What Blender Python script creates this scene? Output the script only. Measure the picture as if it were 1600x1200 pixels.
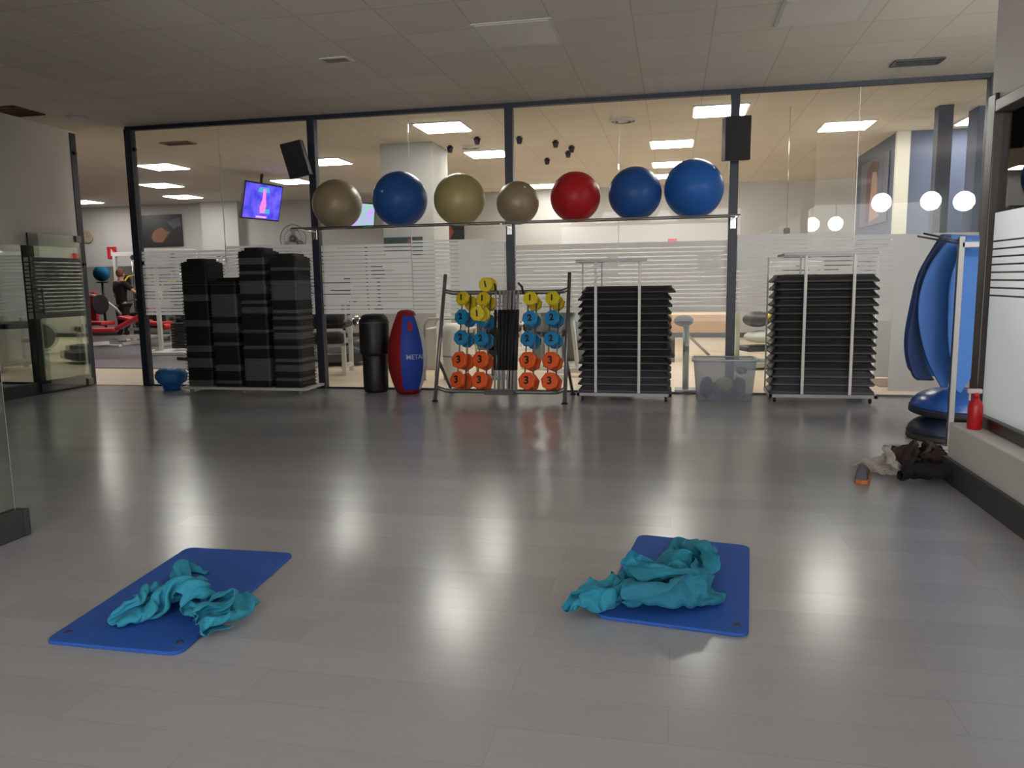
import bpy, bmesh, math, random
from mathutils import Vector, Matrix, Euler, noise
for _o in list(bpy.data.objects): bpy.data.objects.remove(_o)
SC = bpy.context.scene
COL = SC.collection
PI = math.pi
R = math.radians

# ------------------------------------------------------------------ camera, world, exposure
def make_camera():
    yaw, pitch, roll, f = 0.20706, 0.133648, -0.01476, 1207.2
    cy, sy = math.cos(yaw), math.sin(yaw)
    fw = Vector((-sy*math.cos(pitch), cy*math.cos(pitch), -math.sin(pitch)))
    r0 = Vector((cy, sy, 0)); u0 = r0.cross(fw)
    r = r0*math.cos(roll) + u0*math.sin(roll); u = r.cross(fw)
    M = Matrix(((r.x, u.x, -fw.x, 0), (r.y, u.y, -fw.y, -8.6646), (r.z, u.z, -fw.z, 1.2708), (0, 0, 0, 1)))
    cd = bpy.data.cameras.new('camera'); co = bpy.data.objects.new('camera', cd)
    COL.objects.link(co); co.matrix_world = M
    cd.sensor_width = 36; cd.lens = 36*f/1600; cd.clip_start = .05; cd.clip_end = 100
    SC.camera = co
make_camera()
w = bpy.data.worlds.new('world'); SC.world = w; w.use_nodes = True
w.node_tree.nodes['Background'].inputs[0].default_value = (1, .97, .945, 1)
w.node_tree.nodes['Background'].inputs[1].default_value = 3.9  # even fill light added to brighten the studio through its unwalled rear
SC.view_settings.view_transform = 'Standard'; SC.view_settings.look = 'None'
SC.view_settings.gamma = 1; SC.view_settings.use_curve_mapping = False
SC.view_settings.exposure = 0.7
cy_ = SC.cycles
cy_.use_denoising = True
cy_.max_bounces = 10; cy_.diffuse_bounces = 5; cy_.glossy_bounces = 5; cy_.transmission_bounces = 6
cy_.transparent_max_bounces = 24; cy_.sample_clamp_indirect = 6; cy_.caustics_reflective = False; cy_.caustics_refractive = False
PANEL_POWER = 18.0

# ------------------------------------------------------------------ materials
def lin(c):
    return tuple(((v/255)/12.92 if v/255 <= .04045 else ((v/255+.055)/1.055)**2.4) for v in c)
MATS = {}
def mat(name, rgb, rough=.5, metal=0, spec=.5, var=.06, bump=0, scale=6, emit=None, power=0, coat=0):
    """procedural principled material: srgb colour with slight noise variation"""
    if name in MATS: return MATS[name]
    m = bpy.data.materials.new(name); m.use_nodes = True; nt = m.node_tree; b = nt.nodes['Principled BSDF']
    c = lin(rgb)
    tc = nt.nodes.new('ShaderNodeTexCoord'); nz = nt.nodes.new('ShaderNodeTexNoise')
    nz.inputs['Scale'].default_value = scale; nz.inputs['Detail'].default_value = 3
    nt.links.new(tc.outputs['Object'], nz.inputs['Vector'])
    mx = nt.nodes.new('ShaderNodeMix'); mx.data_type = 'RGBA'
    mx.inputs['A'].default_value = (*[v*(1-var) for v in c], 1); mx.inputs['B'].default_value = (*[min(1, v*(1+var)) for v in c], 1)
    nt.links.new(nz.outputs['Fac'], mx.inputs['Factor']); nt.links.new(mx.outputs['Result'], b.inputs['Base Color'])
    b.inputs['Roughness'].default_value = rough; b.inputs['Metallic'].default_value = metal
    b.inputs['Specular IOR Level'].default_value = spec; b.inputs['Coat Weight'].default_value = coat
    if bump:
        bp = nt.nodes.new('ShaderNodeBump'); bp.inputs['Strength'].default_value = bump; bp.inputs['Distance'].default_value = .01
        n2 = nt.nodes.new('ShaderNodeTexNoise'); n2.inputs['Scale'].default_value = scale*12
        nt.links.new(tc.outputs['Object'], n2.inputs['Vector'])
        nt.links.new(n2.outputs['Fac'], bp.inputs['Height']); nt.links.new(bp.outputs['Normal'], b.inputs['Normal'])
    if emit:
        b.inputs['Emission Color'].default_value = (*lin(emit), 1); b.inputs['Emission Strength'].default_value = power
    MATS[name] = m
    return m

def raw(name):
    m = bpy.data.materials.new(name); m.use_nodes = True; nt = m.node_tree
    for n in list(nt.nodes): nt.nodes.remove(n)
    out = nt.nodes.new('ShaderNodeOutputMaterial'); MATS[name] = m
    return m, nt, out

def glass_mat(name, tint, refl=1.0):
    m, nt, out = raw(name)
    t = nt.nodes.new('ShaderNodeBsdfTransparent'); t.inputs[0].default_value = (*tint, 1)
    g = nt.nodes.new('ShaderNodeBsdfGlossy'); g.inputs['Roughness'].default_value = .0
    g.inputs['Color'].default_value = (refl, refl, refl, 1)
    fr = nt.nodes.new('ShaderNodeFresnel'); fr.inputs[0].default_value = 1.3
    mx = nt.nodes.new('ShaderNodeMixShader')
    nt.links.new(fr.outputs[0], mx.inputs[0]); nt.links.new(t.outputs[0], mx.inputs[1]); nt.links.new(g.outputs[0], mx.inputs[2])
    nt.links.new(mx.outputs[0], out.inputs[0]); return m
def film_mat(name, col, opac, trans=.55):
    m, nt, out = raw(name)
    t = nt.nodes.new('ShaderNodeBsdfTransparent')
    d = nt.nodes.new('ShaderNodeBsdfDiffuse'); d.inputs[0].default_value = (*lin(col), 1)
    l = nt.nodes.new('ShaderNodeBsdfTranslucent'); l.inputs[0].default_value = (*lin(col), 1)
    a = nt.nodes.new('ShaderNodeMixShader'); a.inputs[0].default_value = trans
    b = nt.nodes.new('ShaderNodeMixShader'); b.inputs[0].default_value = opac
    nt.links.new(d.outputs[0], a.inputs[1]); nt.links.new(l.outputs[0], a.inputs[2])
    nt.links.new(t.outputs[0], b.inputs[1]); nt.links.new(a.outputs[0], b.inputs[2])
    nt.links.new(b.outputs[0], out.inputs[0]); return m
def mirror_mat(name, col):
    m, nt, out = raw(name)
    g = nt.nodes.new('ShaderNodeBsdfGlossy'); g.inputs['Roughness'].default_value = .015; g.inputs['Color'].default_value = (*col, 1)
    nt.links.new(g.outputs[0], out.inputs[0]); return m
def emis_mat(name, rgb, power):
    m, nt, out = raw(name)
    e = nt.nodes.new('ShaderNodeEmission'); e.inputs[0].default_value = (*lin(rgb), 1); e.inputs[1].default_value = power
    nt.links.new(e.outputs[0], out.inputs[0]); return m
def pos_nodes(nt, sx=1, sy=1, sz=1):
    g = nt.nodes.new('ShaderNodeNewGeometry'); mp = nt.nodes.new('ShaderNodeMapping')
    mp.inputs['Scale'].default_value = (sx, sy, sz); nt.links.new(g.outputs['Position'], mp.inputs['Vector'])
    return mp
def plank_mat(name, c1, c2, seam, rough, pl=1.3, pw=.19, grain=.5, spec=.5, rvar=.06, aniso=0):
    m = bpy.data.materials.new(name); m.use_nodes = True; nt = m.node_tree; b = nt.nodes['Principled BSDF']; MATS[name] = m
    mp = pos_nodes(nt)
    br = nt.nodes.new('ShaderNodeTexBrick'); br.offset = .37; br.squash = 1
    br.inputs['Scale'].default_value = 1; br.inputs['Brick Width'].default_value = pl; br.inputs['Row Height'].default_value = pw
    br.inputs['Mortar Size'].default_value = .0015; br.inputs['Mortar Smooth'].default_value = .2; br.inputs['Bias'].default_value = 0
    br.inputs['Color1'].default_value = (*lin(c1), 1); br.inputs['Color2'].default_value = (*lin(c2), 1); br.inputs['Mortar'].default_value = (*lin(seam), 1)
    nt.links.new(mp.outputs[0], br.inputs['Vector'])
    g2 = pos_nodes(nt, 1.2, 22, 1); nz = nt.nodes.new('ShaderNodeTexNoise'); nz.inputs['Scale'].default_value = 1.6; nz.inputs['Detail'].default_value = 5
    nt.links.new(g2.outputs[0], nz.inputs['Vector'])
    rp = nt.nodes.new('ShaderNodeMapRange'); rp.inputs['From Min'].default_value = .3; rp.inputs['From Max'].default_value = .7
    rp.inputs['To Min'].default_value = 1-.25*grain; rp.inputs['To Max'].default_value = 1+.18*grain
    nt.links.new(nz.outputs['Fac'], rp.inputs['Value'])
    vm = nt.nodes.new('ShaderNodeVectorMath'); vm.operation = 'SCALE'
    nt.links.new(br.outputs['Color'], vm.inputs[0]); nt.links.new(rp.outputs[0], vm.inputs['Scale'])
    nt.links.new(vm.outputs[0], b.inputs['Base Color'])
    r2 = nt.nodes.new('ShaderNodeMapRange'); r2.inputs['To Min'].default_value = rough-rvar; r2.inputs['To Max'].default_value = rough+rvar
    nt.links.new(nz.outputs['Fac'], r2.inputs['Value']); nt.links.new(r2.outputs[0], b.inputs['Roughness'])
    b.inputs['Specular IOR Level'].default_value = spec
    return m
def tile_mat(name, c1, c2, seam, size=.6):
    m = bpy.data.materials.new(name); m.use_nodes = True; nt = m.node_tree; b = nt.nodes['Principled BSDF']; MATS[name] = m
    mp = pos_nodes(nt); mp.inputs['Location'].default_value = (.33, .17, 0)
    br = nt.nodes.new('ShaderNodeTexBrick'); br.offset = 0
    br.inputs['Scale'].default_value = 1; br.inputs['Brick Width'].default_value = size; br.inputs['Row Height'].default_value = size
    br.inputs['Mortar Size'].default_value = .007; br.inputs['Mortar Smooth'].default_value = .5
    br.inputs['Color1'].default_value = (*lin(c1), 1); br.inputs['Color2'].default_value = (*lin(c2), 1); br.inputs['Mortar'].default_value = (*lin(seam), 1)
    nt.links.new(mp.outputs[0], br.inputs['Vector']); nt.links.new(br.outputs['Color'], b.inputs['Base Color'])
    nz = nt.nodes.new('ShaderNodeTexNoise'); nz.inputs['Scale'].default_value = 90; nt.links.new(mp.outputs[0], nz.inputs['Vector'])
    bp = nt.nodes.new('ShaderNodeBump'); bp.inputs['Strength'].default_value = .15; bp.inputs['Distance'].default_value = .004
    nt.links.new(nz.outputs['Fac'], bp.inputs['Height']); nt.links.new(bp.outputs[0], b.inputs['Normal'])
    b.inputs['Roughness'].default_value = .8; b.inputs['Specular IOR Level'].default_value = .2
    return m

# ------------------------------------------------------------------ mesh builder
class MB:
    def __init__(s): s.bm = bmesh.new(); s.mi = 0
    def _mark(s, faces):
        for f in faces: f.material_index = s.mi
    def box(s, x0, x1, y0, y1, z0, z1, bev=0, M=None, seg=2):
        b2 = bmesh.new()
        bmesh.ops.create_cube(b2, size=1)
        for v in b2.verts: v.co = Vector((x0+(v.co.x+.5)*(x1-x0), y0+(v.co.y+.5)*(y1-y0), z0+(v.co.z+.5)*(z1-z0)))
        if bev: bmesh.ops.bevel(b2, geom=list(b2.edges), offset=bev, segments=seg, profile=.5, affect='EDGES')
        return s.merge(b2, M)
    def merge(s, b2, M=None):
        mp = {}
        for v in b2.verts: mp[v] = s.bm.verts.new(M @ v.co if M else v.co)
        for f in b2.faces:
            try:
                nf = s.bm.faces.new([mp[v] for v in f.verts]); nf.material_index = s.mi; nf.smooth = f.smooth
            except ValueError: pass
        b2.free(); return s
    def tube(s, pts, r, n=10, closed=False, caps=True, smooth=True):
        pts = [Vector(p) for p in pts]; rings = []; N = len(pts)
        rr = r if isinstance(r, (list, tuple)) else [r]*N
        prev = None
        for i, p in enumerate(pts):
            if closed: t = (pts[(i+1) % N]-pts[i-1])
            else: t = (pts[min(i+1, N-1)]-pts[max(i-1, 0)])
            t.normalize()
            if prev is None:
                a = Vector((0, 0, 1)) if abs(t.z) < .9 else Vector((1, 0, 0))
                u = t.cross(a).normalized()
            else: u = (prev - t*prev.dot(t)).normalized()
            prev = u; v = t.cross(u)
            rings.append([s.bm.verts.new(p+(u*math.cos(2*PI*k/n)+v*math.sin(2*PI*k/n))*rr[i]) for k in range(n)])
        for i in range(N if closed else N-1):
            A, B = rings[i], rings[(i+1) % N]
            for k in range(n):
                f = s.bm.faces.new((A[k], A[(k+1) % n], B[(k+1) % n], B[k])); f.smooth = smooth; f.material_index = s.mi
        if caps and not closed:
            s._mark([s.bm.faces.new(rings[0][::-1]), s.bm.faces.new(rings[-1])])
        return s
    def lathe(s, prof, n=32, M=None, smooth=True, mfn=None, caps=True):
        """prof: list of (r, z) bottom to top; mfn(angle, i) -> material index"""
        rings = []
        for r, z in prof:
            if r < 1e-5: rings.append([s.bm.verts.new((M @ Vector((0, 0, z))) if M else (0, 0, z))])
            else: rings.append([s.bm.verts.new((M @ Vector((r*math.cos(2*PI*k/n), r*math.sin(2*PI*k/n), z))) if M else Vector((r*math.cos(2*PI*k/n), r*math.sin(2*PI*k/n), z))) for k in range(n)])
        for i in range(len(rings)-1):
            A, B = rings[i], rings[i+1]
            for k in range(n):
                k2 = (k+1) % n
                if len(A) == 1 and len(B) == 1: continue
                if len(A) == 1: vs = (A[0], B[k2], B[k])
                elif len(B) == 1: vs = (A[k], A[k2], B[0])
                else: vs = (A[k], A[k2], B[k2], B[k])
                f = s.bm.faces.new(vs); f.smooth = smooth
                f.material_index = mfn(2*PI*(k+.5)/n, i) if mfn else s.mi
        if caps:
            if len(rings[0]) > 1: s._mark([s.bm.faces.new(rings[0][::-1])])
            if len(rings[-1]) > 1: s._mark([s.bm.faces.new(rings[-1])])
        return s
    def prism(s, outline, z0, z1, M=None, bev=0, smooth=False):
        b2 = bmesh.new()
        vs = [b2.verts.new((x, y, z0)) for x, y in outline]
        f = b2.faces.new(vs)
        r = bmesh.ops.extrude_face_region(b2, geom=[f])
        for v in r['geom']:
            if isinstance(v, bmesh.types.BMVert): v.co.z = z1
        bmesh.ops.recalc_face_normals(b2, faces=list(b2.faces))
        if bev:
            es = [e for e in b2.edges if abs(e.verts[0].co.z-e.verts[1].co.z) < 1e-6]
            bmesh.ops.bevel(b2, geom=es, offset=bev, segments=2, profile=.5, affect='EDGES')
        return s.merge(b2, M)
    def sphere(s, c, r, n=24, sz=1, M=None):
        b2 = bmesh.new(); bmesh.ops.create_uvsphere(b2, u_segments=n, v_segments=max(8, n//2), radius=r)
        for v in b2.verts: v.co.z *= sz; v.co += Vector(c)
        for f in b2.faces: f.smooth = True
        return s.merge(b2, M)
    def build(s, name, mats, parent=None, loc=(0, 0, 0), rot=(0, 0, 0), recalc=True):
        if recalc: bmesh.ops.recalc_face_normals(s.bm, faces=list(s.bm.faces))
        me = bpy.data.meshes.new(name); s.bm.to_mesh(me); s.bm.free()
        for m in (mats if isinstance(mats, (list, tuple)) else [mats]): me.materials.append(m)
        o = bpy.data.objects.new(name, me); COL.objects.link(o)
        o.location = loc; o.rotation_euler = rot
        if parent: o.parent = parent
        return o

def rrect(w, d, r, n=5, cx=0, cy=0):
    o = []
    for sx, sy, a0 in ((1, 1, 0), (-1, 1, 90), (-1, -1, 180), (1, -1, 270)):
        for k in range(n+1):
            a = R(a0+90*k/n); o.append((cx+sx*(w/2-r)+r*math.cos(a), cy+sy*(d/2-r)+r*math.sin(a)))
    return o
def ngon(r, n, ph=0): return [(r*math.cos(2*PI*k/n+ph), r*math.sin(2*PI*k/n+ph)) for k in range(n)]
def tag(o, label=None, cat=None, group=None, kind=None):
    if label: o['label'] = label
    if cat: o['category'] = cat
    if group: o['group'] = group
    if kind: o['kind'] = kind
    return o
def thing(name, label, cat, loc=(0, 0, 0), rz=0, group=None, rot=None):
    o = bpy.data.objects.new(name, None); COL.objects.link(o); o.empty_display_size = .1
    o.location = loc; o.rotation_euler = rot or (0, 0, rz)
    return tag(o, label, cat, group)
def struct(mb, name, m, parent=None, label=None, **k):
    o = mb.build(name, m, parent, **k)
    if not parent: o['kind'] = 'structure'
    if label: o['label'] = label
    return o
def dup(root, loc=None, rz=None, label=None, group=None, matl=None, scale=None):
    r = root.copy(); COL.objects.link(r)
    if loc is not None: r.location = loc
    if rz is not None: r.rotation_euler = (root.rotation_euler[0], root.rotation_euler[1], rz)
    if scale: r.scale = scale
    if label: r['label'] = label
    if group: r['group'] = group
    for ch in list(root.children):
        c = ch.copy(); COL.objects.link(c); c.parent = r
        for g in ch.children:
            e = g.copy(); COL.objects.link(e); e.parent = c
    return r
def text_into(mb, body, size, M, depth=.001, bold=0):
    cu = bpy.data.curves.new('t', 'FONT'); cu.body = body; cu.size = size; cu.extrude = depth; cu.align_x = 'CENTER'; cu.align_y = 'CENTER'
    cu.offset = bold
    to = bpy.data.objects.new('t', cu); COL.objects.link(to)
    dg = bpy.context.evaluated_depsgraph_get(); me = bpy.data.meshes.new_from_object(to.evaluated_get(dg))
    b2 = bmesh.new(); b2.from_mesh(me); mb.merge(b2, M)
    bpy.data.objects.remove(to); bpy.data.curves.remove(cu); bpy.data.meshes.remove(me)
FRONT = Matrix.Rotation(PI/2, 4, 'X')      # text in XY plane -> facing -Y
ORD = ['lowest', 'second', 'third', 'fourth', 'fifth', 'sixth', 'seventh', 'eighth', 'ninth', 'tenth', 'eleventh', 'twelfth', 'thirteenth', 'fourteenth', 'fifteenth',
       'sixteenth', 'seventeenth', 'eighteenth', 'nineteenth', 'twentieth', 'twenty-first', 'twenty-second', 'twenty-third', 'twenty-fourth']

# shared materials
M_wall = mat('white_wall_paint', (236, 233, 231), .75, spec=.2, var=.03, scale=2)
M_wallwarm = mat('gym_wall_paint', (188, 186, 184), .7, spec=.25, var=.03, scale=2)
M_ceil = tile_mat('ceiling_tiles', (232, 225, 212), (225, 218, 205), (206, 199, 186))
M_floor = plank_mat('grey_laminate', (178, 179, 184), (170, 171, 176), (163, 164, 169), .215, spec=.62, grain=.10, rvar=.004)
M_gymfloor = plank_mat('beech_laminate', (226, 207, 184), (218, 197, 172), (176, 152, 126), .35, pw=.12)
M_rubber = mat('grey_rubber_flooring', (104, 98, 106), .6, var=.1, scale=30)
M_navy = mat('navy_painted_steel', (38, 44, 60), .45, var=.05)
M_navywall = mat('slate_blue_paint', (72, 82, 108), .7, var=.04, scale=2)
M_base = mat('charcoal_skirting', (62, 62, 66), .55)
M_black = mat('black_plastic', (20, 20, 22), .5, var=.15)
M_black2 = mat('matt_black_rubber', (26, 26, 28), .75, var=.15, scale=20)
M_grey = mat('grey_plastic', (84, 84, 86), .55, var=.1)
M_silver = mat('silver_painted_steel', (152, 152, 154), .45, metal=.3, var=.05)
M_chrome = mat('chrome', (200, 200, 202), .2, metal=1, var=.03)
M_steel = mat('dull_grey_steel', (118, 118, 118), .4, metal=.6, var=.05)
M_whitep = mat('white_powder_coat', (212, 210, 206), .45, var=.03)
M_red = mat('red_vinyl', (196, 40, 48), .45, var=.06)
M_yellow = mat('yellow_vinyl', (232, 208, 40), .45, var=.06)
M_dgrey = mat('dark_grey_metal', (58, 58, 62), .45, var=.1)
M_glass = glass_mat('clear_glass', (.965, .98, .97))
M_film = film_mat('frosted_film', (244, 247, 252), .76, .9)
M_mirror = mirror_mat('greenish_mirror', (.50, .54, .49))
M_lightpanel = emis_mat('lit_light_panel', (255, 251, 243), PANEL_POWER)
M_offpanel = mat('unlit_light_panel', (226, 222, 214), .4, var=.02)
M_skin = mat('skin', (196, 148, 122), .55, var=.05)

# ------------------------------------------------------------------ the room shell
H = 3.2
struct(MB().box(-7.45, 7.0, -14.5, .05, -.1, 0), 'floor', M_floor)
struct(MB().box(-16.0, 9.0, .05, 8.4, -.1, 0), 'floor_gym', M_gymfloor)
tag(MB().box(-15.9, -6.95, 1.75, 8.25, 0, .012).build('rubber_flooring', M_rubber), 'grey rubber flooring under the machines beyond the doorway', 'floor mat')
struct(MB().box(-16.0, 9.0, -14.5, 8.4, H, H+.1), 'ceiling', M_ceil)
struct(MB().box(-16.0, 9.0, 8.3, 8.45, 0, H), 'wall_back', M_wallwarm)
struct(MB().box(-16.1, -16.0, 0, 8.4, 0, H), 'wall_gym_left', M_wallwarm)
struct(MB().box(9.0, 9.1, 0, 8.4, 0, H), 'wall_gym_right', M_wallwarm)
struct(MB().box(-16.0, -7.5, -.02, .06, 0, H), 'wall_gym_front', M_wallwarm)
struct(MB().box(-7.5, -7.4, -5.5, 0.06, 0, H), 'wall_left', M_wall)
struct(MB().box(-7.4, -3.45, -5.6, -5.42, 0, H), 'wall_return', M_wall)
struct(MB().box(-3.45, -3.3, -14.5, -5.42, 0, H), 'wall_near_left', M_wall)
struct(MB().box(7.0, 7.1, -14.5, 0, 0, H), 'wall_corridor', mat('pale_teal_paint', (196, 208, 202), .7, var=.03))
# skirting
struct(MB().box(-7.4, -7.37, -5.42, -.03, 0, .15, .004), 'baseboard_left', M_base)
struct(MB().box(-3.3, -3.25, -14.5, -5.42, 0, .14, .006).box(-3.45, -3.25, -5.42, -5.38, 0, .14, .006), 'baseboard_near_left', M_base)
struct(MB().box(1.655, 1.68, -14.5, -3.5, 0, .15, .004), 'baseboard_right', M_base)
struct(MB().box(-16, 9, 8.27, 8.3, 0, .1), 'baseboard_back', M_base)
# right wall with its window: plinth with a ledge, wall over and beside the opening
struct(MB().box(1.68, 1.98, -14.5, -3.5, 0, .36, .008).box(1.82, 1.98, -14.5, -3.45, 2.26, H).box(1.82, 1.98, -14.5, -10.2, .36, 2.3), 'wall_right', mat('white_plinth_paint', (226, 222, 218), .5, var=.03, scale=2))
M_wframe = mat('dark_brown_frame', (48, 40, 38), .3, var=.06)
wr = struct(MB().box(1.80, 1.90, -3.56, -3.45, .36, 2.3, .006).box(1.80, 1.90, -10.2, -10.1, .36, 2.3, .006)
            .box(1.80, 1.90, -10.1, -3.56, .36, .43, .006).box(1.80, 1.90, -10.1, -3.56, 2.19, 2.26, .006).box(1.80, 1.90, -6.9, -6.82, .43, 2.23, .006), 'window_1', M_wframe)
struct(MB().box(1.845, 1.853, -10.1, -3.56, .43, 2.23), 'glass_pane', M_glass, wr)
def film_strips(mb, a0, a1, z0, z1, pitch, gap, fixed, axis='x', rnd=None, solid=0):
    """horizontal strips of film with thin clear lines between; some lines stop short"""
    z = z1
    def bx(u0, u1, w0, w1):
        if u1-u0 < .004 or w1-w0 < .001: return
        if axis == 'x': mb.box(u0, u1, fixed-.0006, fixed+.0006, w0, w1)
        else: mb.box(fixed-.0006, fixed+.0006, u0, u1, w0, w1)
    bx(a0, a1, z1-solid, z1); z = z1-solid
    while z-pitch > z0:
        c0, c1 = a0, a1
        if rnd and rnd.random() < .6:
            if rnd.random() < .5: c0 = a0+(a1-a0)*rnd.uniform(0, .35)
            else: c1 = a1-(a1-a0)*rnd.uniform(0, .35)
        bx(a0, c0, z-gap, z); bx(c1, a1, z-gap, z)
        bx(a0, a1, z-pitch, z-gap); z -= pitch
    bx(a0, a1, z0, z)
mb = MB(); film_strips(mb, -10.1, -3.56, 1.1, 1.62, .045, .010, 1.838, 'y', None, .16); film_strips(mb, -10.1, -3.56, .43, 1.1, 2, .01, 1.838, 'y')
struct(mb, 'frosted_film', M_film, wr)
# mirrors on the left wall
struct(MB().box(-7.4, -7.392, -5.4, -.10, .15, 1.755), 'trim_mirror_left', M_mirror)
struct(MB().box(-3.3, -3.292, -14.45, -5.43, .14, 1.9), 'trim_mirror_near_left', M_mirror)

# glass partition to the gym
PX = [-7.44, -6.58, -4.16, -1.81, .60, 3.03, 5.45]
mb = MB().box(-6.62, 7.0, -.035, .035, 3.155, H); struct(mb, 'trim_top_rail', M_navy)
struct(MB().box(-6.58, 7.0, -.02, .02, 0, .018), 'trim_floor_track', M_navy)
struct(MB().box(-7.4, -6.58, -.05, .05, 0, .006), 'trim_threshold', mat('brass_strip', (190, 170, 140), .3, metal=.8))
for i, x in enumerate(PX):
    w2 = .045 if i else .05
    o = struct(MB().box(x-w2, x+w2, -.05, .05, 0, 3.17, .004), 'trim_post', M_navy)
    if i in (0, 1):
        b = MB()
        for z in (1.55, 2.93): b.box(x+w2, x+w2+.03, -.02, .02, z-.02, z+.02, .004)
        struct(b, 'hinge', M_black, o)
rf = random.Random(5); wn = 2
for i in range(1, 6):
    a, b_ = PX[i]+.045, PX[i+1]-.045; mid = (a+b_)/2
    for k, (u0, u1) in enumerate(((a, mid-.004), (mid+.004, b_))):
        g = struct(MB().box(u0, u1, -.005, .005, .018, 3.155), 'window_%d' % wn, M_glass); wn += 1
        mb = MB()
        top, bot = (1.74, .90) if not (i == 5) else (1.9, .9)
        if i == 1 and k == 0: film_strips(mb, u0, u1, bot, 1.70, .042, .009, -.0062, rnd=rf)
        elif i == 1: film_strips(mb, u0, u1, bot, top, .042, .009, -.0062, rnd=rf)
        elif i == 2 and k == 1:
            film_strips(mb, u0, u0+.56, bot, top, .045, .012, -.0062, rnd=None, solid=.02)
            film_strips(mb, u0+.56, u0+.86, .86, top, 9, .01, -.0062)
            film_strips(mb, u0+.86, u1, bot, 1.70, .044, .010, -.0062, rnd=rf, solid=.1)
        elif i == 4 and k == 1:
            film_strips(mb, u0, u1-.78, bot, 1.68, .044, .010, -.0062, rnd=rf, solid=.05)
            film_strips(mb, u1-.78, u1-.30, .06, 1.68, 9, .01, -.0062)
            film_strips(mb, u1-.30, u1, 1.2, 1.68, .044, .010, -.0062, rnd=rf, solid=.05)
            film_strips(mb, u1-.30, u1, .06, 1.2, 9, .01, -.0062)
        else: film_strips(mb, u0, u1, bot, 1.66 if i == 3 else top-.03, .045, .010, -.0062, rnd=rf, solid=.06 if i > 2 else .03)
        struct(mb, 'frosted_film', M_film, g)
        if k == 0: struct(MB().box(mid-.003, mid+.003, -.006, .006, .02, 3.15), 'joint_seal', mat('clear_silicone', (226, 226, 220), .25), g)

# open glass door leaf folded back against the left wall
dr = struct(MB().box(-7.352, -7.342, -.90, -.08, .02, 1.90, .002), 'door_1', glass_mat('greenish_glass', (.88, .92, .89)))
mb = MB(); film_strips(mb, -.89, -.09, .90, 1.62, .045, .014, -7.3405, 'y', None, .05); struct(mb, 'frosted_film', M_film, dr)
struct(MB().box(-7.357, -7.337, -.904, -.898, .02, 1.90), 'edge_strip', M_black, dr)
struct(MB().box(-7.375, -7.33, -.16, -.07, .02, .10, .004).box(-7.375, -7.33, -.16, -.07, 1.82, 1.90, .004), 'pivot_clamp', M_steel, dr)
struct(MB().tube([(-7.30, -.80, .95), (-7.30, -.80, 1.25)], .012, 10).tube([(-7.345, -.80, .98), (-7.30, -.80, .98)], .008, 8).tube([(-7.345, -.80, 1.22), (-7.30, -.80, 1.22)], .008, 8), 'door_handle', M_steel, dr)

# gym pillar, slate blue columns and walls
struct(MB().box(-4.10, -3.33, 2.0, 2.75, 0, H, .01), 'wall_pillar', M_wallwarm)
struct(MB().box(-10.95, -10.0, 8.05, 8.3, 0, H), 'wall_pilaster', M_wallwarm)
struct(MB().box(2.95, 3.25, 3.06, 5.5, 0, H).box(3.25, 3.95, 3.06, 3.3, 0, H), 'wall_blue', M_navywall)
struct(MB().box(2.93, 3.10, 2.98, 3.06, 0, H), 'trim_white_corner', mat('cream_paint', (196, 190, 176), .6))
struct(MB().box(2.97, 3.13, 1.42, 1.58, 0, H, .005), 'wall_column', mat('dark_slate_paint', (44, 50, 70), .7))
struct(MB().box(3.44, 3.9, 1.58, 1.9, 0, H, .005), 'wall_column_wide', M_navywall)
struct(MB().box(2.42, 3.44, 1.50, 1.56, .02, 1.6, .004), 'wall_low_partition', M_wallwarm)
tag(MB().box(2.3, 3.4, .72, 1.42, 0, .014, .004).build('door_mat', mat('brown_coir', (128, 96, 66), .9, bump=.5, scale=30)), 'brown door mat lying before the low white partition beyond the glass', 'mat')
struct(MB().box(-16, -11.9, 8.27, 8.298, .15, 1.75), 'trim_mirror_gym', mirror_mat('gym_mirror', (.72, .74, .72)))

# ------------------------------------------------------------------ ceiling fittings
lights = [(-8.22, 2.92), (-9.77, 5.01), (-10.6, 6.9), (-13.29, 7.09), (-7.15, 5.27), (-5.46, 3.21), (-2.88, 1.04), (-2.83, 3.23), (.5, .99), (-.06, 3.13), (-.09, 5.19), (-2.66, 7.53), (2.16, 2.41), (3.85, 2.45), (-.18, 6.75)]
lit = ['second lit ceiling panel from the doorway, over the rubber floor', 'lit ceiling panel midway between doorway and gym back wall', 'small far lit ceiling panel above the dark poster', 'far lit ceiling panel seen through the open doorway',
       'lit ceiling panel behind the hanging television', 'lit ceiling panel just behind the tilted loudspeaker', 'large lit ceiling panel in front of the white pillar', 'lit ceiling panel beside the post that has no loudspeaker',
       'brightest lit ceiling panel, cut by the post above the upright loudspeaker', 'lit ceiling panel above the two neighbouring blue exercise balls', 'lit ceiling panel partly hidden by the largest blue ball', 'far lit ceiling panel between the small beige ball and the red ball',
       'lit ceiling panel beside the slate blue wall', 'lit ceiling panel cut off by the wide blue column', 'farthest lit ceiling panel glimpsed between the two neighbouring blue balls']
base = thing('ceiling_light', lit[0], 'ceiling light', (*lights[0], H), group='lit gym ceiling panels')
MB().box(-.315, .315, -.315, .315, -.012, 0).build('frame', M_whitep, base)
MB().box(-.29, .29, -.29, .29, -.02, -.012).build('diffuser', M_lightpanel, base)
for (x, y), l in list(zip(lights, lit))[1:]: dup(base, (x, y, H), label=l)
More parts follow.
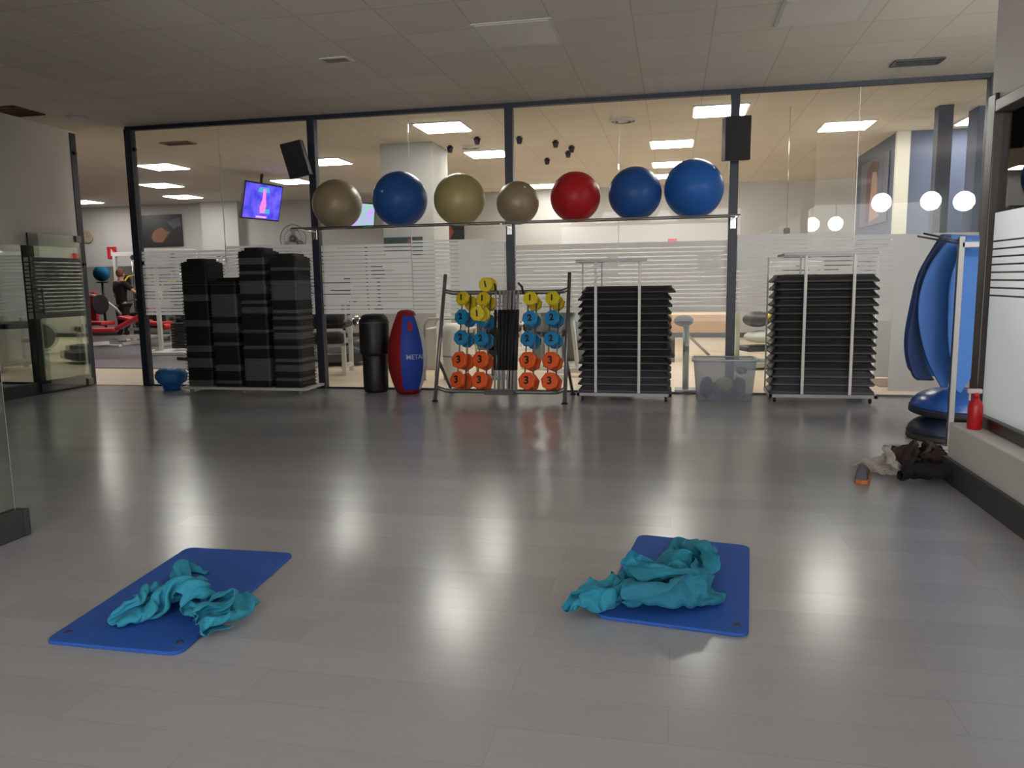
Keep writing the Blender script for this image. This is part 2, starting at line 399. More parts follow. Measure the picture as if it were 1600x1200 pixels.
for x, y, l in ((-1.23, -2.37, 'unlit square ceiling panel over the middle of the studio'), (1.04, -2.35, 'unlit square ceiling panel nearer the window wall')):
    t = thing('ceiling_light', l, 'ceiling light', (x, y, H), group='unlit studio ceiling panels')
    MB().box(-.31, .31, -.31, .31, -.008, 0).build('frame', M_whitep, t); MB().box(-.285, .285, -.285, .285, -.012, -.008).build('diffuser', M_offpanel, t)
t = thing('downlight', 'small round unlit downlight in the ceiling near the corner doorway', 'ceiling light', (-6.74, -.66, H))
MB().lathe([(.12, -.012), (.125, 0)], 24).build('trim_ring', M_whitep, t); MB().lathe([(.09, -.016), (.09, -.012)], 24).build('diffuser', M_offpanel, t)
def vent(x, y, w, d, label, n=6, m=M_dgrey, fr=M_dgrey):
    t = thing('ceiling_vent', label, 'vent', (x, y, H))
    MB().box(-w/2, w/2, -d/2, d/2, -.006, 0).build('backing', m, t)
    b = MB()
    for a in (-1, 1): b.box(-w/2, w/2, a*d/2-.012, a*d/2+.012, -.016, -.004); b.box(a*w/2-.012, a*w/2+.012, -d/2, d/2, -.016, -.004)
    b.build('frame', fr, t)
    b = MB()
    for k in range(n): yy = -d/2+d*(k+.5)/n; b.box(-w/2, w/2, yy-.006, yy+.006, -.014, -.006, M=None)
    tag(b.build('slats', m, t))
vent(-7.12, -1.12, .34, .42, 'dark rusty ceiling vent over the left mirror wall', 5, mat('rusty_metal', (88, 66, 52), .6), mat('rusty_metal', (88, 66, 52), .6))
vent(2.15, -.66, .40, .2, 'dark rectangular ceiling vent by the window wall corner', 4)
vent(-2.9, -2.08, .24, .14, 'small slotted grille in the studio ceiling', 5, mat('beige_grille', (150, 136, 118), .6), M_whitep)
vent(-6.67, 1.1, .42, .2, 'rectangular gym ceiling vent just behind the glass', 4, mat('beige_grille_dark', (112, 98, 82), .6), mat('beige_grille', (150, 136, 118), .6))
def round_vent(x, y, r, label):
    t = thing('round_air_diffuser', label, 'vent', (x, y, H))
    MB().lathe([(r*.3, -.03), (r*.45, -.012)], 28).build('centre_cone', M_whitep, t)
    MB().lathe([(r*.6, -.03), (r*.72, -.02), (r*.72, -.012), (r*.6, -.018)], 28, caps=False).build('inner_ring', M_whitep, t)
    MB().lathe([(r, -.004), (r*.88, -.028), (r*.8, -.02), (r*.9, 0)], 28, caps=False).build('outer_ring', M_whitep, t)
    MB().lathe([(r*.85, -.006), (r*.85, -.001)], 28).build('throat', mat('beige_grille_dark', (112, 98, 82)), t)
round_vent(-.64, 1.23, .17, 'round air diffuser in the gym ceiling above the red ball')
round_vent(-2.92, 2.55, .15, 'round air diffuser by the spotlights next to the pillar')
round_vent(-3.9, 5.6, .15, 'round air diffuser far behind the white pillar')
sp = thing('spotlight', '', 'spotlight')
MB().lathe([(.03, -.0), (.02, -.02)], 10).build('stem', M_black, sp)
MB().lathe([(.03, -.10), (.05, -.02)], 12).build('lamp_housing', mat('purple_black_metal', (40, 32, 58), .4), sp)
spots = [(-3.18, 2.38, 'purple-black ceiling spotlight next to the white pillar'), (-2.64, 1.84, 'purple-black ceiling spotlight above the gold ball'), (-2.08, 1.96, 'purple-black ceiling spotlight just right of the middle post'),
         (-1.65, 2.4, 'purple-black ceiling spotlight topmost of the four above the red ball'), (-2.02, 3.94, 'purple-black ceiling spotlight lowest and farthest of the four above the red ball'), (-1.49, 2.89, 'purple-black ceiling spotlight rightmost of the four above the red ball'), (-1.60, 3.34, 'purple-black ceiling spotlight between its neighbours above the red ball')]
for i, (x, y, l) in enumerate(spots):
    if i == 0: sp.location = (x, y, H); sp['label'] = l; sp['group'] = 'ceiling spotlights'
    else: dup(sp, (x, y, H), label=l)
# corridor behind the window wall: globe lamps
M_globe = emis_mat('lit_opal_globe', (255, 250, 244), 40)
gl = thing('globe_pendant', '', 'pendant lamp')
MB().sphere((0, 0, 0), .15, 24).build('globe', M_globe, gl); MB().tube([(0, 0, .16), (0, 0, .75)], .008, 8).build('stem', M_black, gl)
for i, (x, y, z, l) in enumerate([(3.25, -5.0, 2.42, 'lit globe pendant in the side corridor, first from the glass'), (3.98, -5.0, 2.42, 'lit globe pendant in the side corridor, second from the glass'), (4.3, -4.5, 2.36, 'lit globe pendant in the side corridor nearest the outer wall'),
                                 (2.85, -9.0, 2.35, 'lit globe pendant in the side corridor, far left of the row'), (3.32, -9.0, 2.35, 'lit globe pendant in the side corridor, far middle of the row')]):
    if i == 0: gl.location = (x, y, z); gl['label'] = l; gl['group'] = 'corridor globe lamps'
    else: dup(gl, (x, y, z), label=l)

# ------------------------------------------------------------------ step block stacks on the flat trolley
tr = thing('flat_trolley', 'low white flat trolley under the four stacks of step blocks', 'trolley', (-4.9, -.33, 0))
MB().box(-.80, .80, -.27, .22, .05, .078, .004).build('deck', M_whitep, tr)
for sx in (-.7, -.02, .7):
    for sy in (-.2, .15): MB().lathe([(.02, 0), (.026, .01), (.026, .035), (.012, .05)], 12).build('foot', M_silver, tr, loc=(sx, sy, 0))
M_block = mat('black_step_foam', (19, 19, 21), .55, var=.2, scale=14)
M_blockg = mat('grey_step_foam', (92, 91, 94), .5, var=.08, scale=14)
def block_mesh(m, deck=0):
    b = MB(); W, D = .353, .40
    b.prism(rrect(W, D, .03, 3), 0, .010, bev=.003)
    b.prism(rrect(W-.026, D-.026, .025, 3), .010, .0365)
    if deck:
        b.prism(rrect(W-.07, D-.07, .03, 3), .0365, .05, bev=.004); b.prism(rrect(W-.13, D-.10, .03, 3), .05, .05+deck, bev=.006)
    return b.build('step_block', m)
protos = {'b': block_mesh(M_block), 'g': block_mesh(M_blockg), 'B': block_mesh(M_block, .03)}
rb = random.Random(3)
stacks = [(-5.48, 1.555, 'leftmost', 'bbbbbbbbbbggbbbbbbggbbbbbbggbbgggbbbbggbbgbb'), (-5.115, 1.31, 'second', 'bbbbgggggggbbgggbbbgbbbbbbggbbbgb'),
          (-4.735, 1.66, 'third', 'bbggbbgbbggggbbgbggbbbbbgbbbbgbbbgggggggb'), (-4.345, 1.60, 'rightmost', 'bbbgbbbggggggbbbgbgbbgbggbbgbbbgbggbbgb')]
gname = {'b': 'black', 'g': 'grey'}
used = set()
for sx, top, nm, pat in stacks:
    n = int((top-.078)/.0372)
    if n > 48: n = 48
    seq = [pat[(i) % len(pat)] for i in range(n)]          # top to bottom
    for i in range(n):
        lev = n-1-i; c = seq[i]; key = 'B' if i == 0 else c
        src = protos[key]
        if key in used: o = src.copy(); COL.objects.link(o)
        else: o = src; used.add(key)
        o.location = (sx+rb.uniform(-.003, .003), -.345+rb.uniform(-.004, .004), .078+lev*.0372); o.rotation_euler = (0, 0, rb.uniform(-.01, .01))
        if i == 0: l = 'topmost step block with a raised deck on the %s trolley stack' % nm
        else:
            k = i if i < 24 else lev
            l = '%s step block, %s from the %s of the %s stack on the flat trolley' % (gname.get(c, 'black'), ORD[k] if k else 'lowest', 'top' if i < 24 else 'bottom', nm)
            if i >= 24 and lev == 0: l = 'lowest %s step block of the %s stack on the flat trolley' % (gname.get(c, 'black'), nm)
        tag(o, l, 'step block', 'step blocks on the flat trolley')

# ------------------------------------------------------------------ two racks of large steps
M_step = mat('black_step_plastic', (34, 34, 37), .5, var=.12, scale=10)
M_stepg = mat('charcoal_step_plastic', (58, 58, 66), .5, var=.1, scale=10)
def bigstep(m):
    b = MB()
    secs = [(1.05, .40, 0), (1.06, .41, .006), (1.055, .405, .018), (.985, .345, .050), (.965, .33, .066), (.955, .32, .070)]
    rings = []
    for wd, dp, z in secs:
        rings.append([b.bm.verts.new((x, y, z)) for x, y in rrect(wd, dp, .055, 4)])
    for A, B in zip(rings, rings[1:]):
        for k in range(len(A)): f = b.bm.faces.new((A[k], A[(k+1) % len(A)], B[(k+1) % len(A)], B[k])); f.smooth = False
    b.bm.faces.new(rings[0][::-1]); b.bm.faces.new(rings[-1])
    # short riser feet under the skirt
    return b.build('aerobic_step', m)
sA, sB = bigstep(M_step), bigstep(M_stepg); usedA = False; usedB = False
def step_rack(x0, x1, yf, n, z0, pitch, name, vx, jitter, posts_top, bar):
    global usedA, usedB
    t = thing('step_rack', 'silver wheeled rack with two front uprights holding the %s' % name, 'rack', ((x0+x1)/2, yf+.27, 0))
    W = (x1-x0)/2
    MB().box(-W, W, -.27, -.235, .055, .09, .003).box(-W, W, .20, .235, .055, .09, .003).box(-W, -W+.035, -.27, .235, .055, .09, .003).box(W-.035, W, -.27, .235, .055, .09, .003).build('base_frame', M_silver, t)
    for v in vx: MB().box(v-(x0+x1)/2-.014, v-(x0+x1)/2+.014, -.268, -.24, .09, posts_top, .003).build('upright', M_whitep, t)
    for v in (-W+.012, vx[0]-(x0+x1)/2+.02): MB().box(v-.008, v+.008, .212, .228, .09, posts_top).build('rear_upright', M_silver, t)
    b0, b1 = bar
    MB().box(b0-(x0+x1)/2, b1-(x0+x1)/2, -.27, -.24, posts_top, posts_top+.028, .003).box(b0-(x0+x1)/2, b0-(x0+x1)/2+.02, -.24, .24, posts_top, posts_top+.022).box(b0-(x0+x1)/2, vx[0]-(x0+x1)/2+.05, .21, .23, posts_top, posts_top+.02).build('top_bar', M_silver, t)
    for sx in (-W+.06, W-.06):
        for sy in (-.22, .19):
            c = MB().lathe([(.013, .03), (.013, .056)], 10).build('caster', M_black, t, loc=(sx, sy, 0))
            MB().lathe([(.028, -.011), (.028, .011)], 14, M=Matrix.Rotation(PI/2, 4, 'Y')).build('wheel', M_black, c, loc=(0, 0, .028))
    for i in range(n):
        grey = i < 3
        src = sB if grey else sA
        if (usedB if grey else usedA): o = src.copy(); COL.objects.link(o)
        else: o = src
        if grey: usedB = True
        else: usedA = True
        o.location = ((x0+x1)/2+jitter.get(i, rb.uniform(-.006, .006)), yf+.245+rb.uniform(-.006, .006), z0+i*pitch); o.rotation_euler = (0, 0, rb.uniform(-.006, .006))
        if n == 15 and i == 14: pass
        w_ = 'lowest' if i == 0 else ('topmost' if i == n-1 else ORD[i]+' up')
        o.scale = ((x1-x0)/1.06*.985, 1, pitch/.0715)
        tag(o, '%s aerobic step, %s, in the %s' % ('charcoal' if grey else 'black', w_, name), 'aerobic step', 'aerobic steps in the '+name)
step_rack(-.99, -.01, -.66, 15, .091, .0735, 'step rack beside the dumbbell rack', (-.79, -.345), {14: .035, 5: .035, 4: .0}, 1.44, (-1.0, -.27))
step_rack(.955, 1.98, -.56, 15, .091, .0795, 'step rack right of the clear bin', (1.27, 1.72), {}, 1.47, (1.06, 1.93))

# ------------------------------------------------------------------ dumbbell rack, dumbbells and bars
rk = thing('dumbbell_rack', 'grey steel rack with slanted side legs holding coloured dumbbells', 'rack', (-1.77, -.6, 0))
def L(x, y, z): return (x+1.77, y+.6, z)
for xt, xb in ((-2.455, -2.475), (-1.087, -1.085)):
    MB().tube([L(xb, -.88, .012), L(xt, -.44, 1.34)], .02, 14).build('leg', M_steel, rk)
    MB().tube([L(xb, -.74, .45), L(xb, -.22, .012)], .017, 12).build('rear_leg', M_steel, rk)
    for yy in (-.88, -.22): MB().lathe([(.034, 0), (.034, .01), (.024, .02)], 14).build('foot', M_black, rk, loc=L(xb, yy, 0))
def bar_curve(z, x0=-2.47, x1=-1.085, y=None, drop=.03):
    y = (-.88+.332*z) if y is None else y
    pts = []
    for k in range(17):
        u = k/16; x = x0+(x1-x0)*u; e = min(u, 1-u)/.09; e = min(1, e); s = 1-(1-e)**2
        pts.append(L(x, y+.06*s, z+drop*(1-s)))
    return pts
MB().tube(bar_curve(1.14), .024, 12).build('top_crossbar', M_steel, rk)
MB().tube(bar_curve(.105, drop=.05), .022, 12).build('bottom_crossbar', M_steel, rk)
COLX = (-2.215, -1.99, -1.482, -1.24)
for x in COLX:
    for sx in (-.045, .045): MB().tube([L(x+sx, -.88+.332*.10+.055, .10), L(x+sx, -.88+.332*1.12+.055, 1.12)], .008, 8).build('dumbbell_rail', M_steel, rk)
MB().box(*[v+1.77 for v in (-1.93, -1.62)], -.30, -.12, .085, .13, .006).build('bar_tray', M_grey, rk)
MB().tube([L(-1.872, -.50, 1.13), L(-1.872, -.55, 1.20), L(-1.872, -.58, 1.235)], .012, 8).tube([L(-1.58, -.50, 1.13), L(-1.58, -.56, 1.20), L(-1.61, -.60, 1.24)], .012, 8).build('bar_hook', M_black, rk)
M_mark = mat('black_print', (18, 18, 18), .6)
def dumbbell(col, r, mark, bev):
    m = {'yellow': M_yellow, 'blue': mat('blue_vinyl', (36, 136, 190), .5, var=.06, spec=.3), 'orange': mat('orange_vinyl', (236, 98, 44), .5, var=.06, spec=.3)}[col]
    t = thing('dumbbell', '', 'dumbbell')
    A = Matrix.Rotation(PI/2, 4, 'X')
    b = MB().tube([(0, -.02, 0), (0, .11, 0)], .015, 10); b.build('handle', m, t)
    for y in (0, .15):
        b = MB(); b.prism(ngon(r, 8 if col != 'orange' else 7, .2), -.026, .026, M=Matrix.Translation((0, y, 0)) @ A, bev=bev)
        h = b.build('weight_head', m, t)
        if y == 0:
            q = MB(); T = Matrix.Translation((0, -.0275, 0)) @ FRONT
            text_into(q, mark, r*1.1, T, .0010, .004)
            q.build('printed_marking', M_mark, h)
    return t
spec = dict(yellow=(.082, '1', .010), blue=(.086, '2', .012), orange=(.099, '3', .016))
first = {}
db = [('yellow', -2.245, 1.082, 28, 'far left column of the rack, top row'), ('yellow', -2.0, 1.072, 28, 'second column of the rack, top row'), ('yellow', -1.885, 1.165, 20, 'resting on top of the crossbar beside the bundle of bars'), ('yellow', -1.512, 1.072, 6, 'column just right of the bars, top row'), ('yellow', -1.262, 1.072, -12, 'far right column of the rack, top row'), ('yellow', -2.02, .915, 10, 'odd one out among the blue dumbbells'),
      ('blue', -2.255, .885, 24, 'far left column, upper blue row'), ('blue', -1.955, .858, 20, 'second column, beneath the odd yellow one'), ('blue', -1.498, .866, 0, 'column right of the bars, upper blue row'), ('blue', -1.262, .871, -8, 'far right column, upper blue row'),
      ('blue', -2.245, .668, 10, 'far left column, lower blue row'), ('blue', -1.985, .655, 18, 'second column, lower blue row'), ('blue', -1.50, .655, -16, 'column right of the bars, lower blue row'), ('blue', -1.26, .656, -6, 'far right column, lower blue row'),
      ('orange', -2.235, .434, 14, 'far left column, upper orange row'), ('orange', -1.992, .438, 10, 'second column, upper orange row'), ('orange', -1.508, .434, 8, 'column right of the bars, upper orange row'), ('orange', -1.262, .436, -4, 'far right column, upper orange row'),
      ('orange', -2.25, .228, 26, 'far left column, bottom row'), ('orange', -1.998, .228, 4, 'second column, bottom row'), ('orange', -1.53, .228, 2, 'column right of the bars, bottom row'), ('orange', -1.267, .228, -2, 'far right column, bottom row')]
for col, x, z, yaw, where in db:
    l = '%s vinyl dumbbell, %s' % (col, where); yaw = -abs(yaw)-6
    yaw *= .6 if abs(x+2) < .06 else .8; ry = R(yaw*.75); rx = R(-24 if col == 'yellow' else -15)
    if 'odd one out' in where: rx = R(-6); z = .93
    if 'resting' in where: loc = (-1.982, -.515, 1.228); rx = R(-3); ry = R(-4)
    else:
        cxx = min(COLX, key=lambda c: abs(c-x)); off = Euler((rx, R(yaw*.6), ry)).to_matrix() @ Vector((0, .065, 0))
        loc = (cxx-off.x, -.88+.332*(z+off.z)+.055-off.y-(.25 if 'odd one out' in where else 0), z)
    if col not in first: t = dumbbell(col, *spec[col]); first[col] = t
    else: t = dup(first[col])
    t.location = loc; t.rotation_euler = (rx, R(yaw*.6), ry); t['label'] = l; t['group'] = 'dumbbells on the rack'
# body bars: silver ends, black foam sleeves
bb = thing('weighted_bar', '', 'exercise bar')
MB().tube([(0, 0, 0), (0, 0, 1.06)], .0095, 10).build('tube', mat('bright_silver_tube', (186, 186, 190), .4, metal=.4), bb)
MB().tube([(0, 0, .20), (0, 0, .85)], .0165, 12).build('foam_sleeve', M_black2, bb)
nb = 0
bl = ['first', 'second', 'third', 'fourth', 'fifth', 'sixth', 'seventh']
for row in range(2):
    for k in range(7 if row == 0 else 5):
        if row == 0: x, y, l = -1.830+k*.0338, -.86, '%s weighted bar from the left in the front row of the bar bundle' % bl[k]
        else: x, y, l = -1.792+k*.044, -.825, '%s weighted bar from the left in the rear row of the bar bundle' % bl[k]
        a = math.atan2(.32, 1.03)
        t = bb if nb == 0 else dup(bb)
        t.location = (x, y+.02, .140); t.rotation_euler = (-a*.93, R((k-3)*.35-1.0), 0); t['label'] = l; t['group'] = 'weighted bars in the rack'; nb += 1

# ------------------------------------------------------------------ punching bags
t = thing('standing_punch_bag', 'black floor-standing punch bag with a wider upper half', 'punch bag', (-3.40, -.215, 0))
MB().lathe([(.115, 0), (.135, .01), (.143, .04), (.145, .2), (.146, .42), (.14, .44)], 36).build('lower_body', M_black, t)
MB().lathe([(.14, .432), (.165, .445), (.172, .47), (.174, .6), (.172, .78), (.165, .84), (.14, .885), (.10, .905), (0, .912)], 36).build('upper_body', M_black, t)
MB().lathe([(.175, .80), (.177, .81), (.175, .82)], 36, caps=False).build('strap', M_dgrey, t)
t = thing('inflatable_punch_bag', 'red, blue and white inflatable punch bag standing by the dumbbell rack', 'punch bag', (-2.985, -.27, 0))
prof = [(0, 0), (.11, .0), (.135, .012), (.15, .05), (.185, .15), (.215, .27), (.226, .38), (.222, .48), (.205, .60), (.175, .72), (.14, .82), (.112, .89), (.095, .93), (.06, .95), (0, .955)]
va = math.atan2(-8.4, 2.98)        # towards the viewer side
def gore(a, i):
    d = (a-va+PI) % (2*PI)-PI      # + is anticlockwise seen from above -> viewer's right
    if i <= 2 or i >= 11: return 0
    if -1.6 < d < -.30: return 0
    if -.30 <= d < .92: return 1
    if .92 <= d < 2.2: return 2
    return 0 if d < -1.6 else 1
M_bag = [mat('dark_red_pvc', (140, 30, 38), .5, var=.05, spec=.25), mat('royal_blue_pvc', (40, 72, 168), .5, var=.05, spec=.25), mat('white_pvc', (214, 214, 214), .5, var=.03, spec=.25)]
bag = MB().lathe(prof, 60, mfn=gore, caps=False).build('inflated_body', M_bag, t)
q = MB()
def prof_r(z):
    for (r0, z0), (r1, z1) in zip(prof[1:], prof[2:]):
        if z0 <= z <= z1 and z1 > z0: return r0+(r1-r0)*(z-z0)/(z1-z0)
    return .1
def wrap_text(body, size, zc, ac, msh):
    tmp = MB(); text_into(tmp, body, size, Matrix.Identity(4), .0005, .0008)
    for v in tmp.bm.verts:
        z = zc+v.co.y; rr = prof_r(z)+.002+v.co.z; a = va+ac+v.co.x/prof_r(z)
        v.co = Vector((rr*math.cos(a), rr*math.sin(a), z))
    msh.merge(tmp.bm)
wrap_text('METAL', .075, .43, .44, q); q.build('lettering', mat('pale_print', (176, 184, 206), .5), bag)
q = MB(); tmp = MB()
tmp.prism([(-.022, -.045), (.012, -.05), (.03, -.01), (.018, .03), (.022, .06), (-.012, .05), (-.026, .012)], 0, .001)
for v in tmp.bm.verts:
    z = .77+v.co.y; a = va+.25+v.co.x/prof_r(z); rr = prof_r(z)+.003+v.co.z; v.co = Vector((rr*math.cos(a), rr*math.sin(a), z))
q.merge(tmp.bm); q.build('red_emblem', mat('emblem_red', (170, 32, 50), .4), bag)

# ------------------------------------------------------------------ exercise ball shelf
sh = thing('ball_shelf', 'thin steel rod shelf across the glass posts holding the exercise balls', 'shelf', (-1.8, -.36, 1.885))
for y in (-.12, .12): MB().tube([(-2.44, y, 0), (2.44, y, 0)], .008, 8).build('rod', M_steel, sh)
for x in (-2.36, -.01, 2.40):
    b = MB().box(x-.012, x+.012, -.13, .31, -.026, -.008, .002).box(x-.03, x+.03, .295, .309, -.11, .03, .003)
    b.build('bracket', M_chrome, sh)
def ball(x, r, m, label, seed):
    t = thing('exercise_ball', label, 'exercise ball', (x, -.36, 1.885+math.sqrt((r+.009)**2-.12**2)), group='exercise balls on the rod shelf')
    b2 = MB(); prof = []
    for k in range(65):
        a = -PI/2+PI*k/64; rr = r*(1-.0035*(abs(math.sin(a*22)) < .35 and abs(a) < 1.15)); prof.append((max(0, rr*math.cos(a)), rr*math.sin(a)))
    prof[0] = (0, -r); prof[-1] = (0, r)
    rnd = random.Random(seed); o = b2.lathe(prof, 64, caps=False).build('ball_skin', m, t, rot=(R(rnd.uniform(40, 80)), 0, R(rnd.uniform(0, 360))))
    MB().lathe([(.014, r-.003), (.014, r+.003), (.006, r+.004)], 14).build('valve_plug', M_whitep, o)
MBl = mat('navy_blue_ball_pvc', (38, 82, 148), .38, var=.04, spec=.22)
MBe = mat('beige_ball_pvc', (150, 134, 108), .4, var=.05, metal=.1); MGo = mat('gold_ball_pvc', (172, 158, 108), .4, var=.05, metal=.1)
ball(-3.725, .276, MBe, 'beige exercise ball at the left end beside the tilted loudspeaker', 1)
ball(-2.979, .303, MBl, 'blue exercise ball in front of the white pillar', 2)
ball(-2.298, .279, MGo, 'pale gold exercise ball between the blue ball and the middle post', 3)
ball(-1.652, .228, MBe, 'smallest beige exercise ball beside the red one', 4)
ball(-1.032, .263, mat('red_ball_pvc', (178, 34, 40), .38, var=.04, spec=.22), 'red exercise ball, the only red one on the shelf', 5)
ball(-.411, .274, MBl, 'blue exercise ball between the red ball and the largest ball', 6)
ball(.184, .299, mat('bright_blue_ball_pvc', (40, 96, 176), .38, var=.04, spec=.22), 'largest blue exercise ball at the right end of the shelf', 7)

# ------------------------------------------------------------------ loudspeakers
def speaker(loc, rot, label, w=.30, h=.44, d=.24):
    t = thing('loudspeaker', label, 'loudspeaker', loc, rot=rot)
    MB().box(-w/2, w/2, -d/2+.012, d/2, -h/2, h/2, .01).build('cabinet', M_dgrey, t)
    g = MB().box(-w/2+.006, w/2-.006, -d/2, -d/2+.012, -h/2+.006, h/2-.006, .004).build('grille', M_black2, t)
    return t
def bracket(x, z, target, label=None):
    pass
s = speaker((-4.225, -.30, 2.665), (R(8), R(-13), R(14)), 'black loudspeaker tilted on the post by the beige ball', .24, .39, .19)
MB().tube([(.02, .10, .02), (.03, .18, .04)], .018, 8).build('wall_bracket', M_dgrey, s)
s = speaker((.60, -.26, 2.66), (R(6), R(-1), R(8)), 'black loudspeaker upright on the post by the largest blue ball', .255, .43, .20)
MB().tube([(0, .10, .05), (0, .19, .05)], .018, 8).build('wall_bracket', M_dgrey, s)

# ------------------------------------------------------------------ blue soft stool by the doorway
t = thing('deflated_ball', 'crumpled half-deflated blue ball on the floor beside the trolley', 'ball', (-6.03, -.30, 0))
b = MB().lathe([(0, 0), (.085, 0), (.105, .015), (.11, .05), (.13, .075), (.175, .10), (.19, .14), (.188, .185), (.165, .23), (.12, .258), (.06, .27), (0, .272)], 40, caps=False)
for v in b.bm.verts:
    n_ = noise.noise(v.co*9+Vector((3, 1, 0))); k = 1+.10*n_
    v.co.x *= k; v.co.y *= k; v.co.z *= 1+.05*noise.noise(v.co*7)*(1 if v.co.z > .05 else 0)
    if v.co.x < -.08 and v.co.z < .14: v.co.x += .02
b.build('ball_skin', mat('mid_blue_pvc', (40, 120, 200), .5, var=.08), t)
MB().lathe([(.016, 0), (.016, .006)], 12, M=Matrix.Translation((.02, -.01, .268))).build('valve_plug', M_whitep, t)

# ------------------------------------------------------------------ clear storage bin with its contents
t = thing('storage_bin', 'clear plastic storage bin full of odds and ends between the step racks', 'bin', (.52, -.38, 0))
M_clear = film_mat('milky_clear_plastic', (176, 184, 198), .40, .4)
b = MB(); w0, w1, d0, d1, hh = .54, .62, .34, .40, .43
def shell(b, th):
    ro = [(w0, d0, 0), (w0+.01, d0+.01, .01), (w1, d1, hh)]; rings = []
    for wd, dp, z in ro: rings.append([b.bm.verts.new((x, y, z)) for x, y in rrect(wd, dp, .04, 4)])
    for wd, dp, z in [(w1-th*2, d1-th*2, hh), (w0-th*2, d0-th*2, th)]: rings.append([b.bm.verts.new((x, y, z)) for x, y in rrect(wd, dp, .035, 4)])
    for A, B in zip(rings, rings[1:]):
        for k in range(len(A)): b.bm.faces.new((A[k], A[(k+1) % len(A)], B[(k+1) % len(A)], B[k]))
    b.bm.faces.new(rings[0][::-1]); b.bm.faces.new(rings[-1])
shell(b, .004); b.build('tub', M_clear, t)
rr_ = rrect(w1+.012, d1+.012, .045, 5); b = MB().tube([(x, y, hh) for x, y in rr_], .009, 8, closed=True); b.build('rim', mat('milky_rim', (196, 200, 206), .35), t)
for sx in (-1, 1): MB().box(sx*.315-.012, sx*.315+.012, -.06, .06, hh-.03, hh+.01, .004).build('handle', mat('milky_rim', (196, 200, 206), .35), t)
def lump(loc, s, m, name, label, cat, seed, n=14, amp=.18):
    b = MB().sphere((0, 0, 0), 1, 24)
    for v in b.bm.verts:
        k = 1+amp*noise.noise(v.co*2.2+Vector((seed*7.1, 0, 0))); v.co *= k; v.co = Vector((v.co.x*s[0], v.co.y*s[1], v.co.z*s[2]))
    return tag(b.build(name, m, loc=loc), label, cat)
lump((.52, -.44, .17), (.085, .07, .075), mat('mustard_foam', (190, 172, 96), .7), 'foam_ball', 'yellowish foam ball in the middle of the clear bin', 'ball', 1, amp=.05)
lump((.345, -.42, .13), (.07, .08, .115), mat('navy_fabric', (40, 58, 92), .9), 'rolled_band', 'dark blue rolled band at the left inside the clear bin', 'exercise band', 2)
lump((.67, -.42, .13), (.07, .08, .115), mat('slate_fabric', (66, 68, 88), .9), 'folded_cloth', 'slate grey folded cloth at the right inside the clear bin', 'cloth', 3)
lump((.50, -.28, .10), (.10, .05, .09), mat('charcoal_fabric', (60, 60, 64), .9), 'small_bag', 'charcoal bag at the back inside the clear bin', 'bag', 4)
lump((.69, -.455, .315), (.05, .05, .04), mat('pale_grey_fabric', (150, 152, 160), .9), 'towel', 'pale grey towel on top of the cloth in the clear bin', 'towel', 5)

# ------------------------------------------------------------------ exercise mats with teal clothes
M_mat = mat('blue_foam_mat', (36, 92, 186), .72, var=.05, bump=.25, scale=25)
def floor_mat(P, label):
    P = [Vector(p) for p in P]; c = sum(P, Vector((0, 0)))/4
    ou = []
    for i in range(4):
        p, a, b_ = P[i], P[i-1], P[(i+1) % 4]; r = .05
        A, B = p+(a-p).normalized()*r, p+(b_-p).normalized()*r
        for k in range(7):
            s = k/6; q = A*(1-s)**2+p*2*s*(1-s)+B*s*s; ou.append((q.x-c.x, q.y-c.y))
    t = thing('exercise_mat', label, 'exercise mat', (c.x, c.y, 0), group='blue exercise mats on the floor')
    MB().prism(ou, 0.0, .014, bev=.004).build('foam_sheet', M_mat, t)
    for i in (0, 1):
        p = P[i]; q = p+(c-p).normalized()*.085
        ring = [(q.x-c.x+.012*math.cos(k*PI/8), q.y-c.y+.012*math.sin(k*PI/8), .0145) for k in range(16)]
        MB().tube(ring, .003, 6, closed=True).build('eyelet', M_dgrey, t)
floor_mat([(-2.20, -6.44), (-1.655, -6.44), (-1.735, -5.45), (-2.29, -5.46)], 'blue exercise mat under the folded teal shirt')
floor_mat([(.275, -5.96), (-.275, -5.89), (-.155, -4.92), (.365, -5.0)], 'blue exercise mat under the scattered teal clothes')

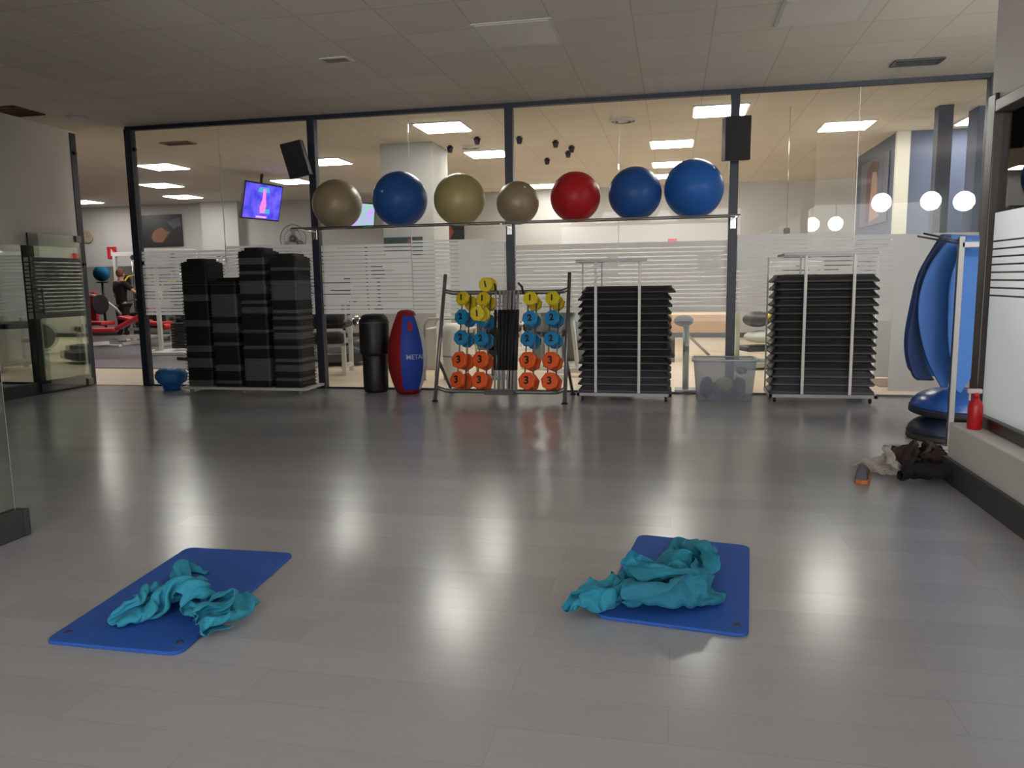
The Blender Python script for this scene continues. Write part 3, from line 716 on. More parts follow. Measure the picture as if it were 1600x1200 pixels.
PILE = {'L': (-.05, .02), 'R': (-.12, .06), 'D': (.0, .05)}     # middle of each settled heap
def garment(key, kinds, m, name, label, loc, rz, sc, parts=None, cat='shirt', thick=.004, parent_label=None):
    d = .021
    def inside(kind, x, y):
        if kind == 'shirt': return (abs(x) <= .25 and 0 <= y <= .68) or (abs(x) <= .5 and .46 <= y <= .68)
        if kind == 'small': return abs(x) <= .2 and 0 <= y <= .4
        return abs(x) <= .26 and 0 <= y <= .5
    q_ = CLOTH[key]; n = len(q_)//3
    pts = [(q_[3*i]/1000, q_[3*i+1]/1000, q_[3*i+2]/1000) for i in range(n)]
    idx = {}; F = []
    def V(i, j):
        if (i, j) not in idx: idx[(i, j)] = len(idx)
        return idx[(i, j)]
    for i in range(-30, 30):
        for j in range(45):
            if inside(kinds, (i+.5)*d, (j+.5)*d): F.append((V(i, j), V(i+1, j), V(i+1, j+1), V(i, j+1)))
    assert len(idx) == n, (key, len(idx), n)
    cx, cyy = PILE[key[0]]; mz = 0
    M = Matrix.Rotation(rz, 3, 'Z')
    P = []
    for p in pts:
        q = Vector(((p[0]-cx)*sc[0], (p[1]-cyy)*sc[1], (p[2]-mz)*sc[2])); P.append(M @ q)
    me = bpy.data.meshes.new(name); me.from_pydata(P, [], F)
    for f in me.polygons: f.use_smooth = True
    me.materials.append(m)
    o = bpy.data.objects.new(name, me); COL.objects.link(o); o.location = loc
    so = o.modifiers.new('thickness', 'SOLIDIFY'); so.thickness = thick; so.offset = 0
    ss = o.modifiers.new('smooth', 'SUBSURF'); ss.levels = 1; ss.render_levels = 2
    tag(o, label, cat); return o
CLOTH = {   # settled cloth vertices, millimetres: x, y, z of each vertex in turn
'L_shirt': [
-153,97,6,-165,117,6,-186,110,6,-169,97,18,-189,97,21,-179,83,7,-193,83,36,-176,84,25,-181,72,41,-172,85,44,-164,67,41,-162,75,31,-169,64,27,-183,66,28,-184,49,31,-186,49,16,-169,50,15,-173,66,13,-155,58,7,-156,75,11,
-138,66,9,-150,64,26,-175,131,18,-176,112,21,-192,109,33,-192,95,51,-187,74,57,-179,57,50,-159,53,40,-167,39,38,-160,31,21,-140,38,19,-128,38,8,-190,128,28,-172,118,35,-175,100,34,-175,98,57,-168,76,62,-162,59,58,-150,42,50,
-140,41,34,-136,23,40,-125,10,29,-109,12,20,-187,136,41,-181,116,49,-160,105,41,-160,87,48,-149,78,65,-138,64,50,-123,47,56,-112,46,40,-101,27,39,-93,9,38,-97,-9,40,-165,134,34,-163,121,54,-148,100,58,-140,78,43,-127,78,64,
-118,57,66,-96,54,56,-88,37,55,-98,22,63,-88,5,62,-87,-12,63,-152,116,29,-138,117,46,-131,96,40,-116,78,45,-105,67,64,-103,57,79,-105,44,69,-78,37,73,-78,15,73,-93,5,79,-103,-8,71,-132,129,31,-115,108,32,-107,90,42,
-112,84,61,-85,71,66,-81,51,79,-99,43,86,-93,30,76,-83,19,92,-88,-1,96,-107,-9,87,-125,126,50,-103,119,46,-92,100,52,-90,86,75,-97,69,82,-83,61,97,-89,40,104,-102,29,92,-103,17,82,-107,12,97,-121,-3,94,-120,122,67,
-117,109,55,-108,100,65,-98,97,82,-105,79,95,-107,63,99,-112,45,101,-119,25,100,-115,30,74,-125,13,80,-115,1,73,-107,115,70,-129,109,70,-126,92,69,-120,89,85,-115,77,79,-124,55,78,-135,46,86,-140,28,83,-134,31,62,-119,21,56,
-106,11,57,-105,110,86,-126,106,87,-142,94,87,-145,77,81,-139,59,91,-151,59,73,-156,43,65,-152,26,58,-143,10,50,-127,5,46,-111,-4,50,-109,93,104,-130,90,109,-131,71,103,-149,63,106,-166,51,103,-168,40,90,-170,29,75,-158,16,78,
-141,5,72,-127,-2,65,-122,-11,45,123,219,32,128,209,16,117,209,31,116,227,16,100,203,24,102,219,7,91,199,7,82,220,9,76,192,7,67,215,6,59,183,10,50,206,3,45,172,18,35,192,4,28,168,19,18,180,8,9,148,21,
3,167,9,-7,145,25,-12,158,10,-23,141,26,-25,142,6,-42,135,31,-33,125,13,-54,123,31,-40,110,23,-59,108,45,-48,96,38,-54,94,61,-38,95,55,-37,93,71,-36,81,66,-40,75,78,-53,76,74,-60,76,88,-58,91,83,-62,86,107,
-64,99,98,-69,95,122,-78,98,106,-86,86,122,-85,106,121,-105,93,129,-93,93,106,-110,72,121,-132,74,130,-141,57,123,-142,38,117,-150,35,102,-170,26,104,-172,12,87,-168,6,66,-149,-6,57,-137,-19,60,-118,-17,56,141,190,29,127,187,17,
111,180,11,96,171,5,79,164,8,61,159,6,42,152,4,25,145,8,8,144,5,-11,132,9,-19,123,24,-30,123,38,-45,126,46,-60,122,58,-55,108,72,-45,94,86,-36,79,96,-53,69,101,-73,74,108,-73,76,131,-85,82,145,-109,81,149,
-124,68,142,-134,51,135,-155,52,137,-163,40,123,-150,23,116,-152,17,98,-165,1,95,-165,-10,75,-158,-21,51,-134,-22,42,-117,-29,43,150,162,17,135,162,8,117,156,9,101,144,5,81,140,8,63,136,7,45,135,6,24,126,6,12,132,21,
0,118,16,-18,106,18,-31,104,38,-40,111,53,-45,122,69,-57,120,85,-51,104,97,-46,86,108,-49,66,121,-71,60,118,-89,68,128,-90,62,152,-107,68,161,-129,63,160,-143,46,152,-146,35,135,-164,24,136,-166,11,116,-145,5,106,-148,-1,85,
-153,-25,79,-142,-37,57,-128,-43,33,-107,-31,21,147,135,21,127,137,17,119,151,25,99,157,20,85,144,22,63,137,24,47,125,24,30,120,21,9,118,32,-5,123,33,-7,109,33,-17,99,47,-27,103,66,-37,108,79,-41,119,100,-56,112,115,
-54,94,121,-57,75,134,-66,58,134,-84,51,130,-98,54,141,-107,49,159,-121,50,146,-129,37,156,-142,24,147,-146,16,130,-154,-3,124,-151,-15,102,-131,-12,89,-124,-26,69,-113,-45,56,-101,-53,36,-94,-53,9,146,142,39,126,139,38,103,140,35,
88,155,35,66,160,27,50,153,18,33,143,20,24,135,33,8,132,50,-4,122,55,-22,117,51,-11,113,65,-15,104,80,-28,95,91,-37,101,106,-42,105,127,-58,101,139,-66,84,145,-71,65,150,-73,47,147,-89,40,142,-106,41,141,-114,31,154,
-118,33,135,-129,23,124,-127,0,130,-128,-7,109,-124,-29,98,-120,-37,77,-103,-22,65,-91,-28,43,-88,-33,21,-74,-44,6,143,157,32,126,158,45,102,154,50,83,146,50,62,140,39,38,145,35,18,154,32,2,145,41,-11,134,39,-27,133,52,
-31,127,66,-26,117,79,-14,118,94,-21,103,104,-29,87,111,-41,87,128,-42,95,146,-53,84,156,-62,70,164,-73,55,166,-83,39,164,-92,25,157,-95,19,138,-106,4,136,-102,6,116,-108,-13,110,-111,-35,107,-97,-33,86,-93,-46,68,-77,-27,56,
-82,-48,40,-73,-29,28,-68,-26,8,132,173,30,112,164,31,91,171,42,66,166,45,47,163,36,24,164,42,-1,157,46,-21,153,35,-38,143,43,-27,148,58,-19,137,69,-28,130,85,-29,124,104,-28,114,118,-18,96,121,-26,97,135,-25,82,146,
-32,68,154,-39,52,158,-47,36,158,-55,20,158,-65,5,150,-72,-9,140,-80,-16,125,-86,-23,113,-87,-30,94,-85,-48,104,-84,-56,83,-75,-41,74,-61,-36,56,-63,-39,35,-64,-48,17,-51,-34,10,113,181,37,92,177,21,67,173,27,46,183,39,
19,177,37,-1,166,27,-20,169,38,-39,164,44,-51,153,55,-43,145,72,-25,144,85,-11,131,91,-16,135,109,-11,119,122,-2,99,130,-13,81,120,-10,64,130,-26,53,126,-45,52,124,-42,35,120,-62,38,127,-70,23,121,-71,9,110,-62,-6,100,
-65,-21,93,-62,-37,87,-66,-49,104,-65,-50,80,-71,-58,65,-66,-51,48,-49,-46,42,-47,-53,21,-56,-59,8,87,187,40,73,195,20,49,193,23,23,193,28,5,180,16,-18,178,17,-36,178,26,-48,177,43,-47,172,64,-35,158,70,-21,161,89,
-7,145,102,5,128,108,8,105,114,8,83,105,-1,63,101,-23,72,99,-36,57,95,-50,44,89,-61,33,90,-58,19,101,-44,10,113,-48,0,127,-53,-15,116,-59,-34,112,-49,-40,95,-52,-63,94,-62,-66,80,-52,-57,59,-63,-69,48,-45,-67,38,
-61,-72,25,-42,-76,17,73,206,27,51,203,31,34,208,16,17,199,10,-3,192,8,-18,195,23,-35,194,36,-37,186,56,-28,166,59,-15,169,78,-12,147,75,5,134,87,16,110,93,0,100,86,-3,77,75,-23,72,79,-39,59,76,-32,36,71,
-31,22,82,-52,18,76,-56,0,84,-46,-7,102,-36,-10,119,-48,-26,130,-44,-33,107,-42,-55,106,-41,-53,84,-43,-65,70,-56,-80,67,-41,-72,53,-54,-89,46,-40,-92,32,-41,-104,16,59,217,20,41,219,30,20,207,29,9,214,10,-1,203,21,
-6,191,35,-17,185,39,-22,175,50,-9,175,67,-3,152,64,14,141,77,26,114,79,19,94,72,-4,93,60,-24,83,55,-35,65,57,-33,42,57,-50,31,59,-41,14,64,-41,3,76,-40,8,91,-34,-14,90,-32,-25,110,-33,-37,129,-26,-41,106,
-28,-51,91,-32,-70,81,-47,-82,82,-30,-83,66,-24,-95,48,-37,-111,46,-39,-119,29,-20,-117,20,52,225,7,33,222,14,22,223,29,2,225,21,-11,217,29,-15,207,46,-10,192,58,-1,178,49,5,160,57,18,148,69,29,124,66,10,111,62,
15,87,49,-4,76,57,-20,75,38,-38,56,37,-45,38,43,-33,24,54,-41,4,48,-38,-12,62,-24,1,83,-28,-2,103,-17,-17,121,-17,-41,128,-14,-53,104,-24,-72,105,-37,-89,96,-40,-106,78,-33,-104,62,-8,-109,51,-22,-118,37,-33,-136,36,
-27,-133,15,46,241,7,31,238,8,15,239,23,6,232,39,4,215,46,7,197,41,16,191,60,15,172,65,28,155,54,22,139,49,25,114,49,5,105,39,-1,88,42,1,67,45,-18,63,52,-20,48,40,-25,31,38,-28,12,38,-24,11,62,
-16,-9,65,-17,-16,86,-10,-7,112,-8,-33,106,3,-57,118,-10,-75,101,-20,-82,82,-18,-105,91,-31,-119,82,-31,-127,57,-13,-128,49,-4,-126,33,-15,-141,29,-26,-151,16,47,260,15,33,255,26,30,243,42,28,227,52,26,208,54,31,191,46,
28,173,51,34,160,66,35,142,65,39,133,42,29,113,34,16,97,34,1,80,22,-7,61,29,-5,50,48,-17,45,60,-19,28,59,-9,19,50,-5,2,59,-11,9,81,0,-1,104,1,-25,97,13,-40,111,-2,-49,98,-5,-68,84,-9,-87,72,
-22,-107,72,-15,-127,73,-27,-139,67,-22,-143,46,0,-143,40,1,-144,19,-10,-161,20,58,238,21,57,251,31,52,231,35,48,216,43,44,199,42,46,189,55,41,172,62,46,155,53,48,137,59,39,121,51,44,105,35,32,90,31,19,76,36,
12,58,29,4,43,36,0,33,51,-3,38,70,-5,22,78,15,9,74,12,0,93,9,-16,88,23,-26,102,8,-40,91,14,-63,97,5,-81,95,-5,-96,87,-5,-106,71,0,-124,60,-9,-141,58,-15,-157,55,-7,-160,36,12,-155,27,9,-171,13,
80,249,7,73,233,16,69,222,28,65,209,41,62,190,45,60,177,57,51,167,70,62,156,57,63,135,53,54,117,56,41,104,57,32,90,52,33,72,52,17,66,55,23,52,55,24,37,66,19,23,74,19,29,94,19,12,103,29,-10,104,
25,-13,78,19,-32,86,24,-50,95,16,-61,78,8,-81,75,13,-98,84,6,-114,85,-1,-130,82,4,-147,71,11,-149,54,17,-165,42,26,-179,28,33,-161,17,98,248,19,94,231,17,89,214,31,82,201,46,65,196,58,75,176,70,64,159,78,
51,148,71,61,134,74,62,115,74,56,98,71,44,85,75,25,82,78,18,68,84,32,56,81,15,48,93,30,39,87,37,23,82,32,8,88,46,-5,101,36,-25,94,31,-36,78,37,-54,86,28,-72,89,24,-86,78,17,-96,64,14,-113,64,
21,-127,73,29,-146,73,33,-163,64,40,-174,47,47,-167,30,55,-166,9,96,252,36,81,237,31,87,227,47,83,210,61,70,201,78,58,180,80,50,164,89,44,142,88,36,128,80,45,117,91,51,101,95,28,100,94,32,85,100,22,72,109,
36,69,97,32,52,101,36,33,109,41,14,100,44,4,78,41,-10,84,53,-26,87,49,-46,77,27,-49,69,36,-65,72,42,-83,66,41,-102,66,36,-120,65,26,-128,49,31,-147,46,47,-156,49,61,-172,50,61,-180,28,70,-167,15,93,243,49,
71,246,40,67,221,47,62,211,66,46,189,71,38,182,86,29,158,79,22,139,90,22,123,100,26,110,109,42,117,111,39,99,109,27,93,121,28,75,130,37,62,116,48,58,97,45,39,93,53,21,89,60,1,87,55,-18,74,38,-27,69,
48,-41,59,42,-59,56,22,-67,51,23,-86,48,26,-106,43,44,-109,48,44,-127,50,41,-136,33,54,-153,26,70,-165,32,79,-180,31,76,-181,13,81,256,53,75,234,57,52,225,56,39,203,66,29,191,81,13,167,79,8,148,91,22,145,106,
28,130,112,19,119,127,34,106,124,53,102,120,43,86,114,48,76,131,44,52,130,53,48,107,56,44,82,51,25,71,58,8,69,48,-9,58,32,-21,50,33,-40,38,30,-57,39,38,-72,41,28,-83,28,31,-103,22,41,-120,29,57,-126,39,
53,-140,51,63,-147,40,83,-152,30,93,-169,22,91,-190,20,78,243,70,53,235,66,48,212,79,22,206,80,5,191,80,-4,172,85,0,156,109,10,143,123,32,138,129,38,123,127,44,110,140,54,90,135,58,87,109,52,69,113,65,51,120,
59,28,108,67,28,85,69,22,60,58,9,44,44,-4,36,42,-24,27,30,-37,14,35,-53,22,51,-66,26,46,-82,37,46,-100,34,57,-114,23,64,-136,24,70,-135,53,68,-154,58,81,-166,48,100,-177,44,106,-197,37,68,223,82,44,232,89,
32,211,94,22,190,98,-1,188,97,13,175,94,16,160,104,24,159,122,40,149,125,51,134,127,61,115,127,72,98,128,72,76,113,58,68,93,73,47,98,81,21,96,72,4,83,74,0,62,71,-11,39,65,-8,22,54,-21,12,46,-39,6,
39,-61,6,40,-80,17,62,-84,29,56,-95,48,66,-114,42,79,-130,34,84,-149,47,91,-156,67,93,-179,71,104,-196,64,125,-194,60,54,209,95,42,226,108,21,221,100,7,201,106,1,180,116,22,177,110,32,167,100,42,158,112,41,141,104,
56,123,101,65,105,101,83,93,98,72,77,85,74,55,72,80,31,72,92,14,74,90,-9,69,70,-22,63,61,-15,54,57,-25,33,64,-40,22,67,-52,6,57,-68,7,52,-89,6,60,-98,25,75,-98,43,79,-114,58,93,-138,56,111,-154,50,
115,-173,61,121,-179,82,122,-199,89,132,-212,80,59,211,109,40,208,106,24,215,114,23,197,112,13,186,126,28,172,125,46,172,114,62,162,103,70,143,96,78,126,87,85,108,77,89,87,69,96,67,67,100,45,66,98,27,56,85,14,52,
88,-6,48,78,-24,46,58,-27,55,49,-33,41,48,-44,23,63,-57,27,72,-72,22,72,-93,18,79,-116,21,93,-122,45,112,-119,61,118,-140,72,129,-164,75,146,-177,69,141,-193,79,143,-199,101,132,-215,103,96,-83,26,100,-106,17,105,-121,34,
115,-141,44,133,-137,59,148,-142,80,152,-163,87,152,-183,92,158,-196,84,147,-208,84,146,-219,103,116,-104,12,126,-106,35,133,-126,43,141,-149,45,145,-158,64,167,-151,75,173,-163,94,165,-177,100,160,-199,106,163,-214,91,144,-225,88,127,-129,24,
149,-120,26,155,-126,50,157,-145,55,155,-166,54,160,-169,74,180,-174,82,186,-194,97,179,-211,104,165,-230,103,160,-230,84,141,-139,13,146,-138,33,167,-134,38,173,-140,59,171,-161,62,167,-180,62,169,-188,78,179,-203,82,186,-221,84,174,-241,78,
149,-246,84,155,-135,12,155,-150,26,160,-152,42,180,-150,45,187,-161,58,189,-178,66,185,-196,71,177,-218,61,162,-213,75,150,-232,62,134,-253,61,172,-140,7,171,-137,22,174,-155,32,184,-170,39,170,-179,48,187,-192,46,179,-208,52,155,-203,54,
135,-211,61,121,-231,62,109,-252,61,177,-164,4,189,-156,21,169,-170,15,162,-182,26,171,-200,29,176,-216,35,153,-220,33,138,-211,36,118,-213,44,104,-223,57,94,-245,57,188,-191,8,201,-184,21,185,-192,24,174,-205,11,159,-217,14,163,-230,26,
154,-233,48,131,-228,46,118,-225,32,98,-224,40,84,-233,52,213,-208,10,208,-213,27,193,-216,36,180,-226,23,169,-238,11,150,-233,17,143,-240,36,128,-245,48,110,-237,43,94,-237,27,78,-228,33,211,-235,8,212,-237,26,199,-232,41,178,-233,40,
165,-246,28,147,-250,17,131,-234,23,119,-247,33,106,-254,46,84,-245,40,74,-245,24,196,-218,6,197,-239,13,195,-247,31,178,-251,46,159,-246,44,143,-257,31,126,-252,18,109,-242,19,96,-255,29,80,-263,41,66,-251,43,183,-218,7,198,-225,20,
184,-243,22,172,-259,32,153,-264,46,131,-260,45,115,-264,30,103,-260,12,83,-261,13,69,-263,23,79,-261,41,
],
'L_small': [
-202,109,7,-196,77,11,-217,73,15,-204,100,27,-208,74,39,-223,95,18,-209,80,64,-212,104,40,-212,86,89,-223,104,63,-234,77,98,-230,106,88,-255,73,109,-246,100,108,-263,76,132,-268,94,115,-281,66,127,-287,86,123,-301,60,126,-292,73,140,
-307,53,144,-303,66,154,-323,60,144,-319,75,150,-332,75,128,-331,86,139,-322,96,127,-341,95,124,-324,106,105,-336,117,119,-307,125,96,-316,129,117,-290,146,99,-317,146,98,-283,168,114,-304,150,120,-285,178,138,-306,175,119,-287,200,125,-308,187,143,
-207,46,13,-211,50,37,-214,53,61,-217,61,84,-210,66,107,-227,71,121,-250,61,126,-267,60,119,-273,51,135,-293,45,136,-314,39,134,-325,56,124,-310,75,121,-314,92,104,-299,112,91,-284,122,112,-273,144,124,-262,167,135,-264,192,128,-270,205,107,
-189,35,32,-195,38,53,-193,50,73,-200,51,96,-216,48,110,-230,59,106,-241,47,120,-259,44,125,-276,43,117,-291,31,123,-308,36,113,-315,56,102,-310,81,94,-287,91,104,-274,115,105,-263,139,101,-247,151,118,-242,177,122,-245,201,117,-257,219,110,
-175,26,42,-177,35,60,-188,34,77,-201,33,91,-218,35,100,-237,42,101,-250,57,101,-263,44,103,-271,25,102,-292,24,99,-289,48,101,-288,67,107,-282,88,90,-273,110,88,-251,115,100,-240,137,106,-231,160,107,-241,179,104,-256,192,106,-250,211,97,
-172,10,48,-187,21,51,-193,17,70,-209,21,76,-225,31,80,-228,50,80,-244,41,81,-262,37,77,-279,46,84,-297,42,75,-305,62,84,-285,74,80,-264,84,75,-252,101,83,-237,121,85,-240,141,87,-238,160,91,-232,181,89,-247,195,89,-265,201,86,
-183,-6,40,-180,1,58,-200,4,50,-210,19,50,-213,36,56,-228,46,51,-243,56,57,-260,62,62,-274,47,60,-281,61,71,-301,74,68,-294,91,77,-276,99,71,-256,114,68,-239,121,69,-227,137,75,-225,157,79,-240,166,76,-257,178,75,-250,179,92,
-202,-24,49,-199,-20,67,-210,-6,76,-222,8,75,-233,17,62,-243,23,46,-252,39,41,-262,55,41,-277,60,47,-292,63,57,-281,79,62,-288,99,60,-284,116,69,-269,122,78,-251,134,78,-245,140,62,-234,154,56,-229,171,52,-230,187,66,-248,180,63,
-215,-47,65,-225,-33,58,-233,-22,72,-240,-8,63,-252,6,71,-260,17,55,-267,28,42,-272,42,31,-283,61,30,-296,69,43,-279,79,45,-272,93,51,-269,111,57,-265,130,60,-273,141,72,-261,155,76,-261,161,58,-258,177,49,-251,197,50,-257,203,69,
-232,-65,51,-238,-53,64,-249,-37,68,-251,-21,55,-262,-5,63,-273,13,67,-274,32,57,-283,46,44,-298,50,26,-299,73,27,-298,86,42,-291,102,44,-285,120,43,-286,138,52,-283,156,55,-287,157,75,-274,172,75,-276,184,60,-274,203,55,-264,218,52,
-244,-81,59,-250,-62,53,-254,-42,51,-268,-27,59,-268,-6,46,-283,4,60,-285,24,45,-298,42,53,-307,62,42,-318,73,31,-319,96,40,-312,113,45,-303,123,56,-308,143,52,-304,159,59,-297,174,67,-292,175,86,-277,188,81,-274,207,74,-276,223,62,
-257,-85,68,-256,-62,70,-268,-53,52,-276,-30,45,-286,-12,53,-293,10,40,-305,28,52,-312,44,35,-325,61,44,-313,73,56,-310,90,63,-312,111,71,-321,122,60,-312,134,68,-313,155,76,-310,173,82,-303,193,80,-290,188,68,-292,207,74,-293,228,72,
-264,-81,53,-272,-67,69,-280,-44,66,-296,-33,47,-300,-10,40,-314,11,47,-320,30,35,-333,50,42,-331,56,63,-327,75,69,-329,95,58,-330,106,75,-334,129,76,-325,140,58,-329,154,70,-325,177,71,-315,194,65,-295,201,51,-288,220,54,-302,235,51,
-280,-70,45,-296,-66,65,-304,-44,69,-316,-21,60,-324,-3,45,-329,15,31,-335,24,50,-345,44,56,-346,66,54,-335,79,52,-347,95,61,-335,110,55,-346,126,60,-342,147,52,-328,165,52,-309,173,56,-308,191,39,-300,211,31,-284,230,29,-307,226,28,
-305,-76,41,-318,-61,53,-314,-38,45,-336,-28,47,-345,-6,42,-348,16,34,-338,32,32,-353,43,40,-353,62,41,-351,82,42,-339,97,44,-346,117,37,-328,123,47,-322,144,35,-312,164,31,-295,182,32,-279,197,39,-273,213,27,-286,212,9,-308,209,7,
-325,-68,30,-311,-52,33,-331,-41,33,-321,-21,36,-335,-9,28,-346,7,18,-348,28,19,-345,46,22,-336,62,28,-336,81,23,-330,100,18,-318,112,30,-304,130,28,-293,149,30,-282,164,43,-268,177,31,-255,194,27,-268,196,10,-289,192,8,-303,195,21,
-309,-70,18,-314,-50,15,-314,-35,27,-324,-21,17,-317,-3,23,-327,8,10,-326,26,15,-323,44,9,-317,63,7,-309,82,7,-300,97,18,-287,112,23,-274,128,30,-268,141,43,-256,157,41,-244,173,34,-254,176,17,-270,178,7,-285,180,17,-305,179,19,
-293,-67,12,-298,-53,23,-300,-35,16,-305,-20,27,-303,-11,10,-301,8,9,-297,25,17,-292,43,7,-285,61,8,-277,79,12,-273,88,32,-258,103,30,-254,118,45,-245,135,48,-237,150,37,-240,161,19,-260,160,23,-272,160,7,-285,162,21,-297,167,7,
-296,-48,6,-280,-53,17,-285,-42,31,-282,-25,25,-280,-5,27,-275,12,22,-267,24,7,-261,43,8,-262,55,23,-259,71,34,-248,86,36,-245,98,50,-233,113,50,-226,130,40,-243,134,29,-246,143,14,-262,149,7,-280,146,19,-297,149,7,-314,152,18,
-286,-28,7,-267,-35,9,-260,-41,26,-256,-23,34,-253,-4,37,-247,4,20,-243,23,19,-242,42,26,-240,59,16,-242,59,37,-241,73,50,-230,89,46,-229,105,35,-237,118,28,-236,130,10,-257,126,21,-276,129,15,-296,131,6,-317,130,14,-336,135,7,
-273,-8,11,-256,-14,18,-243,-28,12,-232,-20,27,-229,-5,39,-235,13,36,-223,21,24,-232,34,12,-225,50,18,-232,67,26,-224,70,43,-234,81,30,-240,97,19,-230,112,8,-250,108,16,-268,105,7,-290,106,6,-312,105,6,-334,108,6,-349,113,21,
],
'R_shirt': [
-54,165,221,-55,151,185,-50,131,188,-65,147,218,-69,134,181,-67,125,216,-68,115,177,-84,119,205,-76,98,169,-95,109,189,-87,85,158,-102,105,168,-106,87,152,-110,85,173,-126,89,146,-118,99,160,-132,106,144,-136,100,160,-149,103,156,-141,119,153,
-137,121,154,-125,113,161,-34,133,165,-51,137,158,-56,119,163,-75,123,159,-91,113,161,-83,100,147,-100,93,136,-119,93,129,-138,98,130,-154,108,137,-159,124,147,-28,142,144,-37,126,144,-55,117,145,-73,110,146,-89,125,147,-96,111,136,-110,106,149,
-118,115,131,-134,119,120,-155,126,118,-170,135,125,-43,152,150,-46,139,135,-61,124,128,-74,130,143,-87,127,127,-106,129,131,-111,130,154,-129,136,143,-146,137,135,-144,151,117,-166,157,114,-40,156,130,-59,151,125,-61,142,145,-77,151,129,-96,151,122,
-102,152,142,-122,154,148,-140,148,158,-146,159,141,-159,148,131,-165,169,130,-55,175,123,-53,169,143,-74,167,142,-96,165,146,-103,176,126,-120,166,136,-126,175,157,-141,167,166,-156,155,157,-170,148,146,-178,158,133,-54,196,146,-69,190,130,-85,192,144,
-103,189,152,-116,191,137,-131,181,133,-141,175,147,-151,184,166,-163,170,158,-178,157,159,-191,148,146,-63,218,130,-83,212,135,-99,204,132,-110,208,148,-123,194,152,-140,196,140,-154,182,135,-166,186,152,-181,177,165,-184,176,143,-200,168,129,-75,236,123,
-89,223,120,-104,221,135,-121,208,134,-131,209,153,-146,196,156,-162,200,144,-183,191,140,-203,191,154,-215,176,142,-223,190,126,-86,237,109,-101,237,124,-117,223,123,-126,223,142,-148,214,141,-162,211,161,-185,202,161,-206,208,147,-228,202,141,-241,183,151,
-251,197,131,-97,237,95,-112,242,111,-123,244,127,-143,239,141,-162,234,153,-185,227,163,-205,222,154,-229,217,164,-247,202,163,-265,194,156,-275,193,137,-116,237,91,-124,225,109,-144,232,123,-167,239,126,-184,247,143,-204,244,160,-225,232,165,-240,226,148,
-257,212,147,-273,211,160,-287,196,151,65,352,141,64,339,154,64,345,133,45,350,144,51,327,133,40,349,125,39,309,126,26,336,132,29,306,106,11,322,130,23,323,92,-1,314,116,13,327,74,-2,305,97,5,326,55,-8,302,77,2,321,35,
2,297,60,-1,309,19,8,290,42,-3,294,9,-8,284,30,-5,272,7,-24,274,20,-13,259,15,-13,269,33,-28,253,24,-25,261,41,-40,244,35,-44,257,44,-51,243,50,-62,252,45,-57,230,39,-72,238,38,-76,222,41,-78,226,24,-91,236,41,
-94,220,31,-96,221,53,-107,229,39,-116,223,55,-110,242,52,-132,229,68,-116,246,70,-139,230,86,-150,226,107,-160,216,124,-178,222,143,-201,232,143,-218,247,146,-237,245,161,-256,230,158,-266,224,137,-277,209,141,-295,211,147,87,335,141,75,319,128,
65,308,110,53,326,99,52,312,80,41,322,62,35,339,51,30,324,37,25,310,27,21,308,9,13,294,16,10,275,17,2,260,28,-14,251,37,-26,241,46,-39,232,58,-56,226,60,-75,228,63,-88,243,64,-103,235,73,-119,223,79,-129,208,83,
-149,208,89,-166,216,100,-174,229,114,-189,221,129,-210,218,139,-225,233,140,-240,246,142,-259,245,151,-276,237,147,-287,223,137,-291,208,125,95,333,112,90,311,99,79,334,100,74,330,77,56,338,64,61,333,42,47,326,34,34,334,18,33,318,12,
36,299,6,32,283,18,19,273,32,2,272,41,-8,256,51,-25,251,64,-45,251,69,-54,238,80,-72,246,81,-81,229,85,-98,222,92,-108,209,93,-125,215,99,-144,210,108,-162,206,113,-180,210,114,-198,216,115,-207,230,125,-225,233,122,-239,226,132,
-252,240,129,-269,239,125,-288,236,116,-306,228,115,117,317,105,102,335,95,92,350,80,77,354,66,65,353,50,52,351,35,47,340,20,47,325,8,45,312,27,43,295,22,24,296,33,24,284,48,6,281,60,-10,274,75,-26,264,85,-38,252,95,
-54,245,105,-61,232,97,-76,225,106,-88,213,104,-105,212,110,-122,204,112,-137,204,121,-155,202,129,-174,202,129,-195,202,128,-212,208,124,-218,218,108,-236,221,111,-251,213,124,-264,214,111,-283,208,110,-298,209,96,128,333,89,114,351,85,101,337,70,
85,338,59,82,351,44,70,346,30,62,345,12,59,325,20,58,304,24,49,291,40,36,306,51,26,296,70,13,285,84,-2,272,96,-16,263,108,-28,246,115,-43,235,116,-59,222,115,-67,212,102,-79,206,118,-99,199,116,-119,192,121,-137,187,120,
-154,191,114,-172,184,119,-192,184,117,-204,194,105,-221,190,106,-237,196,98,-246,189,112,-266,186,109,-280,188,96,-299,186,96,115,327,81,120,346,69,103,353,58,96,338,48,81,333,39,86,344,21,76,330,11,75,321,34,65,311,49,53,294,62,
40,280,52,37,274,72,23,263,86,8,252,97,-12,252,92,-19,236,101,-31,220,109,-47,208,113,-65,195,113,-85,195,101,-96,181,111,-119,176,111,-138,184,100,-155,175,99,-175,175,96,-187,190,92,-198,173,90,-217,173,88,-234,174,88,-244,167,101,
-263,165,104,-279,169,94,-296,171,88,127,320,74,115,329,63,118,345,49,107,340,35,95,323,40,100,326,18,85,314,25,72,298,25,76,290,44,64,273,60,44,262,61,24,269,58,10,264,71,1,248,80,-11,235,89,-32,236,86,-43,228,97,
-51,210,94,-63,192,92,-80,179,95,-105,176,93,-123,190,91,-137,178,77,-157,172,73,-176,169,72,-188,186,66,-206,178,68,-213,162,68,-228,159,78,-242,155,90,-262,162,86,-278,151,92,-297,157,92,143,322,63,135,338,61,127,324,50,115,319,44,
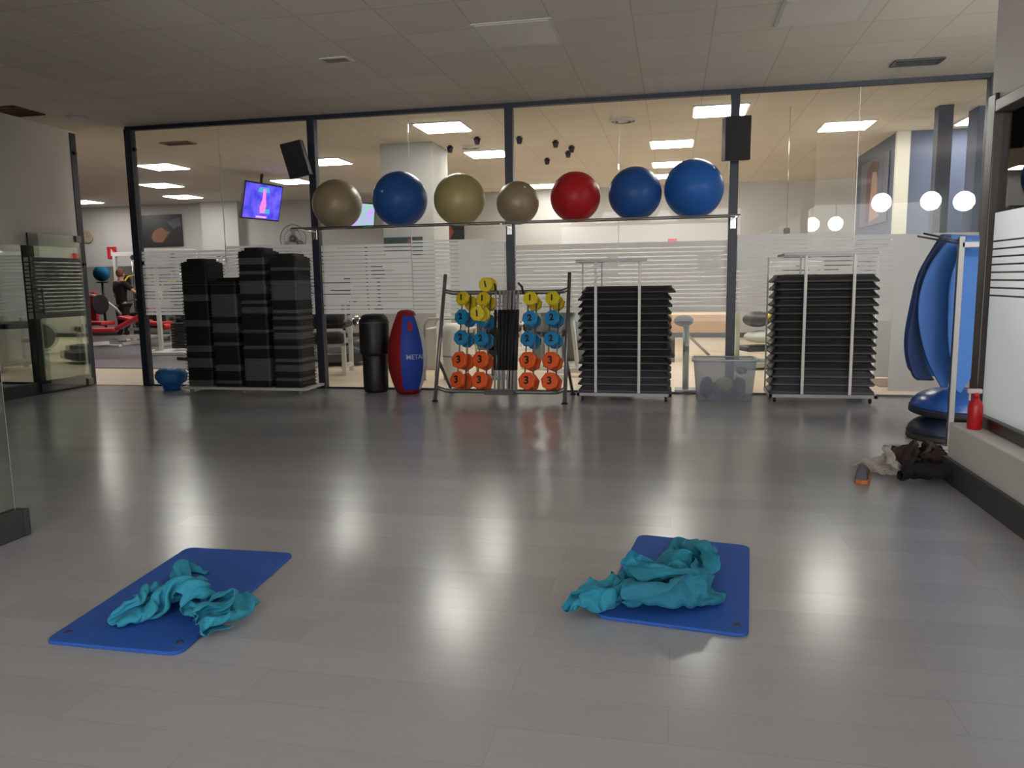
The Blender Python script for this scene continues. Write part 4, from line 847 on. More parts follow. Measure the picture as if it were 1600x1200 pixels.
115,318,24,103,307,37,94,293,30,78,278,33,60,284,31,52,275,44,44,255,44,26,253,54,7,258,57,-5,246,64,-19,235,72,-30,221,81,-48,223,79,-68,215,79,-84,201,84,-97,181,76,-113,196,79,-131,189,66,-151,199,73,-171,192,67,
-178,180,54,-196,174,51,-210,183,51,-224,171,59,-240,161,64,-243,147,74,-260,157,71,-280,145,74,-292,140,91,151,342,47,144,327,38,129,333,27,132,313,31,121,300,37,106,289,35,99,285,14,81,285,14,64,272,21,46,269,29,30,264,38,
24,245,37,7,248,41,-4,235,49,-18,224,55,-35,217,60,-51,207,62,-66,191,69,-86,186,63,-97,205,66,-116,197,56,-136,208,56,-147,196,56,-165,203,53,-182,196,40,-200,187,37,-216,175,35,-218,161,50,-240,155,48,-254,139,59,-254,137,84,
-271,127,82,-287,120,97,156,351,23,147,336,15,142,319,18,125,312,6,124,299,20,114,281,21,96,274,30,83,266,19,68,260,11,47,263,14,35,251,24,18,251,18,0,242,21,-14,232,27,-31,226,32,-49,216,36,-63,206,43,-68,184,42,
-79,202,46,-97,207,46,-119,209,41,-137,202,40,-154,195,38,-162,184,51,-172,184,36,-191,172,32,-207,158,37,-224,144,39,-226,147,63,-237,127,67,-250,117,83,-261,119,101,-276,115,117,175,343,24,166,330,9,153,316,5,139,299,7,125,280,6,
107,275,5,101,262,19,86,252,27,67,247,28,50,242,21,39,234,7,21,228,8,3,221,7,-16,215,9,-28,206,19,-48,202,18,-48,193,36,-68,200,27,-86,201,30,-99,190,41,-113,197,31,-132,188,33,-146,181,43,-159,173,36,-176,161,38,
-192,158,50,-198,138,42,-210,144,60,-219,129,76,-234,138,87,-239,125,101,-247,113,118,-265,103,127,178,334,36,161,326,26,160,302,21,151,284,12,138,268,5,117,260,11,101,247,6,84,238,11,72,226,18,54,219,12,38,211,18,25,203,6,
7,198,15,-11,194,17,-26,187,7,-32,188,24,-50,182,18,-67,186,17,-84,186,19,-103,181,24,-120,176,32,-129,183,49,-135,164,43,-153,157,51,-170,159,61,-174,141,51,-190,143,65,-204,128,75,-210,141,90,-226,141,105,-245,139,112,-261,129,118,
-264,116,134,181,318,30,157,317,41,144,304,28,132,281,22,130,259,27,125,239,19,109,225,10,92,213,6,73,206,6,58,196,12,41,192,9,26,187,17,10,181,9,-9,178,6,-21,176,22,-39,171,16,-50,170,32,-68,168,22,-78,174,35,
-96,172,44,-109,160,43,-116,168,61,-133,165,69,-150,159,77,-154,143,70,-172,132,71,-189,123,73,-193,139,88,-209,122,95,-225,123,106,-233,131,122,-249,127,131,-265,129,143,175,308,45,155,296,36,131,291,46,114,273,35,106,254,28,105,233,27,
104,212,28,99,194,15,78,190,19,67,180,11,48,174,10,29,170,11,12,166,20,-8,164,19,-27,160,12,-40,156,28,-59,154,22,-70,154,40,-90,152,41,-86,153,63,-103,158,70,-117,141,63,-133,141,68,-140,142,89,-160,146,91,-177,136,91,
-179,114,84,-191,123,93,-202,131,111,-214,115,117,-228,118,130,-235,131,143,-247,114,141,157,303,62,143,283,52,133,266,40,112,254,45,90,250,44,87,234,30,88,219,21,89,202,29,82,184,35,65,171,30,51,162,23,33,153,19,14,146,15,
-7,141,16,-27,137,18,-46,131,22,-64,128,29,-77,128,44,-93,130,57,-105,135,70,-104,145,90,-124,138,85,-129,123,76,-146,132,72,-154,130,91,-167,127,102,-180,112,101,-200,107,96,-189,119,112,-197,119,128,-209,118,143,-221,114,157,-239,105,166,
151,282,75,151,263,62,136,248,52,118,237,49,102,235,42,88,220,43,75,220,32,70,207,28,68,196,41,50,187,29,36,174,38,19,159,41,5,143,43,-12,128,42,-31,119,38,-49,113,43,-65,115,55,-65,133,67,-78,141,74,-92,134,86,
-108,125,86,-121,125,96,-141,119,92,-147,116,72,-161,123,77,-164,113,93,-168,102,110,-183,95,98,-186,94,117,-197,91,131,-214,87,143,-227,101,132,-245,93,138,141,265,83,133,273,64,128,254,66,111,236,67,93,240,57,87,220,58,70,211,49,
58,220,31,44,205,33,26,193,42,9,183,31,-8,169,33,-24,155,33,-40,143,43,-50,131,55,-51,119,67,-59,105,74,-63,121,81,-75,132,92,-87,120,80,-102,112,95,-116,112,82,-131,104,92,-149,101,81,-165,106,67,-170,93,83,-160,79,96,
-175,66,103,-193,66,110,-213,70,115,-231,79,118,-250,83,121,-260,97,113,133,279,84,119,268,72,106,262,57,97,251,69,81,235,71,72,240,48,54,231,43,35,218,48,17,221,34,-3,208,32,-22,194,34,-39,179,41,-41,166,54,-46,153,69,
-55,142,80,-52,129,93,-48,112,89,-60,115,103,-73,113,89,-89,104,95,-101,106,76,-116,93,84,-125,106,67,-142,105,55,-145,87,66,-159,71,66,-177,69,71,-194,72,79,-198,88,90,-211,98,100,-230,102,105,-249,94,102,-268,88,97,123,276,95,
111,280,81,96,273,68,80,265,60,63,250,64,51,234,70,33,241,59,12,235,55,2,214,62,-19,207,57,-39,202,52,-51,186,59,-55,171,75,-46,159,88,-36,139,92,-39,124,85,-30,112,100,-52,99,99,-74,94,90,-87,98,71,-105,82,72,
-117,89,56,-136,76,62,-138,78,37,-158,77,41,-176,87,45,-190,95,58,-207,94,68,-214,80,77,-215,78,95,-224,94,85,-243,99,82,-262,91,82,125,255,86,107,260,92,87,259,88,67,259,86,46,257,85,27,248,78,19,226,77,-2,230,79,
-16,216,78,-31,201,77,-44,194,69,-30,184,57,-39,176,70,-31,158,77,-23,143,82,-20,119,85,-39,101,79,-50,83,80,-75,76,69,-97,71,60,-109,85,39,-123,62,41,-139,49,49,-160,58,41,-171,61,26,-191,68,50,-197,79,56,-218,84,53,
-229,80,69,-230,72,88,-235,86,96,-246,81,79,-260,81,64,111,234,91,93,238,84,78,235,99,57,238,102,45,233,88,22,230,93,4,230,92,1,212,82,-16,209,96,-34,198,96,-31,186,78,-16,188,64,-20,166,70,-27,151,60,-37,133,66,
-35,112,69,-35,86,59,-58,93,52,-81,89,42,-101,75,30,-122,65,21,-143,57,19,-160,48,27,-172,39,38,-191,43,19,-201,68,27,-209,74,45,-218,66,64,-236,63,64,-244,65,82,-248,70,106,-266,74,91,-276,58,73,88,224,103,85,211,85,
68,221,86,57,217,103,43,228,109,22,231,111,2,223,107,2,204,98,-11,192,85,-21,185,102,-22,172,86,-5,172,74,-9,154,59,-11,131,68,-20,108,62,-27,105,43,-47,92,29,-69,79,28,-80,60,41,-99,52,28,-119,39,20,-141,33,19,
-160,30,20,-181,27,24,-199,32,28,-211,45,29,-202,60,50,-204,59,73,-223,49,80,-227,56,101,-245,49,88,-269,40,86,-278,51,106,84,202,111,69,206,100,57,199,82,48,218,85,36,213,100,23,212,115,5,214,120,-11,205,111,-1,187,103,
-6,171,95,-18,151,95,2,144,84,6,128,69,4,109,52,-11,92,40,-26,76,29,-46,65,23,-68,54,22,-89,41,26,-103,38,43,-121,43,40,-137,33,37,-156,31,40,-174,22,42,-195,26,42,-216,26,43,-221,35,66,-207,32,84,-215,36,107,
-239,27,104,-255,37,116,-276,22,116,-297,33,125,73,191,118,73,191,100,55,198,98,40,203,85,25,215,87,18,201,100,15,194,118,-1,185,124,-12,168,119,-1,149,115,2,130,107,-4,115,93,-10,101,77,-7,84,65,-14,68,52,-33,60,46,
-45,45,34,-65,43,40,-80,29,32,-100,25,34,-117,27,44,-134,26,54,-153,20,57,-171,26,68,-194,21,72,-209,7,69,-227,8,81,-232,15,102,-228,7,126,-244,21,138,-266,15,137,-275,35,145,-291,50,146,-167,-8,65,-187,-5,66,-193,-10,89,
-208,-7,103,-228,-4,115,-252,-10,115,-261,-1,128,-262,0,153,-276,13,164,-291,28,161,-291,28,143,-187,-36,74,-202,-32,87,-225,-27,90,-229,-35,112,-246,-28,117,-258,-29,138,-272,-18,137,-280,-11,153,-283,6,147,-303,15,153,-311,30,145,-207,-61,90,
-227,-54,88,-235,-53,107,-254,-45,108,-260,-47,128,-273,-32,125,-288,-34,142,-289,-15,138,-299,1,139,-290,15,132,-308,18,126,-223,-83,98,-238,-71,104,-253,-60,99,-261,-62,120,-274,-45,113,-288,-45,127,-293,-27,122,-308,-15,133,-292,-9,119,-282,5,111,
-296,18,99,-235,-98,103,-245,-87,112,-263,-75,108,-271,-60,103,-288,-59,115,-293,-41,107,-310,-35,113,-311,-14,107,-303,2,98,-289,3,81,-281,20,72,-248,-94,91,-262,-95,106,-261,-80,91,-281,-75,96,-285,-56,93,-305,-56,98,-312,-39,90,-315,-17,78,
-315,2,71,-306,17,63,-294,27,49,-246,-111,97,-263,-107,90,-275,-93,80,-269,-70,77,-295,-75,83,-296,-59,75,-308,-39,66,-308,-18,55,-295,-1,63,-307,4,46,-313,22,41,-247,-122,79,-247,-105,78,-254,-85,69,-278,-82,66,-296,-75,61,-289,-61,54,
-287,-40,57,-284,-19,59,-281,0,47,-292,14,40,-305,20,27,-259,-127,55,-253,-114,56,-257,-95,38,-281,-74,47,-300,-74,41,-306,-54,47,-302,-35,47,-287,-24,41,-278,-10,35,-280,8,26,-287,26,23,-273,-129,48,-265,-114,38,-267,-98,28,-275,-76,27,
-285,-61,32,-297,-47,35,-314,-37,35,-298,-25,27,-300,-8,33,-295,-1,15,-299,18,8,-289,-123,49,-278,-109,48,-280,-91,40,-289,-88,22,-301,-72,25,-311,-56,24,-309,-41,14,-316,-23,13,-321,-11,28,-318,6,24,-322,14,7,-287,-124,34,-283,-106,32,
-297,-99,44,-306,-86,34,-314,-82,14,-323,-65,8,-330,-49,9,-337,-31,13,-337,-12,12,-337,1,26,-329,18,25,
],
'R_rect': [
-17,353,86,-10,349,103,-29,353,105,-36,352,88,-49,353,108,-53,353,90,-69,353,113,-72,356,95,-89,350,119,-93,353,97,-110,350,125,-112,356,102,-129,340,131,-132,352,109,-146,348,142,-152,349,117,-163,335,140,-170,353,128,-168,340,164,-185,345,143,
-182,326,171,-198,335,157,-196,311,174,-209,328,173,-210,298,172,-222,313,177,-226,287,169,-235,298,181,-243,286,162,-249,284,180,-260,281,157,-257,296,167,-272,297,157,-273,291,177,-279,278,156,-291,286,173,-297,286,150,-297,269,168,-303,269,138,-315,268,163,
-321,261,132,-311,250,160,-317,245,118,-328,244,151,-336,245,108,-335,228,141,-324,227,101,-350,220,127,-315,211,89,-343,203,116,-8,350,122,-29,351,127,-49,349,132,-68,352,138,-89,350,145,-109,345,150,-130,338,155,-141,326,142,-156,322,154,-174,326,148,
-169,311,163,-186,303,161,-203,294,155,-219,285,150,-236,280,143,-245,297,148,-258,288,135,-278,286,127,-297,284,117,-316,284,110,-301,269,103,-321,269,91,-312,251,80,-315,234,65,-337,228,67,-16,339,142,-29,352,152,-49,346,157,-69,341,161,-88,332,163,
-107,328,165,-125,318,160,-143,309,154,-159,305,146,-167,318,134,-178,307,143,-191,319,148,-209,314,144,-226,308,136,-231,296,120,-250,299,118,-268,315,119,-287,314,113,-304,311,99,-295,297,86,-302,283,73,-314,270,57,-327,255,54,-342,247,67,-350,241,47,
-23,328,164,-31,330,144,-46,326,158,-66,318,158,-86,315,155,-101,324,147,-114,312,146,-132,305,139,-148,303,130,-165,304,119,-182,311,121,-200,320,121,-214,335,123,-224,322,109,-243,322,102,-255,312,88,-271,327,88,-282,308,84,-296,320,69,-316,309,69,
-328,294,73,-338,278,64,-343,267,46,-352,262,65,-363,245,61,-21,307,156,-41,310,154,-49,324,139,-65,330,143,-80,319,139,-98,315,132,-117,318,126,-135,325,126,-144,320,110,-160,331,113,-178,339,107,-195,346,101,-214,352,96,-231,346,84,-235,328,72,
-254,336,68,-262,318,63,-274,302,58,-293,303,54,-307,291,57,-328,289,54,-346,291,55,-359,277,54,-363,258,47,-379,257,59,-17,312,140,-37,309,134,-54,310,133,-71,323,126,-82,335,130,-102,335,124,-114,329,106,-132,338,102,-149,346,95,-166,346,85,
-178,335,74,-197,343,70,-215,338,68,-224,352,56,-242,344,50,-249,326,49,-268,326,44,-283,313,43,-289,296,38,-307,304,43,-324,297,38,-337,283,37,-354,277,34,-373,270,31,-371,250,35,-17,326,133,-29,317,121,-48,322,115,-60,336,117,-79,336,106,
-97,338,94,-114,348,84,-133,352,74,-147,339,65,-159,351,55,-177,347,48,-197,345,42,-207,330,50,-225,332,53,-235,337,34,-253,329,30,-258,311,38,-275,314,27,-293,306,21,-301,289,28,-318,290,16,-335,284,11,-348,269,9,-360,255,8,-373,241,8,
-9,329,116,-29,337,110,-44,332,97,-60,341,90,-77,346,80,-97,348,69,-114,344,56,-133,332,58,-139,339,37,-157,334,40,-172,338,30,-192,332,28,-210,325,30,-218,317,45,-227,322,29,-243,317,17,-261,304,16,-269,288,31,-280,282,13,-295,267,8,
-313,259,11,-327,257,27,-329,245,12,-340,229,7,-354,218,11,-23,323,98,-20,336,84,-41,342,71,-62,336,66,-81,329,71,-90,335,48,-111,328,39,-129,322,39,-146,323,49,-157,315,32,-171,326,45,-184,318,34,-203,307,30,-223,303,31,-242,308,45,
-249,293,31,-250,275,16,-266,261,13,-282,250,24,-294,252,40,-310,242,41,-324,227,40,-336,219,29,-322,210,16,-338,200,8,-26,314,75,-38,321,91,-47,321,74,-61,314,55,-83,315,55,-97,326,64,-104,313,51,-121,313,47,-142,307,54,-159,314,52,
-180,310,52,-200,319,56,-209,300,56,-232,297,60,-234,277,49,-251,263,48,-246,244,33,-263,229,31,-270,233,52,-287,221,48,-303,214,54,-307,205,36,-326,199,40,-335,192,22,-320,190,7,-19,308,94,-34,302,82,-54,306,78,-67,318,74,-82,308,72,
-104,311,72,-116,325,63,-127,308,68,-142,322,69,-164,323,76,-185,317,81,-204,311,86,-219,290,87,-226,268,78,-234,247,68,-232,235,52,-246,220,54,-258,204,48,-274,206,63,-289,211,73,-288,200,56,-306,195,53,-314,186,36,-334,178,29,-321,173,10,
-21,293,104,-40,295,98,-57,297,92,-66,317,91,-81,323,86,-100,325,85,-119,323,86,-139,321,89,-150,301,89,-168,306,102,-189,296,107,-189,281,88,-194,269,71,-203,248,65,-209,228,62,-222,208,63,-235,198,61,-249,210,68,-263,210,80,-281,199,83,
-294,191,71,-297,179,53,-317,173,48,-328,159,32,-324,152,7,-26,296,121,-40,304,114,-59,309,108,-74,298,100,-85,313,108,-104,312,111,-125,308,114,-136,293,107,-150,289,122,-168,276,120,-185,263,111,-194,250,95,-182,246,79,-197,232,84,-213,221,85,
-224,205,84,-237,191,80,-247,192,63,-253,196,78,-270,184,82,-287,173,74,-302,162,63,-312,153,42,-310,154,16,-322,130,16,-43,281,123,-52,293,134,-58,284,116,-73,288,128,-92,286,127,-100,284,106,-112,282,124,-130,266,126,-146,256,116,-159,257,100,
-172,263,88,-170,243,93,-177,225,89,-189,214,79,-204,210,71,-209,195,82,-223,183,75,-243,175,70,-260,179,67,-277,189,59,-280,168,53,-288,149,49,-294,152,23,-303,133,28,-301,141,8,-25,279,146,-42,267,141,-60,257,136,-78,257,127,-96,256,119,
-113,257,112,-117,272,96,-134,277,97,-132,255,92,-145,248,80,-159,260,75,-161,245,80,-165,226,73,-176,212,66,-191,201,62,-207,195,59,-226,188,53,-242,179,48,-260,171,43,-275,184,31,-285,166,28,-269,152,34,-287,136,38,-285,128,17,-304,121,11,
-25,277,113,-37,264,111,-57,260,103,-73,251,99,-92,250,91,-103,263,90,-121,261,79,-135,274,77,-149,270,90,-145,265,65,-153,254,55,-163,239,58,-181,240,65,-193,226,57,-200,213,43,-220,215,47,-240,209,40,-251,195,29,-260,181,15,-259,161,24,
-273,152,10,-272,135,20,-275,124,41,-292,118,33,-296,108,11,-42,269,91,-50,281,96,-68,280,99,-85,271,95,-90,264,77,-107,259,69,-111,277,76,-125,288,82,-148,287,85,-162,278,76,-175,265,59,-180,252,52,-189,235,40,-208,241,41,-222,228,32,
-228,210,21,-222,192,29,-232,186,11,-240,166,8,-249,149,7,-260,135,10,-255,137,31,-266,119,25,-280,107,20,-294,93,22,-30,279,75,-49,272,79,-67,275,79,-81,287,87,-96,282,79,-102,274,61,-120,274,58,-130,292,63,-145,297,64,-161,289,54,
-173,279,40,-187,267,31,-192,250,17,-201,234,13,-200,213,22,-209,205,7,-213,184,7,-223,168,6,-229,158,24,-243,144,23,-246,127,10,-248,118,28,-260,109,40,-265,100,20,-275,86,13,-40,291,74,-47,279,62,-56,290,75,-73,294,70,-86,287,59,
-102,299,63,-118,297,52,-133,299,36,-146,286,36,-146,266,42,-161,254,35,-169,249,17,-173,234,30,-185,219,26,-184,205,10,-195,190,6,-202,180,21,-213,163,21,-218,147,7,-233,138,9,-234,122,25,-244,105,17,-243,101,39,-248,85,25,-260,70,29,
-44,310,62,-34,298,59,-51,297,52,-68,299,43,-84,306,37,-93,290,38,-108,290,25,-117,275,36,-127,275,19,-139,259,17,-153,247,14,-158,231,25,-172,223,12,-171,207,27,-185,193,22,-181,179,7,-198,168,8,-199,153,21,-215,142,27,-221,124,17,
-231,109,6,-224,97,21,-224,85,39,-239,72,43,-235,66,23,-17,314,57,-30,324,43,-47,318,30,-61,309,15,-73,294,12,-86,281,9,-88,273,30,-101,272,16,-113,261,8,-126,248,6,-137,237,16,-153,227,8,-157,211,17,-169,197,9,-170,181,21,
-182,166,20,-184,154,7,-199,140,7,-199,126,24,-205,114,6,-212,92,7,-219,73,10,-217,65,31,-223,65,46,-228,52,33,-17,297,32,-37,295,35,-28,296,13,-46,283,13,-58,271,6,-72,259,12,-86,252,23,-100,260,31,-102,250,18,-113,236,12,
-126,222,11,-141,218,18,-144,205,5,-152,187,6,-162,168,8,-164,157,24,-177,143,25,-180,126,13,-188,109,11,-202,98,20,-192,80,4,-197,59,8,-200,52,29,-206,49,43,-224,48,49,-23,289,61,-14,287,46,-30,277,37,-45,270,32,-60,282,24,
-59,261,26,-75,256,37,-93,251,44,-109,247,34,-124,249,24,-120,229,30,-123,211,26,-126,191,17,-130,174,7,-140,154,9,-150,138,12,-158,127,28,-164,110,22,-181,109,30,-182,92,25,-200,83,23,-185,66,20,-185,54,36,-189,47,58,-205,37,55,
-12,266,59,-21,282,64,-31,270,54,-44,281,46,-62,283,41,-71,274,26,-78,271,45,-99,270,47,-120,262,48,-133,244,46,-143,227,41,-149,211,31,-154,190,22,-149,170,25,-146,152,35,-140,134,36,-140,114,33,-157,110,40,-170,97,37,-190,99,37,
-198,83,39,-189,82,18,-185,75,34,-185,48,38,-182,35,53,
],
'R_small': [
-404,-227,50,-413,-222,31,-402,-229,46,-404,-208,52,-385,-222,36,-403,-207,31,-385,-214,17,-386,-196,31,-367,-209,7,-373,-189,16,-348,-206,10,-356,-184,6,-333,-199,25,-348,-183,24,-336,-187,40,-356,-190,39,-352,-181,51,-358,-173,35,-339,-168,48,-339,-171,31,
-343,-152,43,-354,-158,31,-355,-138,37,-354,-142,19,-370,-127,29,-370,-145,30,-384,-140,39,-388,-147,23,-393,-129,26,-407,-143,24,-410,-120,22,-404,-135,7,-410,-106,10,-390,-122,9,-399,-90,8,-379,-107,7,-386,-76,8,-374,-97,23,-381,-79,26,-363,-92,8,
-411,-245,40,-407,-236,23,-389,-232,14,-370,-226,6,-355,-225,16,-361,-208,26,-347,-202,36,-334,-202,53,-336,-185,60,-338,-167,66,-351,-155,58,-358,-137,55,-364,-121,51,-381,-115,43,-401,-112,48,-392,-101,34,-409,-94,38,-407,-75,34,-397,-59,31,-382,-48,30,
-412,-264,26,-400,-256,16,-380,-249,9,-362,-245,11,-365,-232,28,-350,-225,30,-346,-217,44,-351,-206,60,-354,-189,68,-357,-171,75,-361,-152,80,-366,-134,80,-381,-140,64,-377,-120,70,-377,-103,64,-385,-89,60,-396,-74,56,-412,-61,62,-399,-49,57,-383,-40,54,
-399,-277,17,-396,-265,31,-384,-251,28,-365,-256,19,-355,-247,34,-348,-234,47,-365,-221,42,-370,-201,45,-374,-183,54,-382,-167,65,-389,-150,75,-388,-148,94,-392,-130,90,-399,-113,85,-388,-97,91,-402,-98,77,-413,-82,77,-397,-69,80,-387,-53,75,-383,-34,74,
-383,-278,10,-386,-280,31,-374,-267,30,-367,-254,43,-376,-237,42,-365,-235,62,-358,-217,66,-375,-204,70,-393,-194,74,-402,-177,83,-408,-159,93,-414,-142,100,-410,-124,106,-392,-120,109,-404,-106,101,-412,-92,96,-399,-78,94,-410,-62,91,-403,-45,85,-383,-37,93,
-363,-275,13,-363,-284,31,-374,-277,50,-382,-260,61,-384,-241,67,-386,-221,76,-373,-208,86,-369,-188,89,-381,-175,85,-389,-176,106,-399,-162,114,-407,-145,120,-412,-128,127,-406,-111,119,-393,-98,114,-411,-90,113,-412,-72,106,-396,-60,105,-406,-42,103,-394,-21,103,
-343,-279,26,-350,-262,37,-355,-258,56,-357,-254,76,-366,-239,87,-374,-225,100,-379,-207,109,-379,-187,106,-369,-172,100,-383,-160,101,-381,-155,120,-389,-137,119,-398,-131,136,-391,-113,130,-403,-98,132,-394,-82,122,-408,-68,127,-412,-51,121,-392,-37,122,-412,-34,114,
-334,-282,51,-333,-262,58,-336,-243,66,-349,-231,72,-349,-227,94,-359,-214,90,-359,-204,107,-365,-187,116,-368,-168,118,-365,-153,104,-373,-138,112,-372,-138,133,-377,-122,143,-383,-105,151,-389,-86,150,-392,-68,144,-388,-52,131,-403,-48,145,-413,-30,135,-406,-14,121,
-318,-282,72,-331,-268,80,-341,-253,85,-334,-234,82,-338,-216,82,-345,-204,95,-355,-187,96,-344,-183,115,-350,-166,105,-346,-154,121,-352,-137,130,-351,-118,136,-359,-101,133,-357,-87,148,-366,-72,137,-367,-58,153,-378,-41,155,-390,-27,148,-404,-12,146,-410,1,133,
-304,-276,85,-318,-264,92,-323,-248,82,-324,-237,99,-330,-218,103,-327,-196,103,-332,-182,88,-323,-168,102,-322,-149,109,-327,-130,110,-339,-113,109,-326,-101,121,-329,-85,129,-336,-69,134,-345,-50,137,-358,-36,141,-376,-31,135,-376,-12,143,-389,1,150,-404,13,145,
-291,-264,84,-308,-261,75,-304,-246,92,-308,-225,89,-316,-209,80,-303,-192,86,-299,-171,84,-302,-149,82,-308,-128,83,-315,-109,83,-323,-92,85,-336,-81,94,-351,-82,107,-342,-65,110,-357,-55,119,-363,-36,122,-368,-17,125,-389,-16,129,-391,5,132,-389,23,135,
-282,-260,66,-290,-246,77,-308,-242,63,-298,-219,60,-296,-196,56,-300,-173,57,-319,-160,56,-325,-140,56,-336,-124,60,-338,-104,56,-349,-103,71,-358,-94,86,-367,-76,92,-363,-62,103,-350,-45,106,-372,-37,105,-384,-21,114,-380,-1,121,-401,7,114,-411,22,125,
-273,-233,72,-279,-238,49,-294,-225,37,-309,-204,30,-321,-184,36,-324,-161,37,-324,-137,31,-343,-129,32,-340,-110,35,-360,-110,42,-363,-100,56,-369,-88,73,-354,-74,76,-348,-59,91,-360,-36,92,-358,-21,110,-372,-5,106,-388,13,102,-395,31,116,-405,23,99,
-263,-219,46,-279,-206,54,-281,-196,32,-294,-178,21,-306,-158,25,-318,-146,11,-334,-133,8,-347,-117,11,-356,-105,21,-354,-95,36,-374,-85,43,-376,-75,62,-372,-62,79,-349,-47,77,-343,-26,94,-360,-6,96,-361,17,111,-379,38,111,-390,41,93,-408,47,100,
-254,-196,58,-267,-186,43,-287,-177,48,-288,-160,35,-291,-141,23,-306,-131,12,-322,-119,17,-333,-107,8,-346,-92,11,-356,-80,24,-366,-71,39,-360,-70,61,-369,-49,64,-362,-28,78,-347,-8,82,-347,14,101,-365,31,94,-369,55,104,-391,63,98,-401,51,83,
-250,-179,47,-265,-176,61,-276,-162,50,-294,-151,51,-296,-136,40,-310,-126,31,-309,-108,26,-322,-95,21,-338,-89,34,-339,-68,36,-347,-78,55,-350,-53,46,-358,-30,51,-359,-7,64,-356,15,79,-339,30,91,-353,48,96,-375,48,86,-383,68,85,-402,67,78,
-258,-165,37,-253,-162,57,-269,-155,67,-284,-143,67,-299,-134,64,-314,-122,57,-319,-105,54,-325,-89,48,-323,-65,48,-332,-71,66,-334,-51,57,-345,-32,65,-336,-15,52,-345,8,55,-352,27,63,-339,39,76,-357,43,80,-363,61,82,-377,56,68,-387,74,67,
-241,-153,44,-253,-141,50,-244,-140,70,-267,-116,74,-277,-110,66,-285,-101,56,-293,-90,69,-305,-61,62,-311,-61,78,-323,-48,82,-335,-34,78,-327,-18,67,-339,-1,69,-326,10,59,-332,30,64,-336,49,62,-343,56,81,-353,62,65,-363,78,69,-365,76,51,
-233,-135,24,-224,-132,41,-229,-115,48,-237,-95,51,-257,-86,52,-265,-77,49,-266,-62,61,-274,-47,76,-291,-38,72,-300,-30,81,-324,-31,94,-332,-16,86,-330,3,84,-325,19,76,-315,30,66,-320,44,77,-320,61,68,-329,75,78,-331,79,59,-335,94,48,
-237,-100,29,-225,-106,14,-213,-92,23,-218,-75,29,-226,-61,39,-239,-48,39,-252,-36,49,-260,-28,64,-273,-28,80,-285,-33,94,-303,-25,96,-326,-17,102,-322,3,100,-314,20,95,-299,33,86,-292,52,84,-294,71,84,-296,84,69,-302,100,60,-301,104,40,
],
'D_shirt': [
-365,83,72,-345,69,53,-328,71,63,-350,94,74,-312,83,59,-333,101,81,-298,77,72,-315,109,80,-277,82,72,-303,100,94,-284,65,85,-286,97,104,-263,62,88,-269,98,93,-245,58,94,-258,86,77,-243,45,77,-240,77,77,-226,54,83,-232,68,60,
-208,60,85,-212,68,63,-320,77,32,-312,59,36,-297,53,48,-279,63,48,-279,50,65,-262,43,73,-264,35,94,-248,36,104,-232,44,97,-218,35,86,-203,43,79,-295,68,15,-283,67,32,-284,48,23,-278,38,40,-275,29,56,-269,22,72,-258,18,87,
-242,28,88,-228,28,102,-210,36,103,-197,30,90,-275,78,8,-271,60,15,-267,54,33,-261,34,32,-258,38,51,-254,21,60,-249,9,75,-238,11,92,-220,19,87,-211,18,106,-193,26,110,-259,84,13,-263,72,28,-252,57,25,-249,48,40,-240,30,46,
-234,30,66,-228,11,66,-221,-1,81,-210,-1,99,-191,6,98,-182,8,118,-261,95,31,-244,85,27,-237,71,40,-224,56,41,-219,47,58,-207,30,54,-200,17,66,-192,1,74,-187,-11,88,-179,-16,108,-164,-5,115,-245,102,55,-230,89,56,-210,88,51,
-196,73,53,-186,58,58,-178,40,64,-170,24,70,-166,4,73,-164,-12,82,-161,-17,100,-154,-21,119,-231,97,88,-211,99,85,-208,80,85,-190,71,87,-192,52,90,-178,43,93,-180,25,92,-172,7,95,-154,-1,94,-144,-18,92,-147,-31,107,-216,106,119,
-207,93,117,-189,90,108,-201,74,113,-197,56,114,-187,40,113,-174,25,111,-160,17,99,-152,2,112,-137,-17,111,-129,-34,99,-201,113,140,-192,113,123,-194,92,131,-185,79,122,-184,61,128,-177,53,109,-165,38,116,-148,22,116,-131,5,111,-125,-7,93,
-108,-27,95,-182,119,150,-182,106,138,-179,98,120,-169,83,133,-173,71,114,-157,54,115,-159,37,96,-139,23,93,-116,16,99,-101,-4,98,-87,-18,83,-165,121,151,-165,102,144,-162,105,122,-167,88,112,-154,69,107,-154,51,90,-133,41,96,-123,27,76,
-105,9,78,-81,8,86,-66,-11,89,-393,165,18,-381,149,26,-390,163,12,-373,171,13,-369,158,17,-374,163,33,-362,151,32,-356,167,34,-345,160,30,-353,170,14,-329,157,19,-335,172,7,-313,150,7,-316,173,10,-297,148,21,-296,169,7,-279,135,15,
-277,163,8,-270,140,35,-263,146,8,-253,125,43,-246,134,16,-239,134,58,-231,127,31,-229,118,72,-218,130,50,-220,131,89,-212,116,68,-220,116,106,-202,117,89,-211,123,125,-200,132,107,-200,130,141,-193,141,125,-186,143,147,-184,129,137,-177,144,129,
-166,135,137,-167,149,145,-175,137,156,-156,152,161,-158,136,151,-143,135,158,-159,125,168,-144,117,149,-148,111,131,-143,89,126,-143,83,105,-143,74,82,-138,55,71,-115,45,78,-98,29,78,-90,13,63,-82,-6,71,-58,-7,74,-396,145,34,-393,143,14,
-374,145,7,-356,141,15,-343,137,30,-331,132,11,-312,126,20,-290,119,22,-282,125,42,-264,114,50,-263,129,66,-245,121,75,-235,133,85,-234,122,103,-219,137,108,-225,132,127,-214,143,142,-199,157,145,-182,165,142,-162,169,137,-150,155,135,-137,142,131,
